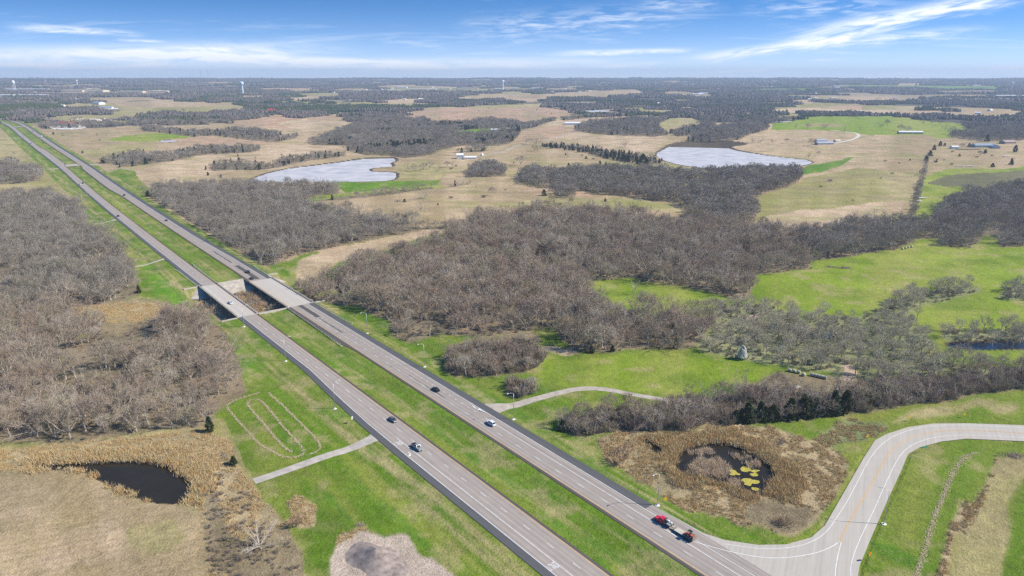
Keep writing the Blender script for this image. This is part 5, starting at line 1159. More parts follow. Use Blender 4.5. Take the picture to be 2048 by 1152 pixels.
    for r0, r1, d in ((2200, 3600, 34), (3600, 6000, 62), (6000, 11000, 125)):
        th = np.radians(40); x, y = jitgrid(-r1 * .72, r1 * .72, r0 * .7, r1, d, rng); r = np.hypot(x, y); k = (r >= r0) & (r < r1) & in_view(x, y); x, y = x[k], y[k]
        c, wd = classify(x, y); k = (wd >= 0) & (fbm(x / 160, y / 160, 3, 41) > .34); x, y, wd = x[k], y[k], wd[k]
        # hedgerows: tree lines along a loose grid of field borders
        P_.append(np.stack([x, y, land_z(x, y) - 1], 1)); f = 48 if d < 40 else (56 if d < 70 else 75)
        S_.append(np.stack([np.full(len(x), d * 1.5), np.full(len(x), d * 1.5), np.full(len(x), f) * rng.uniform(.7, 1.15, len(x))], 1)); E_.append(fbm(x / 240, y / 120, 3, 19) + rng.uniform(-.12, .12, len(x)) > .56)
    P_, S_, E_ = np.concatenate(P_), np.concatenate(S_), np.concatenate(E_)
    scatter('woodland', P_[~E_], S_[~E_], V_GR, 4, WOODLAB['far'][1], 'woods', 8)
    scatter('evergreens', P_[E_], S_[E_] * np.array([.7, .7, .9]), V_GRE, 2, 'dark evergreen groves of the far plain', 'evergreens', 9)
    # ---- single field trees: photo pixel of the foot, height in metres
    OAK = [(1041, 332, 15, 'lone round oak standing on the tan field right of the white farmhouse'), (843, 428, 11, 'lone bare tree on the tan field above the central wood, nearest'), (985, 391, 10, 'lone bare tree in the middle of the tan field'),
           (850, 397, 9, 'bare tree at the end of the hedgerow below the dam'), (1296, 632, 12, 'pale spreading tree at the edge of the small central field'), (1072, 290, 13, 'tree group by the lane bend, leftmost'),
           (1061, 289, 13, 'tree group by the lane bend, middle'), (1052, 288, 12, 'tree group by the lane bend, rightmost'), (1068, 302, 11, 'tree on a green patch below the lane bend, left'), (1075, 302, 10, 'tree on a green patch below the lane bend, right'),
           (1135, 316, 9, 'bare tree beside the cedar belt'), (1249, 294, 11, 'bare tree on the tan field left of the right lake'), (830, 343, 10, 'bare tree beside the left lake, first row'), (848, 342, 11, 'bare tree beside the left lake, second row'), (860, 339, 12, 'bare tree beside the left lake, third row'),
           (895, 335, 9, 'bare tree below the white farmhouse, left'), (905, 334, 8, 'bare tree below the white farmhouse, right'), (875, 344, 7, 'small bare tree below the white farmhouse'), (817, 341, 9, 'bare tree nearest the left lake shore'),
           (1505, 286, 10, 'bare tree on the point of the right lake'), (1520, 285, 9, 'second bare tree on the point of the right lake'), (1545, 286, 8, 'third bare tree on the point of the right lake'), (1573, 287, 10, 'fourth bare tree on the point of the right lake'), (1622, 291, 13, 'tall tree left of the low farmhouse'),
           (1617, 316, 8, 'dark bush on the right lake shore'), (1637, 311, 7, 'thin bare tree by the right lake shore'), (1688, 266, 13, 'tall tree beside the concrete lane'), (1960, 312, 9, 'small bare tree below the right houses'), (1924, 297, 9, 'bare tree beside the right white garage'),
           (1775, 252, 16, 'broad tree on the far pasture, left one'), (1762, 254, 12, 'small tree on the far pasture'), (1800, 262, 15, 'broad tree on the far pasture, lower'), (1815, 266, 15, 'broad tree on the far pasture beside the barn'), (1846, 250, 13, 'tree in the row on the far pasture, left'), (1862, 250, 13, 'tree in the row on the far pasture, middle'), (1880, 251, 13, 'tree in the row on the far pasture, right'),
           (1890, 261, 12, 'tree on the far pasture right side, left'), (1906, 264, 13, 'tree on the far pasture right side, right'), (1591, 258, 11, 'tree along the pasture fence, left'), (1615, 257, 12, 'tree along the pasture fence, middle'), (1649, 257, 10, 'tree along the pasture fence, right'), (1720, 262, 9, 'tree right of the concrete lane'),
           (329, 228, 15, 'round tree on the far olive field, left'), (368, 226, 14, 'round tree on the far olive field, right'), (470, 244, 13, 'round tree on the far rust field'), (30, 312, 8, 'bush above the left copse'), (1716, 706, 8, 'twisted bare tree behind the hay bales')]
    for px_, py_, h, lab in OAK:
        q = P(px_, py_); single('bare', 'bare_tree', q[0], q[1], h, lab, 'tree', 'single bare trees on the fields', 1.15)
    CED = [(420, 864, 6.5, 1.0, 'dark cedar at the corner of the straw windrows'), (468, 930, 3.6, 1.5, 'dark round cedar bush beside the driveway end'), (1125, 858, 4.5, 1.1, 'dark cedar at the left end of the tree belt'), (278, 586, 5, 1.2, 'dark cedar at the corner of the left wood'),
           (955, 660, 3.5, 1.2, 'small cedar in front of the central wood'), (1183, 706, 4, 1.3, 'dark bush below the central wood, left'), (1225, 703, 3, 1.5, 'dark bush below the central wood, right'), (1352, 697, 5, 1.2, 'dark cedar at the right end of the meadow edge'), (1345, 672, 6.5, 1.0, 'pointed cedar above the meadow edge'),
           (664, 400, 6, 1.2, 'lone cedar in the hedgerow below the dam'), (606, 402, 5, 1.2, 'low cedar below the left lake'), (910, 372, 7, 1.0, 'pointed cedar on the hedgerow end'), (1088, 391, 7, 1.4, 'dark round bush on the tan field'),
           (748, 522, 5, 1.2, 'cedar in the budding willows right of the bridges'), (412, 340, 6, 1.2, 'round cedar on the straw field, left'), (416, 351, 5, 1.2, 'round cedar on the straw field, lower'), (442, 355, 4, 1.3, 'low cedar on the straw field'), (462, 325, 7, 1., 'pointed cedar on the straw field'), (511, 327, 6, 1.1, 'pointed cedar left of the lake'), (476, 313, 5, 1.1, 'cedar below the far hedgerow'),
           (240, 335, 6, 1.3, 'dark cedar at the near end of the far hedgerow'), (205, 326, 7, 1.4, 'dark cedar at the highway end of the hedgerow'), (296, 392, 7, 1.4, 'dark cedar at the corner of the right wood'), (107, 269, 6, 1.3, 'dark bush beside the far highway'), (165, 306, 4, 1.4, 'low dark bush right of the highway'), (24, 325, 7, 1.3, 'dark bush above the left edge copse'),
           (1852, 322, 8, 1.5, 'dark cedar in the fence row, nearest'), (1860, 312, 9, 1.4, 'dark cedar in the fence row, second'), (1873, 325, 6, 1.3, 'round cedar right of the fence row, lower'), (1868, 300, 9, 1.4, 'dark cedar in the fence row, third'), (1880, 292, 9, 1.4, 'dark cedar in the fence row, farthest'), (1889, 292, 6, 1.3, 'round cedar right of the fence row, upper'),
           (1970, 307, 7, 1.5, 'round dark cedar below the right house'), (2022, 330, 10, 1.2, 'big dark cedar on the right tan field'), (2030, 304, 12, 1.2, 'tall dark cedar at the right edge'), (1938, 294, 7, 1.3, 'dark cedar beside the right house'), (1974, 283, 14, 1.1, 'tall evergreen behind the right house'), (1985, 334, 6, 1.8, 'dark bush beside the scrap pile'),
           (1200, 329, 6, 1.3, 'round cedar above the lake wood, left'), (1212, 330, 5, 1.2, 'round cedar above the lake wood, right'), (1135, 348, 8, 1.2, 'dark cedar at the left of the lake wood'), (1735, 812, 6, 1.3, 'dark cedar in the belt, right one'), (1760, 806, 6, 1.3, 'dark cedar in the belt, far right')]
    for k, px_ in enumerate(np.linspace(1470, 1690, 19)):
        CED.append((px_, np.interp(px_, [1470, 1570, 1690], [846, 840, 826]), [5.5, 6.5, 5, 6, 7, 8.5, 9][(k * 3) % 7] * (1.15 if px_ > 1600 else 1), 1.05, None))
    for px_, py_, h, wd_, lab in CED:
        q = P(px_, py_); single('cedar', 'cedar_tree', q[0], q[1], h, lab or 'dark cedar in the dense row above the ramp', 'evergreen', 'cedars in the belt above the ramp' if lab is None else 'single dark cedars', wd_)
    FB = [('on the straw field above the left lake', [(420, 345), (640, 325), (560, 300), (430, 330)], 7), ('on the tan field between the two lakes', [(880, 330), (1190, 300), (1200, 325), (930, 350)], 9), ('on the tan field above the central wood', [(700, 400), (1050, 375), (1340, 405), (1250, 412), (950, 410), (720, 415)], 12),
          ('on the far tan field beside the store', [(110, 270), (290, 262), (300, 290), (190, 300)], 7), ('on the rust field in the centre distance', [(830, 240), (960, 215), (1140, 224), (1060, 240)], 14), ('on the long right pasture', [(1560, 425), (1650, 350), (1840, 300), (1800, 400)], 8), ('on the right tan field below the houses', [(1860, 330), (1880, 300), (2040, 300), (2040, 335)], 8)]
    for where, pl_, n in FB:
        pg = poly(pl_); got = 0
        while got < n:
            q = pg.min(0) + rng.uniform(size=2) * (pg.max(0) - pg.min(0))
            if not inpoly(q[:1], q[1:], pg)[0]: continue
            if any(inpoly(q[:1], q[1:], WATP[k_])[0] for k_ in WATP): continue
            got += 1; single('shrub' if got % 3 else 'cedar', 'field_bush', q[0], q[1], rng.uniform(2.2, 4.5), 'small dark bush ' + where, 'bush', 'bushes ' + where, 1.5)
    # cedars of the belt left of the right lake, one by one
    for k, t in enumerate(np.linspace(0, 1, 26)):
        px_ = 1085 + t * 225; py_ = np.interp(px_, [1085, 1180, 1240, 1310], [293, 306, 318, 326]) + rng.uniform(-2, 2); q = P(px_, py_)
        single('cedar', 'cedar_tree', q[0], q[1], rng.uniform(6, 10), 'dark cedar in the belt left of the right lake', 'evergreen', 'cedars in the belt left of the right lake', 1.2)
    # willows and budding trees
    for px_, py_, h, lab in [(640, 592, 6, 'budding yellow green willow right of the bridges, left'), (665, 600, 7, 'budding yellow green willow right of the bridges, second'), (700, 606, 7, 'budding yellow green willow right of the bridges, third'), (730, 600, 6, 'budding yellow green willow right of the bridges, fourth'), (815, 560, 8, 'budding yellow green tree inside the central wood, left'), (838, 565, 7, 'budding yellow green tree inside the central wood, right'),
                             (165, 690, 6, 'yellow green budding tree in the lower left wood'), (1630, 520, 7, 'yellowish tree at the corner of the right green field'), (1860, 460, 8, 'yellowish tree above the hay bale row')]:
        q = P(px_, py_); single('bud', 'budding_tree', q[0], q[1], h, lab, 'tree', 'trees coming into leaf', 1.2)
    for px_, py_, h, lab in [(1235, 925, 5.5, 'orange brown willow bush left of the marsh pool'), (1250, 905, 5, 'second orange brown willow bush left of the marsh pool'), (1575, 1050, 3.4, 'reddish bush at the near tip of the marsh'), (1555, 1045, 2.6, 'low reddish bush at the near tip of the marsh'), (1565, 888, 2.6, 'small grey bush above the marsh'),
                             (1385, 950, 3, 'brown reed bush at the marsh edge'), (790, 640, 7, 'pinkish bush at the corner of the central wood'), (592, 1052, 4.2, 'dense brown green bush beside the dead tree')]:
        q = P(px_, py_); single('rust' if 'grey' not in lab else 'shrub', 'willow_bush', q[0], q[1], h, lab, 'bush', 'single bushes', 1.3)
    for k in range(84):
        s_, o_ = rng.uniform(104, 152), [rng.uniform(3, 17), rng.uniform(-34, -12), rng.uniform(3, 17), rng.uniform(37, 60)][k % 4]; q = lp(s_, o_)
        single('rust' if k % 3 else 'shrub', 'willow_bush', q[0], q[1], rng.uniform(3.0, 5.2), 'brown willow scrub in the creek gully ' + ('between the two bridges' if 0 < o_ < 18 else ('left of the bridges' if o_ < 0 else 'right of the bridges')), 'bush', 'willow scrub in the creek gully', 1.4)
    # white flowering tree
    tr, cr = bare_tree(71, 6.5, .35, 5, .05, .2, 6, 4); q = np.random.default_rng(3); C = TreeMesh(); n = 7500
    zz_ = q.uniform(.12, 1, n); a = q.uniform(0, 6.283, n); rr_ = 2.6 * np.power(1 - zz_, .55) * np.clip(zz_ * 4, .4, 1) * np.sqrt(q.uniform(.15, 1, n)); P0 = np.stack([np.cos(a) * rr_, np.sin(a) * rr_, zz_ * 6.3], 1)
    keep = fbm(P0[:, 0] * 1.2 + P0[:, 2], P0[:, 1] * 1.2 - P0[:, 2], 2, 3) > .38; P0 = P0[keep]; C.tri(P0, unit(q.normal(size=(len(P0), 3))), q.uniform(.2, .45, len(P0)), .3, q)
    p = P(1484, 719); e = empty('flowering_tree', (p[0], p[1], gz(*p)), 0, 'small conical white flowering tree at the meadow edge', 'tree'); one_t = put('trunk', one('trunk', tr, M_TRUNK), e); put('branches', one('branches', cr, M_TWIG), e); put('blossom', one('blossom', C.arrays(), M_PETAL), e)
    e.scale = (1.12, 1.12, 1.12)
    # dead pale tree by the pond
    tr, cr = bare_tree(77, 9, .85, 6, .05, .10, 8, 5, up=-.15); p = P(522, 1098); mt = mat('bleached_wood', (.56, .48, .39), .9, var=.2)
    e = empty('dead_tree', (p[0], p[1], gz(*p)), 1.0, 'bleached dead tree with crooked limbs near the pond', 'tree'); put('trunk', one('trunk', tr, mt), e); put('crown', one('crown', cr, mt), e); e.scale = (1.05, 1.05, .62)
    # pale trees standing out
    for px_, py_, h, lab in [(945, 500, 12, 'tall whitish tree in the central wood'), (1270, 590, 9, 'whitish tree left of the small central field'), (960, 585, 10, 'whitish forked tree in the middle of the central wood')]:
        p = P(px_, py_); tr, cr = bare_tree(int(px_), h, .5, 8, .05, .25, 6, 4); e = empty('pale_tree', (p[0], p[1], gz(*p)), 0, lab, 'tree', 'whitish trees in the central wood'); mm = mat('pale_bark', (.52, .47, .41), .9); put('trunk', one('trunk', tr, mm), e); put('crown', one('crown', cr, mm), e)
    # ---- dry grass and reeds
    V_TU = variants('tuft', [one('tuft', tuft(600 + i, 1.0, 46, .085, .7), M_GRASS) for i in range(4)])
    x, y = jitgrid(-300, 300, 130, 420, .95, rng); k = in_view(x, y, 40); x, y = x[k], y[k]; c, wd = classify(x, y)
    wm = np.zeros(x.shape, bool)
    for key in ('pond', 'marsh', 'marsh2'): wm |= inpoly(x + 3.2 * (fbm(x / 2.6, y / 2.6, 3, 71) - .5), y + 3.2 * (fbm(x / 2.6 + 9, y / 2.6, 3, 73) - .5), chaikin(WATP[key], 1))
    d_ = (np.isin(c, [CI['dry'], CI['reed'], CI['grey']])) & ~wm & (wd < 0); reedm = c == CI['reed']
    s, o = hw_inv(x, y); d_ &= ~((o > -16) & (o < 36)); d_ &= (fbm(x / 4, y / 4, 3, 88) + .12 * reedm) > .40
    for pg, _ in LOW: d_ &= ~inpoly(x, y, pg)
    x, y, reedm = x[d_], y[d_], reedm[d_]; n = len(x)
    scatter('dry_grass', np.stack([x, y, land_z(x, y)], 1), np.where(reedm, rng.uniform(1.0, 2.1, n), rng.uniform(.5, 1.15, n)), V_TU, 4, 'tall dry tan grass and reeds around the ponds', 'grass', 10)
    V_TP = variants('pinktuft', [one('tuft', tuft(640 + i, 1.0, 46, .085, .7), M_REEDP) for i in range(3)])
    # reed islands in the marsh
    x, y = jitgrid(60, 140, 170, 260, .55, rng); isl = np.zeros(x.shape, bool)
    for pl_ in ([(1378, 930), (1400, 915), (1440, 915), (1462, 935), (1455, 950), (1420, 952), (1385, 945)], [(1370, 905), (1400, 897), (1425, 895), (1420, 906), (1385, 912)], [(1466, 908), (1490, 900), (1500, 912), (1480, 918)], [(1490, 922), (1515, 918), (1520, 930), (1500, 932)], [(1455, 958), (1475, 955), (1478, 975), (1458, 972)]): isl |= inpoly(x, y, poly(pl_))
    isl &= fbm(x / 1.1, y / 1.1, 3, 9) > .54; x, y = x[isl], y[isl]
    scatter('reeds', np.stack([x, y, np.full(len(x), -.8)], 1), rng.uniform(1.1, 1.9, len(x)), V_TP, 3, 'pinkish tan reed islands standing in the marsh pool', 'reeds', 12)
    # algae mats
    WZ = gz(*grow(chaikin(WATP['marsh'], 2), 1.4).mean(0)) - .75
    ma = mat('yellow_algae', (.40, .34, .06), .9, var=.5, scale=1.6)
    for k, (pts_, lab) in enumerate([([(1460, 936), (1475, 934), (1478, 940), (1472, 950), (1462, 948)], 'yellow algae mat on the marsh pool, left'), ([(1488, 938), (1505, 934), (1526, 936), (1512, 948), (1498, 951)], 'yellow algae mat on the marsh pool, upper right'), ([(1485, 964), (1500, 954), (1516, 958), (1512, 966), (1498, 971)], 'yellow algae mat on the marsh pool, lower middle'), ([(1506, 974), (1514, 970), (1520, 978), (1510, 979)], 'small yellow algae mat on the marsh pool, lowest')]):
        c0 = poly(pts_).mean(0); ext = np.ptp(poly(pts_), axis=0)
        for j in range(7 if k < 3 else 3):
            cx = c0 + rng.normal(size=2) * ext * .24; rad_ = rng.uniform(.25, 1.0) * min(ext.min() * .32, 1.5) * (1.5 if j == 0 else 1); an = np.arange(26) * 2 * np.pi / 26
            rr_ = rad_ * (1 + .55 * (fbm(np.cos(an) * 1.6 + 7 * j, np.sin(an) * 1.6 + 5 * k, 3, 9) - .5) * 2); out = np.stack([cx[0] + np.cos(an) * rr_ * 1.3, cx[1] + np.sin(an) * rr_], 1)
            o_ = sheet('algae_mat', out, WZ - .0 + .02 + .006 * j, ma, label=lab, cat='algae'); o_['group'] = 'algae mats on the marsh pool'
    # straw windrows
    ms = mat('straw_windrow', (.48, .38, .25), .95, var=.4, scale=2.2, bump=.5)
    Zb = lambda p: [(a / 3.0, 768 + b / 3.0) for a, b in p]; Zr = lambda p: [(1366 + a / 3.0, 768 + b / 3.0) for a, b in p]
    for pl_, wd_, lab in [(Zb([(1560, 50), (1340, 120), (1400, 190), (1500, 300), (1550, 360), (1640, 410), (1720, 445), (1790, 440), (1830, 410), (1800, 360), (1700, 260), (1620, 160), (1570, 100), (1530, 90), (1470, 110), (1540, 190), (1640, 310), (1700, 380), (1750, 410)]), .5, 'looping windrow of cut straw on the grass left of the highway, inner loops'), (Zb([(1610, 50), (1700, 130), (1800, 230), (1880, 310), (1930, 370), (1900, 410), (1850, 425)]), .5, 'outer windrow of cut straw nearest the highway'),
                          (Zr([(1390, 1180), (1410, 1120), (1450, 1000), (1490, 860), (1530, 740), (1570, 660), (1600, 570), (1660, 470), (1720, 425), (1765, 412)]), .95, 'long straw windrow on the bright grass right of the ramp')]:
        c = poly(pl_)
        for _ in range(3):
            q = [c[0]]
            for a, b in zip(c[:-1], c[1:]): q += [a * .75 + b * .25, a * .25 + b * .75]
            q.append(c[-1]); c = np.array(q)
        sl = np.concatenate([[0], np.cumsum(np.linalg.norm(np.diff(c, axis=0), axis=1))]); n = int(sl[-1] * 24); t_ = rng.uniform(0, sl[-1], n)
        cx, cy = np.interp(t_, sl, c[:, 0]), np.interp(t_, sl, c[:, 1]); wj = wd_ * (.5 + 1.0 * fbm(t_ / 1.7, t_ * 0, 3, 5)); P0 = np.stack([cx + rng.normal(size=n) * wj * .5, cy + rng.normal(size=n) * wj * .5, np.zeros(n)], 1)
        P0[:, 2] = land_z(P0[:, 0], P0[:, 1]) + rng.uniform(.02, .2, n); D = unit(rng.normal(size=(n, 3)) * np.array([1, 1, .15])); TM = TreeMesh(); TM.tri(P0, D, rng.uniform(.25, .6, n), .22, rng, True); v, f = TM.arrays()
        tag(link('straw_windrow', v, f, ms), lab, 'straw', 'windrows of cut straw')
    # gravel mound
    c = P(752, 1120); mg = mat('dark_gravel', (.27, .22, .19), .95, var=.55, scale=.55, bump=1.0); mp = mat('pale_gravel', (.42, .38, .35), .95, var=.3, scale=1.6, bump=.8)
    V, f = [], []; nr, nt = 12, 40
    for i in range(nr + 1):
        for j in range(nt):
            a = 2 * math.pi * j / nt; t = i / nr; rr_ = 7.5 * (t + .02) * (1 + t * (.16 * math.sin(2 * a + 1) + .07 * math.sin(5 * a))); zz_ = 3.8 * (1 - t) ** 1.25 * (1 + .10 * t * math.sin(7 * a + 9 * t)) + .5 * t * (1 - t) * (float(vnoise(np.array([3 * math.cos(a) * t + 9]), np.array([3 * math.sin(a) * t + 9]), 3)[0]) - .5) * 3 - .08
            V.append((math.cos(a) * rr_ * 1.25, math.sin(a) * rr_ * .9, zz_))
    mi = []
    for i in range(nr):
        for j in range(nt): f.append((i * nt + j, i * nt + (j + 1) % nt, (i + 1) * nt + (j + 1) % nt, (i + 1) * nt + j)); mi.append(0)
    o_ = link('gravel_mound', V, f, [mg], loc=(c[0], c[1], gz(*c)), smooth=True, midx=mi); o_.rotation_euler.z = -.7; tag(o_, 'dark gravel mound on the pale gravel pad at the bottom edge', 'mound')

# ------------------------------------------------------------------ vehicles
M_GLASS = mat('dark_glass', (.02, .025, .03), .08, var=.05, spec=.8)
M_TYRE = mat('tyre_rubber', (.02, .02, .02), .9); M_RIM = mat('alloy_rim', (.45, .45, .46), .35, .8); M_LAMP = mat('clear_lamp', (.75, .75, .72), .2); M_TAIL = mat('red_lamp', (.35, .02, .02), .25); M_BLK = mat('black_trim', (.025, .025, .027), .6)
PAINT = {}
def paint(nm, c, r=.28, metal=.0):
    if nm not in PAINT: PAINT[nm] = mat('paint_' + nm, c, r, metal, var=.03, spec=.6)
    return PAINT[nm]
WHEEL = {}
def wheel(rt, x, y, r, w):
    k = (round(r, 2), round(w, 2))
    if k not in WHEEL:
        t = MB().lathe([(r * .62, -w / 2), (r * .94, -w / 2), (r, -w * .3), (r, w * .3), (r * .94, w / 2), (r * .62, w / 2)], 18, axis='y').mesh('wheel', M_TYRE, True)
        h = MB().lathe([(r * .25, -w * .53), (r * .6, -w * .46), (r * .62, w * .46), (r * .25, w * .53)], 12, axis='y').mesh('rim', M_RIM)
        WHEEL[k] = (t, h)
    t, h = WHEEL[k]; o = put('wheel', t, rt, (x, y, r)); put('rim', h, o)
def ringx(x, hw_, zb, zt, ch=.08, top=.9):
    return [(x, -hw_ + ch, zb), (x, hw_ - ch, zb), (x, hw_, zb + ch * 1.6), (x, hw_ * 1.0, (zb + zt) * .55), (x, hw_ * top, zt), (x, -hw_ * top, zt), (x, -hw_, (zb + zt) * .55), (x, -hw_, zb + ch * 1.6)]
def car(kind, pm, s, off, away, label, group, detail=True):
    """x forward; kind sedan / suv / pickup"""
    q = lp(s, off); dr = drift(np.array([s + 4.]))[0] - drift(np.array([s - 4.]))[0]
    rz = hwr() - math.atan2(dr, 8.0) + (0 if away else math.pi)
    rt = empty('car' if kind != 'pickup' else 'pickup_truck', (q[0], q[1], float(rz_(q, .022))), rz, label, 'car' if kind != 'pickup' else 'pickup', group)
    if kind == 'sedan': L, W_, hb, hr, r, cab = 4.75, .91, .92, 1.44, .33, (-1.75, -1.05, .45, 1.25)
    elif kind == 'suv': L, W_, hb, hr, r, cab = 4.75, .94, 1.05, 1.70, .37, (-2.2, -1.85, .4, 1.15)
    else: L, W_, hb, hr, r, cab = 5.8, .99, 1.15, 1.88, .40, (-.75, -.55, .75, 1.45)
    h = L / 2; zb = .24
    secs = [(-h, W_ * .86, zb + .12, hb * .90), (-h + .18, W_ * .97, zb, hb * .98), (-h + .9, W_, zb, hb), (h - 1.3, W_, zb, hb), (h - .45, W_ * .97, zb, hb * .88), (h - .1, W_ * .9, zb + .04, hb * .78), (h, W_ * .8, zb + .14, hb * .66)]
    if kind == 'pickup': secs = [(-h, W_ * .95, zb + .18, hb * .96), (-h + .08, W_, zb + .1, hb), (h - 1.45, W_, zb + .08, hb), (h - .3, W_ * .97, zb + .08, hb * .96), (h, W_ * .88, zb + .2, hb * .82)]
    b = MB().loft([ringx(*q_) for q_ in secs])
    x0, x1, x2, x3 = cab; wb, wt = W_ * .90, W_ * .74
    b.add([(x0, -wb, hb - .05), (x3, -wb, hb - .05), (x3, wb, hb - .05), (x0, wb, hb - .05), (x1, -wt, hr - .05), (x2, -wt, hr - .05), (x2, wt, hr - .05), (x1, wt, hr - .05)], [(0, 1, 5, 4), (1, 2, 6, 5), (2, 3, 7, 6), (3, 0, 4, 7)])
    b.add([(x1, -wt, hr - .05), (x2, -wt, hr - .05), (x2, wt, hr - .05), (x1, wt, hr - .05), (x1 + .1, -wt + .12, hr), (x2 - .15, -wt + .12, hr), (x2 - .15, wt - .12, hr), (x1 + .1, wt - .12, hr)], [(4, 5, 6, 7), (0, 1, 5, 4), (1, 2, 6, 5), (2, 3, 7, 6), (3, 0, 4, 7)])
    b.build('body', pm, rt)
    def pane(nm, p, push):
        c = sum((Vector(q_) for q_ in p), Vector()) / 4; pp = [Vector(q_) + (c - Vector(q_)) * .10 + Vector(push) for q_ in p]
        MB().add(pp, [(0, 1, 2, 3)]).build(nm, M_GLASS, rt)
    zB, zT = hb - .05, hr - .05
    pane('windshield', [(x3, -wb, zB), (x3, wb, zB), (x2, wt, zT), (x2, -wt, zT)], (.02, 0, .02)); pane('rear_window', [(x0, wb, zB), (x0, -wb, zB), (x1, -wt, zT), (x1, wt, zT)], (-.02, 0, .02))
    for sg in (-1, 1):
        xm0, xm1 = x0 + (x3 - x0) * .47, x1 + (x2 - x1) * .45
        pane('side_window', [(xm0, sg * wb, zB), (x3, sg * wb, zB), (x2, sg * wt, zT), (xm1, sg * wt, zT)], (0, sg * .015, .01)); pane('side_window', [(x0, sg * wb, zB), (xm0, sg * wb, zB), (xm1, sg * wt, zT), (x1, sg * wt, zT)], (0, sg * .015, .01))
    wx = h * .60
    for sx in (-1, 1):
        for sy in (-1, 1): wheel(rt, sx * wx + (.05 if sx > 0 else -.02), sy * (W_ - .10), r, .24)
    if detail:
        for sy in (-1, 1):
            MB().box(h - .16, h + .005, sy * W_ * .62 - .17, sy * W_ * .62 + .17, hb * .60, hb * .72).build('headlight', M_LAMP, rt)
            MB().box(-h - .012, -h + .1, sy * W_ * .66 - .15, sy * W_ * .66 + .15, hb * .66, hb * .84).build('tail_light', M_TAIL, rt)
            MB().box(x3 - .35, x3 - .18, sy * (W_ + .02) - .09, sy * (W_ + .02) + .09, hb + .0, hb + .13).build('mirror', M_BLK, rt)
        MB().box(h - .02, h + .015, -W_ * .45, W_ * .45, hb * .42, hb * .60).build('grille', M_BLK, rt)
    if kind == 'pickup': MB().box(-h + .12, x0 - .06, -W_ + .14, W_ - .14, hb - .02, hb + .012).build('cargo_bed', M_BLK, rt)
    return rt
def traffic():
    g1 = 'vehicles on the highway'
    car('sedan', paint('slate', (.10, .115, .14)), -74, -2.0, False, 'dark grey car in the inner lane of the left carriageway', g1)
    car('pickup', paint('silver', (.34, .36, .37), .3, .3), -98.5, -5.6, False, 'silver grey pickup on the left carriageway beside the turn lane', g1)
    car('sedan', paint('black', (.018, .02, .024)), -61, 26.3, True, 'black car on the right carriageway near the oval thicket', g1)
    car('suv', paint('white', (.72, .73, .76)), -100.5, 26.6, True, 'white estate car on the right carriageway by the farm track', g1)
    car('sedan', paint('white', (.72, .73, .76)), 118, -4.9, False, 'white car crossing the left bridge', g1)
    car('suv', paint('black', (.018, .02, .024)), 181, 26.3, True, 'black car approaching the right bridge, outer lane', g1)
    car('sedan', paint('charcoal', (.05, .05, .055)), 163, 22.9, True, 'dark car at the end of the right bridge, inner lane', g1)
    car('pickup', paint('white', (.72, .73, .76)), 726, -5.6, False, 'white pickup far along the left carriageway', g1)
    car('suv', paint('black', (.018, .02, .024)), 737, -1.9, False, 'black car beside the white pickup far along the left carriageway', g1)
    car('sedan', paint('green_black', (.03, .045, .045)), 465, -5.6, False, 'dark car on the left carriageway between the two access tracks', g1)
    car('suv', paint('black', (.018, .02, .024)), 600, 22.8, True, 'black car far along the right carriageway above the wood corner', g1)
    car('sedan', paint('maroon', (.12, .045, .045)), 412, 26.2, True, 'dark reddish car on the right carriageway beside the wood', g1)
    car('sedan', paint('charcoal', (.05, .05, .055)), 1372, -5.6, False, 'dark car on the left carriageway beyond the crossover', g1, False)
    car('sedan', paint('white', (.72, .73, .76)), 1595, -2, False, 'farthest car on the left carriageway', g1, False)
    car('sedan', paint('white', (.72, .73, .76)), 1211, 26.2, True, 'white car on the right carriageway just beyond the crossover', g1, False)
    car('sedan', paint('white', (.72, .73, .76)), 1446, 22.8, True, 'white car far up the right carriageway behind a lorry', g1, False)
    car('sedan', paint('charcoal', (.05, .05, .055)), 1679, 24.6, True, 'farthest dark car on the right carriageway', g1, False)
    # box lorry far away
    q = lp(1512, 26.2); rt = empty('box_lorry', (q[0], q[1], float(rz_(q, .022))), hwr(), 'dark red lorry far up the right carriageway', 'lorry', g1); mr = paint('maroon', (.12, .045, .045))
    MB().box(-4.2, 2.0, -1.2, 1.2, .9, 3.6, .05, .05).build('cargo_box', paint('box_white', (.6, .6, .6)), rt); MB().loft([ringx(2.1, 1.1, .6, 2.5), ringx(3.3, 1.1, .6, 2.5), ringx(3.6, 1.05, .6, 1.7), ringx(4.2, .95, .6, 1.5)]).build('cab', mr, rt)
    for x in (-3.2, -2.2, 3.3):
        for y in (-1, 1): wheel(rt, x, y, .5, .3)
    # red work truck with flat bed, trailer and small tractor
    q = lp(-183.6, 30.0); z = .022; rz = hwr() + .02; red = paint('red', (.55, .015, .05)); rust = paint('orange_red', (.50, .09, .04), .5)
    rt = empty('work_truck', (q[0], q[1], z), rz, 'red crew cab work truck with a loaded dark flatbed towing a trailer', 'truck')
    MB().loft([ringx(-.15, 1.0, .45, 1.2), ringx(1.5, 1.0, .45, 1.22), ringx(2.7, .98, .45, 1.16), ringx(3.1, .9, .5, .98)]).build('body', red, rt)
    cb = MB(); cb.loft([[(-.1, -.9, 1.15), (-.1, .9, 1.15), (-.05, .74, 1.95), (-.05, -.74, 1.95)], [(1.2, -.9, 1.15), (1.2, .9, 1.15), (1.0, .74, 1.97), (1.0, -.74, 1.97)], [(1.75, -.9, 1.15), (1.75, .9, 1.15), (1.15, .72, 1.95), (1.15, -.72, 1.95)]]).build('cab', red, rt)
    MB().add([(1.77, -.8, 1.2), (1.77, .8, 1.2), (1.2, .66, 1.92), (1.2, -.66, 1.92)], [(0, 1, 2, 3)]).build('windshield', M_GLASS, rt)
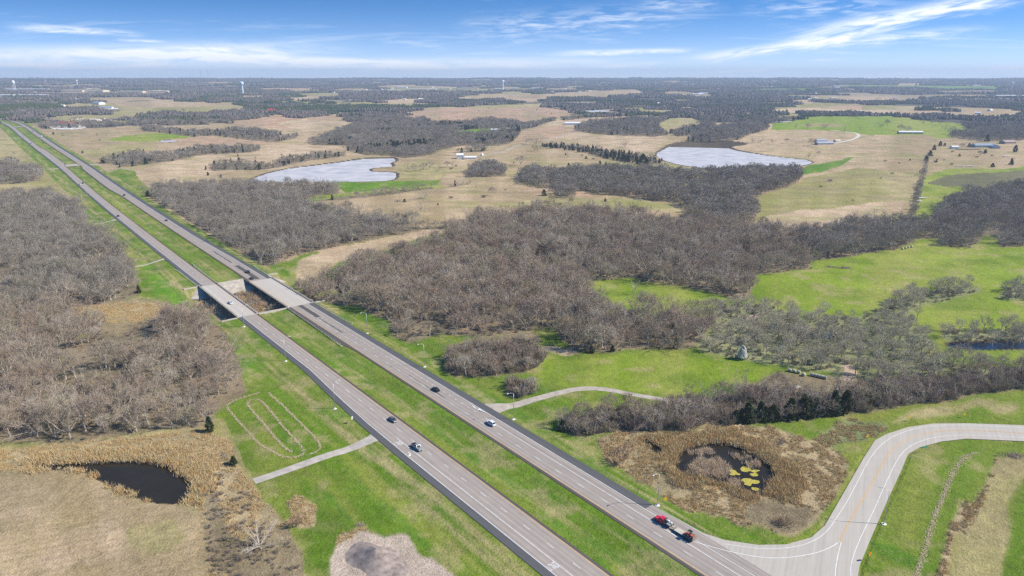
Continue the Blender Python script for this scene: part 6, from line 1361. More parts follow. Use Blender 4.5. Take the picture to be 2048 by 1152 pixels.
    for sy in (-1, 1):
        MB().add([(0, sy * .915, 1.22), (.6, sy * .915, 1.22), (.6, sy * .775, 1.86), (.02, sy * .775, 1.86)], [(0, 1, 2, 3)]).build('side_window', M_GLASS, rt); MB().add([(.7, sy * .915, 1.22), (1.5, sy * .915, 1.22), (1.1, sy * .775, 1.86), (.7, sy * .775, 1.86)], [(0, 1, 2, 3)]).build('side_window', M_GLASS, rt)
        MB().box(2.95, 3.12, sy * .62 - .16, sy * .62 + .16, .72, .9).build('headlight', M_LAMP, rt)
    MB().box(-3.0, -.3, -1.05, 1.05, .86, 1.0).build('flatbed', M_BLK, rt); MB().box(-.42, -.34, -1.0, 1.0, 1.0, 1.9).build('headboard', M_BLK, rt)
    MB().box(-1.3, -.5, -.95, -.3, 1.0, 1.5).build('tool_box', mat('grey_box', (.32, .33, .33), .5), rt); MB().box(-2.8, -1.6, .2, .95, 1.0, 1.35).build('tool_box', mat('grey_box', (.32, .33, .33), .5), rt)
    MB().lathe([(.02, 0), (.32, .02), (.32, .7), (.02, .72)], 14, (-1.5, -.5, 1.0)).build('drum', mat('white_drum', (.75, .75, .72), .4), rt); MB().lathe([(.02, 0), (.3, .02), (.3, .5), (.02, .52)], 14, (-2.5, -.5, 1.0)).build('drum', mat('white_drum', (.75, .75, .72), .4), rt)
    MB().tube([(-2.7, .9, 1.0), (-2.6, .7, 1.7), (-1.2, .6, 1.7)], .04, 6).build('hose_reel_frame', mat('green_frame', (.12, .18, .12), .5), rt)
    for x in (-1.9, 2.0):
        for y in (-.9, .9): wheel(rt, x, y, .42, .28)
    q = lp(-191.4, 30.08); mw = mat('grey_planks', (.50, .46, .38), .85, var=.2, scale=2)
    rt = empty('flat_trailer', (q[0], q[1], z), rz, 'long flat trailer with pale plank deck behind the red truck', 'trailer')
    for k in range(9):
        y = -1.0 + k * .225; MB().box(-3.4, 3.2, y, y + .21, .78, .84).build('plank', mw, rt)
    MB().box(-3.4, 3.2, -1.06, 1.06, .55, .777).build('frame', M_BLK, rt); MB().loft([[(3.2, -.7, .6), (3.2, .7, .6), (3.2, .7, .72), (3.2, -.7, .72)], [(5.2, -.06, .6), (5.2, .06, .6), (5.2, .06, .72), (5.2, -.06, .72)]]).build('tongue', mat('rusty_steel', (.25, .2, .17), .7), rt)
    rg = MB().box(-3.52, -3.42, -.95, .95, .80, 1.9).build('ramp_gate', mat('rusty_steel', (.25, .2, .17), .7), rt)
    for x in (-1.6, -.6):
        for y in (-1.15, 1.15): wheel(rt, x, y, .38, .22)
    for y in (-1.2, 1.2): MB().box(-2.1, -.1, y - .14, y + .14, .80, .86).build('fender', M_BLK, rt)
    q = lp(-193.2, 30.1); rt = empty('compact_tractor', (q[0], q[1], z + .842), rz, 'small orange red tractor with black canopy riding on the trailer', 'tractor')
    MB().loft([ringx(-1.3, .45, .35, .95), ringx(-.2, .5, .35, 1.05), ringx(.7, .42, .4, 1.0), ringx(1.2, .36, .45, .85)]).build('body', rust, rt); MB().box(-.9, .3, -.55, .55, .7, .82).build('fender', rust, rt); MB().box(-.45, -.05, -.25, .25, 1.06, 1.5).build('seat', M_BLK, rt)
    MB().box(-.7, .6, -.55, .55, 2.0, 2.07).build('canopy', M_BLK, rt)
    for x in (-.6, .5):
        for y in (-.48, .48): MB().tube([(x, y, .8), (x, y, 2.0)], .035, 6).build('canopy_post', mat('grey_post', (.5, .5, .5), .5), rt)
    for x, r_ in ((-.75, .5), (.85, .36)):
        for y in (-.62, .62): wheel(rt, x, y, r_, .28)
    MB().box(1.2, 1.9, -.5, .5, .15, .55, .1, .05).build('front_bucket', rust, rt)

# ------------------------------------------------------------------ street furniture
def lights():
    pole = MB().tube([(0, 0, .25), (0, 0, 5.5), (0, 0, 11.2)], [.13, .10, .075], 8).mesh('pole', M_GALV, True)
    arm = MB().tube([(0, 0, 11.0), (.5, 0, 11.5), (1.3, 0, 11.85), (2.6, 0, 12.05)], [.06, .055, .05, .045], 6).mesh('arm', M_GALV, True)
    head = MB().loft([[(2.4, -.07, 11.98), (2.4, .07, 11.98), (2.4, .07, 12.12), (2.4, -.07, 12.12)], [(2.7, -.18, 11.95), (2.7, .18, 11.95), (2.7, .16, 12.15), (2.7, -.16, 12.15)], [(3.3, -.17, 11.97), (3.3, .17, 11.97), (3.3, .12, 12.1), (3.3, -.12, 12.1)]]).mesh('lamp_head', mat('lamp_grey', (.6, .6, .6), .4))
    base = MB().lathe([(.75, -.3), (.75, .06), (.68, .10), (.30, .12), (.28, .42), (.16, .45)], 18).mesh('base', mat('white_footing', (.74, .71, .66), .9))
    cL, cR = hwr() - math.pi / 2, hwr() + math.pi / 2
    PL = [((1315, 1010), cR, 'street lamp beside the yellow sign near the red truck'), ((1027, 838), cR, 'street lamp beside the farm track entrance'), ((849, 733), cR, 'street lamp left of the oval thicket'), ((734.7, 666), cR, 'street lamp just past the right bridge'),
          ((571.6, 721.6), cL, 'street lamp on the left verge, between bridge and windrows'), ((669.7, 816.6), cL, 'street lamp on the left verge beside the straw windrows'), ((488, 653), cL, 'street lamp at the near end of the left bridge'), ((1767.7, 1048), R(150), 'street lamp inside the ramp curve')]
    for p, rz, lab in PL:
        q = P(*p); rt = empty('street_lamp', (q[0], q[1], gz(*q) if abs(gz(*q)) < 1.2 else 0), rz, lab, 'street lamp', 'street lamps along the highway')
        for nm, me in (('pole', pole), ('arm', arm), ('lamp_head', head), ('base', base)): put(nm, me, rt)
def sign(px, w, h, zc, m, label, cat='sign', shape='rect', face=None, n=1, mark=None, group=None, name='road_sign'):
    q = P(*px); face = math.atan2(-q[1], -q[0]) if face is None else face
    rt = empty(name, (q[0], q[1], gz(*q)), face, label, cat, group)
    for k in range(n):
        y = (k - (n - 1) / 2) * w * .7; MB().tube([(-.05, y, -.3), (-.05, y, zc + h * .4)], .04, 6).build('post', M_GALV, rt)
    if shape == 'diamond': v = [(0, 0, zc - h / 2), (0, w / 2, zc), (0, 0, zc + h / 2), (0, -w / 2, zc)]
    else: v = [(0, -w / 2, zc - h / 2), (0, w / 2, zc - h / 2), (0, w / 2, zc + h / 2), (0, -w / 2, zc + h / 2)]
    MB().loft([[(a - .03, b, c) for a, b, c in v], v]).build('panel', m, rt)
    if mark: 
        for mk, mm in mark: MB().add([(.012, a * w, zc + b * h) for a, b in mk], [tuple(range(len(mk)))]).build('marking', mm, rt)
    return rt
def signs():
    yel = mat('sign_yellow', (.75, .50, .02), .5); org = mat('sign_orange', (.80, .32, .01), .5); wht = mat('sign_white', (.75, .75, .73), .5); grn = mat('sign_green', (.01, .28, .13), .5); blk = mat('sign_black', (.02, .02, .02), .6)
    chev = [([(-.3, .42), (-.02, .42), (.32, 0), (-.02, -.42), (-.3, -.42), (.04, 0)], blk)]
    sign((1330, 1009), 1.1, 1.1, 2.2, yel, 'yellow warning sign beside the lamp near the red truck', shape='rect', face=R(-75))
    sign((705, 846), .95, 1.25, 2.4, wht, 'white sign on the left verge above the driveway', face=hwr() + math.pi * .0 + .5 - math.pi, mark=[([(-.3, .1), (.3, .1), (.3, .25), (-.3, .25)], blk), ([(-.3, -.25), (.3, -.25), (.3, -.1), (-.3, -.1)], blk)])
    for k, (p, lab) in enumerate([((1734, 880), 'chevron curve sign nearest the grey grass patch'), ((1818, 843), 'chevron curve sign above the ramp bend, middle'), ((1928, 836), 'chevron curve sign farthest right above the ramp')]):
        sign(p, .95, 1.2, 1.7, yel, lab, mark=chev, group='chevron curve signs', face=R(-62 + 4 * k))
    sign((1738, 1122), 1.5, 1.5, 2.3, org, 'orange diamond curve warning sign beside the ramp at the bottom', shape='diamond', mark=[([(-.06, -.2), (.06, -.2), (.06, .0), (.16, .0), (0, .22), (-.16, .0), (-.06, .0)], blk)], face=R(-55))
    rt = sign((1846, 906), 2.3, .75, 2.4, grn, 'green direction sign on the grass inside the ramp bend', n=2, face=R(-75), mark=[([(-.42, .34), (.42, .34), (.42, .40), (-.42, .40)], wht), ([(-.42, -.40), (.42, -.40), (.42, -.34), (-.42, -.34)], wht)])
    mk = MB().box(-.06, .06, -.04, .04, -.1, 1.2).mesh('marker', mat('white_marker', (.8, .8, .78), .6))
    for k, (p, lab) in enumerate([((1643, 978), 'white marker post in the dry grass left of the ramp'), ((1542, 1034), 'white marker post beside the reddish bush'), ((1553, 1066), 'white marker post on the ramp verge'), ((1295, 958), 'white marker post at the dry grass edge by the lamp'), ((1626, 1010), 'white marker post at the dry grass corner'), ((270, 467), 'white marker beside the left shoulder, nearer'), ((312, 503), 'white marker beside the left shoulder, nearest the bridge')]):
        q = P(*p); o = put('marker_post', mk, None, (q[0], q[1], gz(*q))); tag(o, lab, 'marker post', 'white marker posts')
def bales():
    me = MB().lathe([(.05, -.74), (.30, -.755), (.62, -.74), (.76, -.66), (.79, -.3), (.78, 0), (.79, .3), (.76, .66), (.62, .74), (.30, .755), (.05, .74)], 22, (0, 0, .76), axis='x').mesh('hay_bale', mat('pale_hay', (.40, .38, .29), .95, var=.3, scale=4, bump=.6), True)
    def row(p0, p1, n, where):
        a, b = P(*p0), P(*p1); rz = math.atan2(b[1] - a[1], b[0] - a[0])
        for k in range(n):
            q = a + (b - a) * (k / max(1, n - 1)); o = put('hay_bale', me, None, (q[0], q[1], gz(*q)), rz); tag(o, 'round hay bale ' + where, 'hay bale', 'hay bales ' + where)
    row((1579, 743), (1597, 747), 3, 'in the row of three at the meadow corner'); row((1624, 752), (1650, 758), 5, 'in the long row beside the hunting stand'); row((1805, 499), (1823, 495), 4, 'in the row on the green field below the wood')
    q = P(1607, 752); o = put('hay_bale', me, None, (q[0], q[1], gz(*q)), .8); tag(o, 'single round hay bale between the two rows', 'hay bale')
    # hunting stand
    q = P(1636, 730); rt = empty('hunting_stand', (q[0], q[1], gz(*q)), .5, 'dark raised hunting stand with a white side among the trees', 'stand'); md = mat('dark_boards', (.05, .05, .06), .8)
    MB().box(-1.1, 1.1, -1, 1, 2.6, 4.6).build('cabin', md, rt); MB().box(-1.3, 1.3, -1.2, 1.2, 4.603, 4.75).build('roof', md, rt); MB().box(1.103, 1.13, -.95, .95, 2.65, 4.55).build('side_panel', mat('white_panel', (.78, .78, .76), .5), rt)
    for x in (-1, 1):
        for y in (-.9, .9): MB().tube([(x * 1.25, y * 1.25, -.2), (x, y, 2.6)], .07, 5).build('leg', md, rt)
    MB().tube([(-.3, -1.9, 0), (-.3, -1.0, 2.6)], .04, 5).tube([(.3, -1.9, 0), (.3, -1.0, 2.6)], .04, 5).build('ladder', md, rt)
    # small things: water tank, log, sign of debris
    q = P(1578, 726); rt = empty('feeder', (q[0], q[1], gz(*q)), 0, 'white game feeder drum on legs left of the hunting stand', 'feeder'); MB().lathe([(.1, 2.0), (.4, 2.4), (.42, 3.1), (.2, 3.3)], 14).build('drum', mat('white_drum', (.75, .75, .72), .4), rt)
    for a in (0, 2.1, 4.2): MB().tube([(math.cos(a) * .9, math.sin(a) * .9, -.1), (math.cos(a) * .3, math.sin(a) * .3, 2.5)], .04, 5).build('leg', M_GALV, rt)
    # brush heaps
    for px_, py_, w_, lab in [(1688, 536, 7, 'brown brush heap at the corner of the right green field'), (2030, 912, 5, 'uprooted stump heap on the grass right of the ramp'), (1660, 534, 5, 'pale dead brush beside the wood corner'), (720, 1050, 1.6, 'grey rubble heap beside the gravel pad')]:
        q = P(px_, py_); rng = np.random.default_rng(int(px_)); C = TreeMesh(); n = 420; P0 = rng.normal(size=(n, 3)) * np.array([w_ * .4, w_ * .22, .25]); P0[:, 2] = np.abs(P0[:, 2]); C.tri(P0, unit(rng.normal(size=(n, 3)) * np.array([1, 1, .35])), rng.uniform(.8, 2.2, n) * w_ / 6, .13, rng)
        v, f = C.arrays(); v[:, 2] = np.maximum(v[:, 2], -.05); o = link('brush_heap', v, f, mat('dead_brush', (.36, .29, .22), .95, var=.3), loc=(q[0], q[1], gz(*q))); tag(o, lab, 'brush')

# ------------------------------------------------------------------ buildings
M_WIN = mat('house_window', (.04, .05, .06), .15, spec=.7); M_DOORW = mat('house_door', (.20, .16, .13), .6)
def house(px, w, l, h, rise, wall, roof, label, rz=0.0, nwin=3, name='house', cat='house', ov=.5, door='door', group=None, at=None, dz=0.0):
    """gabled building: ridge along local x; width w across, length l"""
    q = P(*px) if at is None else np.array(at); z = gz(*q) + dz; rt = empty(name, (q[0], q[1], z), rz, label, cat, group); a, b = l / 2, w / 2
    MB().add([(-a, -b, -.5), (a, -b, -.5), (a, b, -.5), (-a, b, -.5), (-a, -b, h), (a, -b, h), (a, b, h), (-a, b, h), (-a, 0, h + rise), (a, 0, h + rise)], [(0, 1, 5, 4), (1, 2, 6, 9, 5), (2, 3, 7, 6), (3, 0, 4, 8, 7)]).build('wall', wall, rt)
    k = rise / b; e = ov
    for sg in (-1, 1): 
        zE = h - k * e + .03; v = [(-a - e, sg * (b + e), zE), (a + e, sg * (b + e), zE), (a + e, 0, h + rise + .03), (-a - e, 0, h + rise + .03)]
        MB().add(v + [(x, y, z_ + .16) for x, y, z_ in v], [(0, 1, 2, 3), (4, 7, 6, 5), (0, 4, 5, 1), (1, 5, 6, 2), (2, 6, 7, 3), (3, 7, 4, 0)]).build('roof', roof, rt)
    for sg in (-1, 1):
        for i in range(nwin):
            x = -a + l * (i + .5) / nwin
            if i == nwin // 2 and sg < 0 and door:
                dw = .5 if door == 'door' else min(1.6, l / nwin * .4); dh = 2.1 if door == 'door' else min(h - .4, 3.2); MB().box(x - dw, x + dw, sg * (b + .06), sg * (b + .005), 0, dh).build(door, M_DOORW if door == 'door' else mat('shutter_door', (.62, .62, .60), .6), rt)
            else: MB().box(x - .55, x + .55, min(sg * (b + .05), sg * (b + .005)), max(sg * (b + .05), sg * (b + .005)), h * .36, h * .36 + 1.1).build('window', M_WIN, rt)
    return rt
def buildings():
    ww = mat('white_siding', (.76, .76, .74), .6); cream = mat('cream_siding', (.66, .58, .42), .7); tanb = mat('tan_brick', (.42, .30, .22), .85); redm = mat('red_metal', (.50, .035, .03), .45); grym = mat('grey_metal', (.50, .53, .56), .4, .3); blum = mat('blue_grey_roof', (.28, .33, .38), .5)
    brn = mat('brown_shingle', (.20, .17, .145), .9); drk = mat('dark_shingle', (.085, .085, .09), .9); wmet = mat('white_metal', (.80, .80, .78), .4); redr = mat('red_roof', (.45, .05, .04), .5)
    house((920, 317), 11, 11, 6.2, 2.2, ww, wmet, 'tall white block of the farmhouse on the tan field', .1, 3); house((941, 318), 9, 19, 3.2, 1.6, ww, wmet, 'low white wing of the farmhouse on the tan field', .1, 5)
    q = P(964, 312); rt = empty('fuel_tank', (q[0], q[1], gz(*q)), 0, 'white round tank beside the white farmhouse', 'tank'); MB().lathe([(.3, 0), (2.2, .4), (2.6, 2.4), (2.0, 4.2), (.5, 4.9)], 18).build('shell', ww, rt); MB().lathe([(2.3, -.4), (2.3, .5)], 18).build('plinth', M_CONC, rt)
    # red roofed store with its paved yard
    yard = poly([(96, 253), (112, 247), (170, 248), (172, 256), (150, 259.5), (108, 259)]); sheet('yard', yard, lambda x, y: gz(x, y) + .35, M_CONCP, 'structure', 'pale paved yard around the red roofed store', 'pavement')
    house((133, 251), 22, 40, 5.5, 4, redr, redr, 'red roofed store beside the far highway bend', -.1, 5, 'store', 'store', door='shutter'); house((150, 254), 12, 26, 4.5, 1.6, wmet, mat('pale_pink_roof', (.68, .55, .5), .6), 'pale annex in front of the red roofed store', -.1, 4, 'store', 'store', door='shutter')
    for k in range(7):
        p = lerp = P(106 + k * 9.0, 258.2 + (k % 2) * .8); 
        o = MB().loft([ringx(-2.6, .95, .3, 1.0), ringx(-2.3, 1.0, .25, 1.05), ringx(1.2, 1.0, .25, 1.05), ringx(2.5, .85, .3, .8)]); o.loft([[(-1.8, -.85, 1.0), (-1.8, .85, 1.0), (-1.4, .7, 1.6), (-1.4, -.7, 1.6)], [(1.0, -.85, 1.0), (1.0, .85, 1.0), (.4, .7, 1.6), (.4, -.7, 1.6)]])
        ob = o.build('parked_car', [paint('white', (.72, .73, .76)), paint('silver', (.34, .36, .37), .3, .3)][k % 2], loc=(p[0], p[1], gz(*p) + .36)); ob.rotation_euler.z = .3 * k; tag(ob, 'pale car parked in front of the red roofed store', 'car', 'cars parked at the store')
    # houses behind the store
    for k, (x, y, w_, l_, rz, wl, rf, lab) in enumerate([(88, 242, 14, 18, .2, cream, brn, 'tan house left of the red roofed store, leftmost'), (101, 242, 14, 18, .3, tanb, brn, 'brown roofed house left of the red roofed store'), (112, 245, 14, 22, .1, tanb, drk, 'dark roofed house right behind the red roofed store'), (149, 239, 13, 16, .4, cream, brn, 'cream house behind the store, left'), (160, 238, 13, 16, .4, cream, brn, 'cream house behind the store, right'),
                                                         (173, 243, 14, 18, .2, tanb, brn, 'brown house at the wood edge behind the store'), (190, 242, 18, 30, -.2, cream, cream, 'large cream house with pale roof right of the store'), (202, 240, 14, 20, .1, cream, brn, 'second cream house right of the store'), (214, 243, 14, 18, .1, tanb, drk, 'dark roofed house right of the cream houses'), (226, 240, 13, 18, .3, cream, brn, 'cream house at the end of the row'), (236, 240, 13, 20, .2, tanb, brn, 'brown house farthest right in the row')]):
        house((x, y), w_, l_, 3.6, 3, wl, rf, lab, rz, 3, group='houses behind the red roofed store')
    house((123, 213.5), 12, 26, 4, 2, wmet, wmet, 'long white shed on the far olive field', 0, 3, 'shed', 'shed', door='shutter'); house((198, 210), 26, 44, 7, 4, wmet, blum, 'blue roofed barn on the far olive field, upper', -.5, 4, 'barn', 'barn', door='shutter'); house((214, 219), 24, 40, 6, 4, wmet, blum, 'blue roofed house on the far olive field, lower', .2, 4); house((230, 220.5), 12, 22, 4, 2, wmet, wmet, 'small white shed right of the blue roofed house', .1, 3, 'shed', 'shed', door='shutter')
    house((304, 254), 16, 22, 4, 3, tanb, mat('orange_roof', (.55, .32, .16), .7), 'orange roofed house at the tree line', .6, 3); house((336, 239.5), 14, 34, 4, 2, wmet, wmet, 'white roofed shed above the tree line', 0, 4, 'shed', 'shed', door='shutter')
    house((543, 223.5), 18, 24, 6, 4, redm, redr, 'red barn on the far rust field', .4, 3, 'barn', 'barn', door='shutter'); house((574, 222), 18, 22, 4.5, 4, cream, brn, 'cream house right of the red barn', .1, 3); house((560, 223), 10, 12, 3.5, 2, cream, brn, 'small outbuilding between red barn and cream house', .1, 2, 'shed', 'shed')
    house((990, 262), 10, 24, 3.5, 1.8, wmet, wmet, 'long white shed beside the small green field', .1, 4, 'shed', 'shed', door='shutter'); house((1012, 261), 13, 16, 3.6, 3.2, cream, mat('pale_green_roof', (.50, .52, .46), .7), 'pale roofed house beside the small green field', .5, 3)
    house((1022, 247), 12, 30, 4.2, 2, wmet, wmet, 'white roofed shed among trees behind the green field', -.2, 4, 'shed', 'shed', door='shutter')
    for k, (x, y) in enumerate([(1040, 253), (1045, 253.2), (1050, 253.4), (1061, 252.6)]): house((x, y), 5, 7, 3, 1.5, ww, wmet, 'small white shed in the cluster by the straight road', .3 * k, 2, 'shed', 'shed', group='white sheds by the straight road')
    house((1145, 249.5), 18, 42, 5, 2.4, wmet, wmet, 'wide white metal barn right of the orange field', 0, 6, 'barn', 'barn', door='shutter'); house((1171, 250), 12, 16, 4, 2, wmet, wmet, 'white shed right of the wide metal barn', .3, 3, 'shed', 'shed', door='shutter')
    # low farmhouse by the right lake, loop lane
    house((1648, 289), 14, 34, 3.4, 2.6, mat('stone_wall', (.50, .45, .40), .85), grym, 'low grey roofed farmhouse inside the concrete loop', .15, 6); house((1642, 283.5), 10, 22, 3.2, 2.2, cream, grym, 'outbuilding behind the low farmhouse', .1, 4, 'shed', 'shed', door='shutter'); house((1674, 284), 8, 12, 3, 2, cream, mat('straw_roof', (.6, .5, .4), .8), 'tan shed right of the low farmhouse', .3, 2, 'shed', 'shed', door='shutter')
    house((1820, 267.5), 12, 52, 4.2, 2, mat('stone_wall', (.50, .45, .40), .85), wmet, 'long pale barn on the far pasture', -.08, 8, 'barn', 'barn', door='shutter')
    house((1908, 297), 9, 12, 3.4, 1.6, ww, wmet, 'white garage on the right tan field', 0, 3, 'garage', 'garage', door='shutter'); house((1965, 294), 14, 36, 3.6, 3, mat('blue_siding', (.45, .55, .60), .7), blum, 'long blue roofed house on the right', .02, 6); house((1990, 296), 12, 18, 3.4, 3, mat('blue_siding', (.45, .55, .60), .7), blum, 'blue roofed house wing on the right', 1.2, 3); house((2015, 287), 14, 26, 3.6, 3, tanb, mat('pink_roof', (.36, .27, .25), .8), 'brown roofed house at the right edge', .2, 4)
    q = P(1935, 299.3); rt = empty('yard_wall', (q[0], q[1], gz(*q)), .0, 'low brown wall in front of the blue roofed house', 'wall'); MB().box(-22, 22, -.25, .25, -.3, 1.3).build('wall', M_DOORW, rt); MB().box(-22.1, 22.1, -.35, .35, 1.303, 1.42).build('coping', M_CONC, rt)
    # scrap by the right field and tanks beside the fence row
    for k, (x, y, l_, lab) in enumerate([(1920, 334, 12, 'white boat shaped hull in the scrap row, left'), (1940, 333.5, 12, 'white hull in the scrap row, middle'), (1845, 397.5, 9, 'white covered trailer beside the fence row, upper'), (1838, 404, 7, 'white covered trailer beside the fence row, lower'), (2013, 313, 16, 'long white panel stack below the right houses')]):
        q = P(x, y); rt = empty('white_hull', (q[0], q[1], gz(*q)), .1 * k, lab, 'hull', 'pale hulls and covers on the right fields'); MB().loft([[(-l_ / 2, -.3, .3), (-l_ / 2, .3, .3), (-l_ / 2, .9, 1.2), (-l_ / 2, -.9, 1.2)], [(0, -.9, .2), (0, .9, .2), (0, 1.4, 1.5), (0, -1.4, 1.5)], [(l_ / 2, -.1, .6), (l_ / 2, .1, .6), (l_ / 2, .3, 1.3), (l_ / 2, -.3, 1.3)]]).build('hull', ww, rt); MB().box(-l_ * .3, l_ * .3, -1.0, 1.0, 0, .3).build('cradle', M_BLK, rt)
    # far industrial roofs and scattered farmsteads
    ind = [(55, 180.5, 260, 60, 'long white warehouse beside the left water tower'), (12, 193.5, 90, 40, 'white warehouse at the left edge'), (66, 193, 150, 40, 'white warehouse roof among trees at the left'), (150, 183.5, 130, 70, 'big white factory in the left distance, left part'), (188, 183.5, 150, 70, 'big white factory in the left distance, right part'), (138, 188, 50, 40, 'grey roofed hall below the left factory'), (180, 190, 50, 36, 'tan hall below the left factory'), (265, 185, 140, 40, 'long tan warehouse right of the left factory'), (318, 184.5, 110, 40, 'cream warehouse in the left distance'),
           (845, 180.5, 190, 60, 'long white factory roof in the centre distance, left'), (880, 178.8, 150, 60, 'long white factory roof in the centre distance, middle'), (925, 178.5, 230, 60, 'long white factory roof in the centre distance, right'), (805, 176, 70, 50, 'white hall left of the centre factories'), (783, 182, 30, 20, 'small white hall below the centre factories'), (998, 178, 60, 30, 'white hall beside the centre water tower'), (1075, 178, 90, 30, 'white sheds right of the centre water tower'),
           (395, 171.2, 150, 40, 'white sheds at the foot of the tall mast'), (1674, 174.6, 60, 40, 'white silos hall on the far green field'), (2018, 195, 140, 30, 'long white school roof at the right'), (1395, 190, 60, 24, 'white long barn in the right woods, left'), (1408, 189, 50, 24, 'white long barn in the right woods, right'), (1628, 196.5, 30, 18, 'cream house on the far tan clearing, left'), (1668, 196.5, 34, 18, 'cream house on the far tan clearing, right'), (1878, 203, 34, 22, 'white house with tall gable in the right woods')]
    for x, y, l_, w_, lab in ind: house((x, y), w_, l_, 9 if l_ > 60 else 6, 2.2, wmet if 'tan' not in lab and 'cream' not in lab else cream, wmet if 'tan' not in lab and 'grey' not in lab else (cream if 'tan' in lab else grym), lab, 0, max(3, int(l_ / 22)), 'warehouse' if l_ > 45 else 'house', 'warehouse' if l_ > 45 else 'house', door='shutter')
    rng = np.random.default_rng(44)
    far = [(436, 192), (1023, 193), (1083, 184), (1092, 184), (1105, 185), (1160, 186), (1180, 184.5), (1282, 187.5), (1287, 187.5), (1226, 202), (1317, 208), (1172, 208), (1155, 209), (1424, 178), (733, 180), (764, 179), (785, 177), (809, 200), (841, 199), (730, 194), (1512, 185), (1620, 187), (1632, 187), (1905, 206), (1900, 199), (2000, 199), (1790, 196), (1980, 222), (132, 202), (150, 201), (20, 200), (1030, 175), (70, 185), (210, 183.5), (493, 163.5), (450, 164), (880, 171), (1130, 178.5), (1385, 172), (1935, 209), (1955, 228), (740, 219)]
    for k in range(46): far.append((rng.uniform(0, 2048), 161 + 44 * rng.uniform() ** 1.5))
    for x, y in far: house((x, y), rng.uniform(8, 14), rng.uniform(12, 22), 4, 2.4, [ww, cream, wmet][int(rng.integers(0, 3))], [wmet, wmet, grym][int(rng.integers(0, 3))], 'small pale farm building dotted among the distant woods, ' + ('left third' if x < 683 else ('middle third' if x < 1366 else 'right third')), rng.uniform(-.6, .6), 3, group='farm buildings of the far plain')
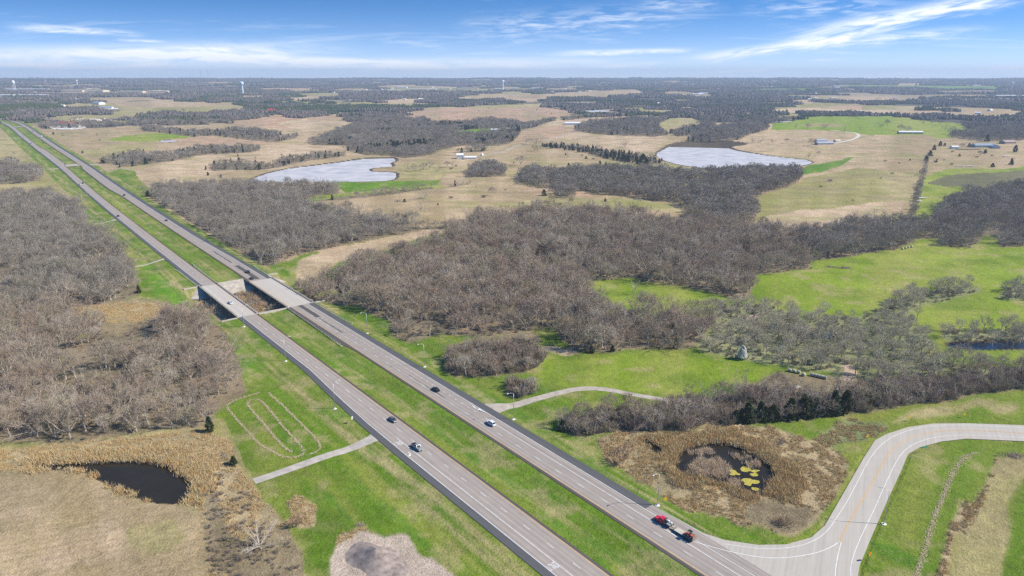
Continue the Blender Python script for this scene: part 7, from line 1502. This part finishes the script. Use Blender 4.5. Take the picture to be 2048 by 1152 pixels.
def towers():
    wt = mat('tower_white', (.80, .80, .79), .5); bt = mat('tower_blue_white', (.62, .74, .80), .5)
    def tower(px, top, m, kind, lab):
        q = P(*px); r = math.hypot(*q); h = (px[1] - top) * r / F; z = gz(*q); rt = empty('water_tower', (q[0], q[1], z), 0, lab, 'water tower', 'water towers on the plain')
        if kind == 'legs':
            for k in range(6):
                a = k * math.pi / 3; MB().tube([(math.cos(a) * h * .15, math.sin(a) * h * .15, -1), (math.cos(a) * h * .09, math.sin(a) * h * .09, h * .7)], h * .012, 6).build('leg', m, rt)
            MB().tube([(0, 0, -1), (0, 0, h * .7)], h * .016, 8).build('riser', m, rt); MB().lathe([(h * .02, h * .64), (h * .10, h * .70), (h * .135, h * .80), (h * .13, h * .90), (h * .08, h * .97), (h * .01, h)], 20).build('tank', m, rt)
        elif kind == 'sphere':
            MB().lathe([(h * .11, -1), (h * .06, h * .08), (h * .055, h * .7), (h * .08, h * .76)], 16).build('column', m, rt); MB().lathe([(h * .06, h * .73), (h * .12, h * .78), (h * .15, h * .87), (h * .12, h * .95), (h * .03, h)], 20).build('tank', m, rt)
        else:
            MB().lathe([(h * .075, -1), (h * .07, h * .65), (h * .08, h * .72)], 16).build('column', m, rt); MB().lathe([(h * .08, h * .70), (h * .15, h * .80), (h * .15, h * .92), (h * .10, h * .98), (h * .01, h)], 20).build('tank', m, rt)
    tower((30, 184), 166, wt, 'legs', 'white water tower on many legs at the left edge'); tower((155, 172), 162.5, wt, 'col', 'squat white water tower left of the mast'); tower((486, 190), 167, bt, 'col', 'pale blue water tower on a thick column'); tower((1006, 178.5), 161, wt, 'sphere', 'white water tower beside the centre factories'); tower((2022, 181), 168, wt, 'sphere', 'white water tower at the right'); tower((92, 167), 162, wt, 'col', 'tiny white water tower far behind the left one'); tower((1662, 175), 172, wt, 'col', 'white silo on the far green field'); tower((1420, 180), 176.2, wt, 'sphere', 'small white water tower in the right centre woods')
    mm = mat('mast_steel', (.30, .31, .33), .6, .3)
    for px, top, lab in (((404, 171), 145.5, 'tall thin radio mast above the left horizon'), ((418, 168), 143.5, 'second very thin radio mast above the left horizon'), ((1291, 184), 168.5, 'thin radio mast above the small white houses')):
        q = P(*px); r = math.hypot(*q); h = (px[1] - top) * r / F; rt = empty('radio_mast', (q[0], q[1], gz(*q)), 0, lab, 'mast', 'radio masts'); w_ = .9 if px[0] != 418 else .5
        for k in range(3):
            a = k * 2.094; MB().tube([(math.cos(a) * w_, math.sin(a) * w_, -1), (math.cos(a) * w_, math.sin(a) * w_, h)], .34, 4).build('mast_leg', mm, rt)
        for k in range(3):
            a = k * 2.094; MB().tube([(math.cos(a) * h * .45, math.sin(a) * h * .45, 0), (0, 0, h * .95)], .10, 3).build('guy_wire', mm, rt)
        for k in range(14): z = h * (k + .5) / 14; MB().tube([(w_, 0, z), (-w_ * .5, w_ * .87, z), (-w_ * .5, -w_ * .87, z), (w_, 0, z)], .12, 3, False).build('lattice', mm, rt)

def haze():
    m = bpy.data.materials.new('haze_air'); m.use_nodes = True; t = m.node_tree; t.nodes.clear(); o = t.nodes.new('ShaderNodeOutputMaterial'); v = t.nodes.new('ShaderNodeVolumePrincipled')
    v.inputs['Color'].default_value = (.62, .78, 1.0, 1); v.inputs['Density'].default_value = HAZE; v.inputs['Anisotropy'].default_value = .1; v.inputs['Density Attribute'].default_value = ''; v.inputs['Color Attribute'].default_value = ''; v.inputs['Temperature Attribute'].default_value = ''; t.links.new(v.outputs[0], o.inputs['Volume'])
    try: m.cycles.homogeneous_volume = True
    except Exception: pass
    b = MB().box(-17000, 17000, -17000, 17000, -15, 290); ob = b.build('haze', m); tag(ob, 'thin blue haze over the far plain', 'haze', kind='stuff')
HAZE = 1.0e-4
import time as _t; _t0 = _t.time()
def step(f, *a):
    f(*a); print('STEP', f.__name__, round(_t.time() - _t0, 1), flush=True)
step(side_roads); step(build_ground); step(waters); step(highway); step(bridges); step(guardrails); step(buildings); step(towers); step(forests); step(lights); step(signs); step(bales); step(traffic); step(haze)
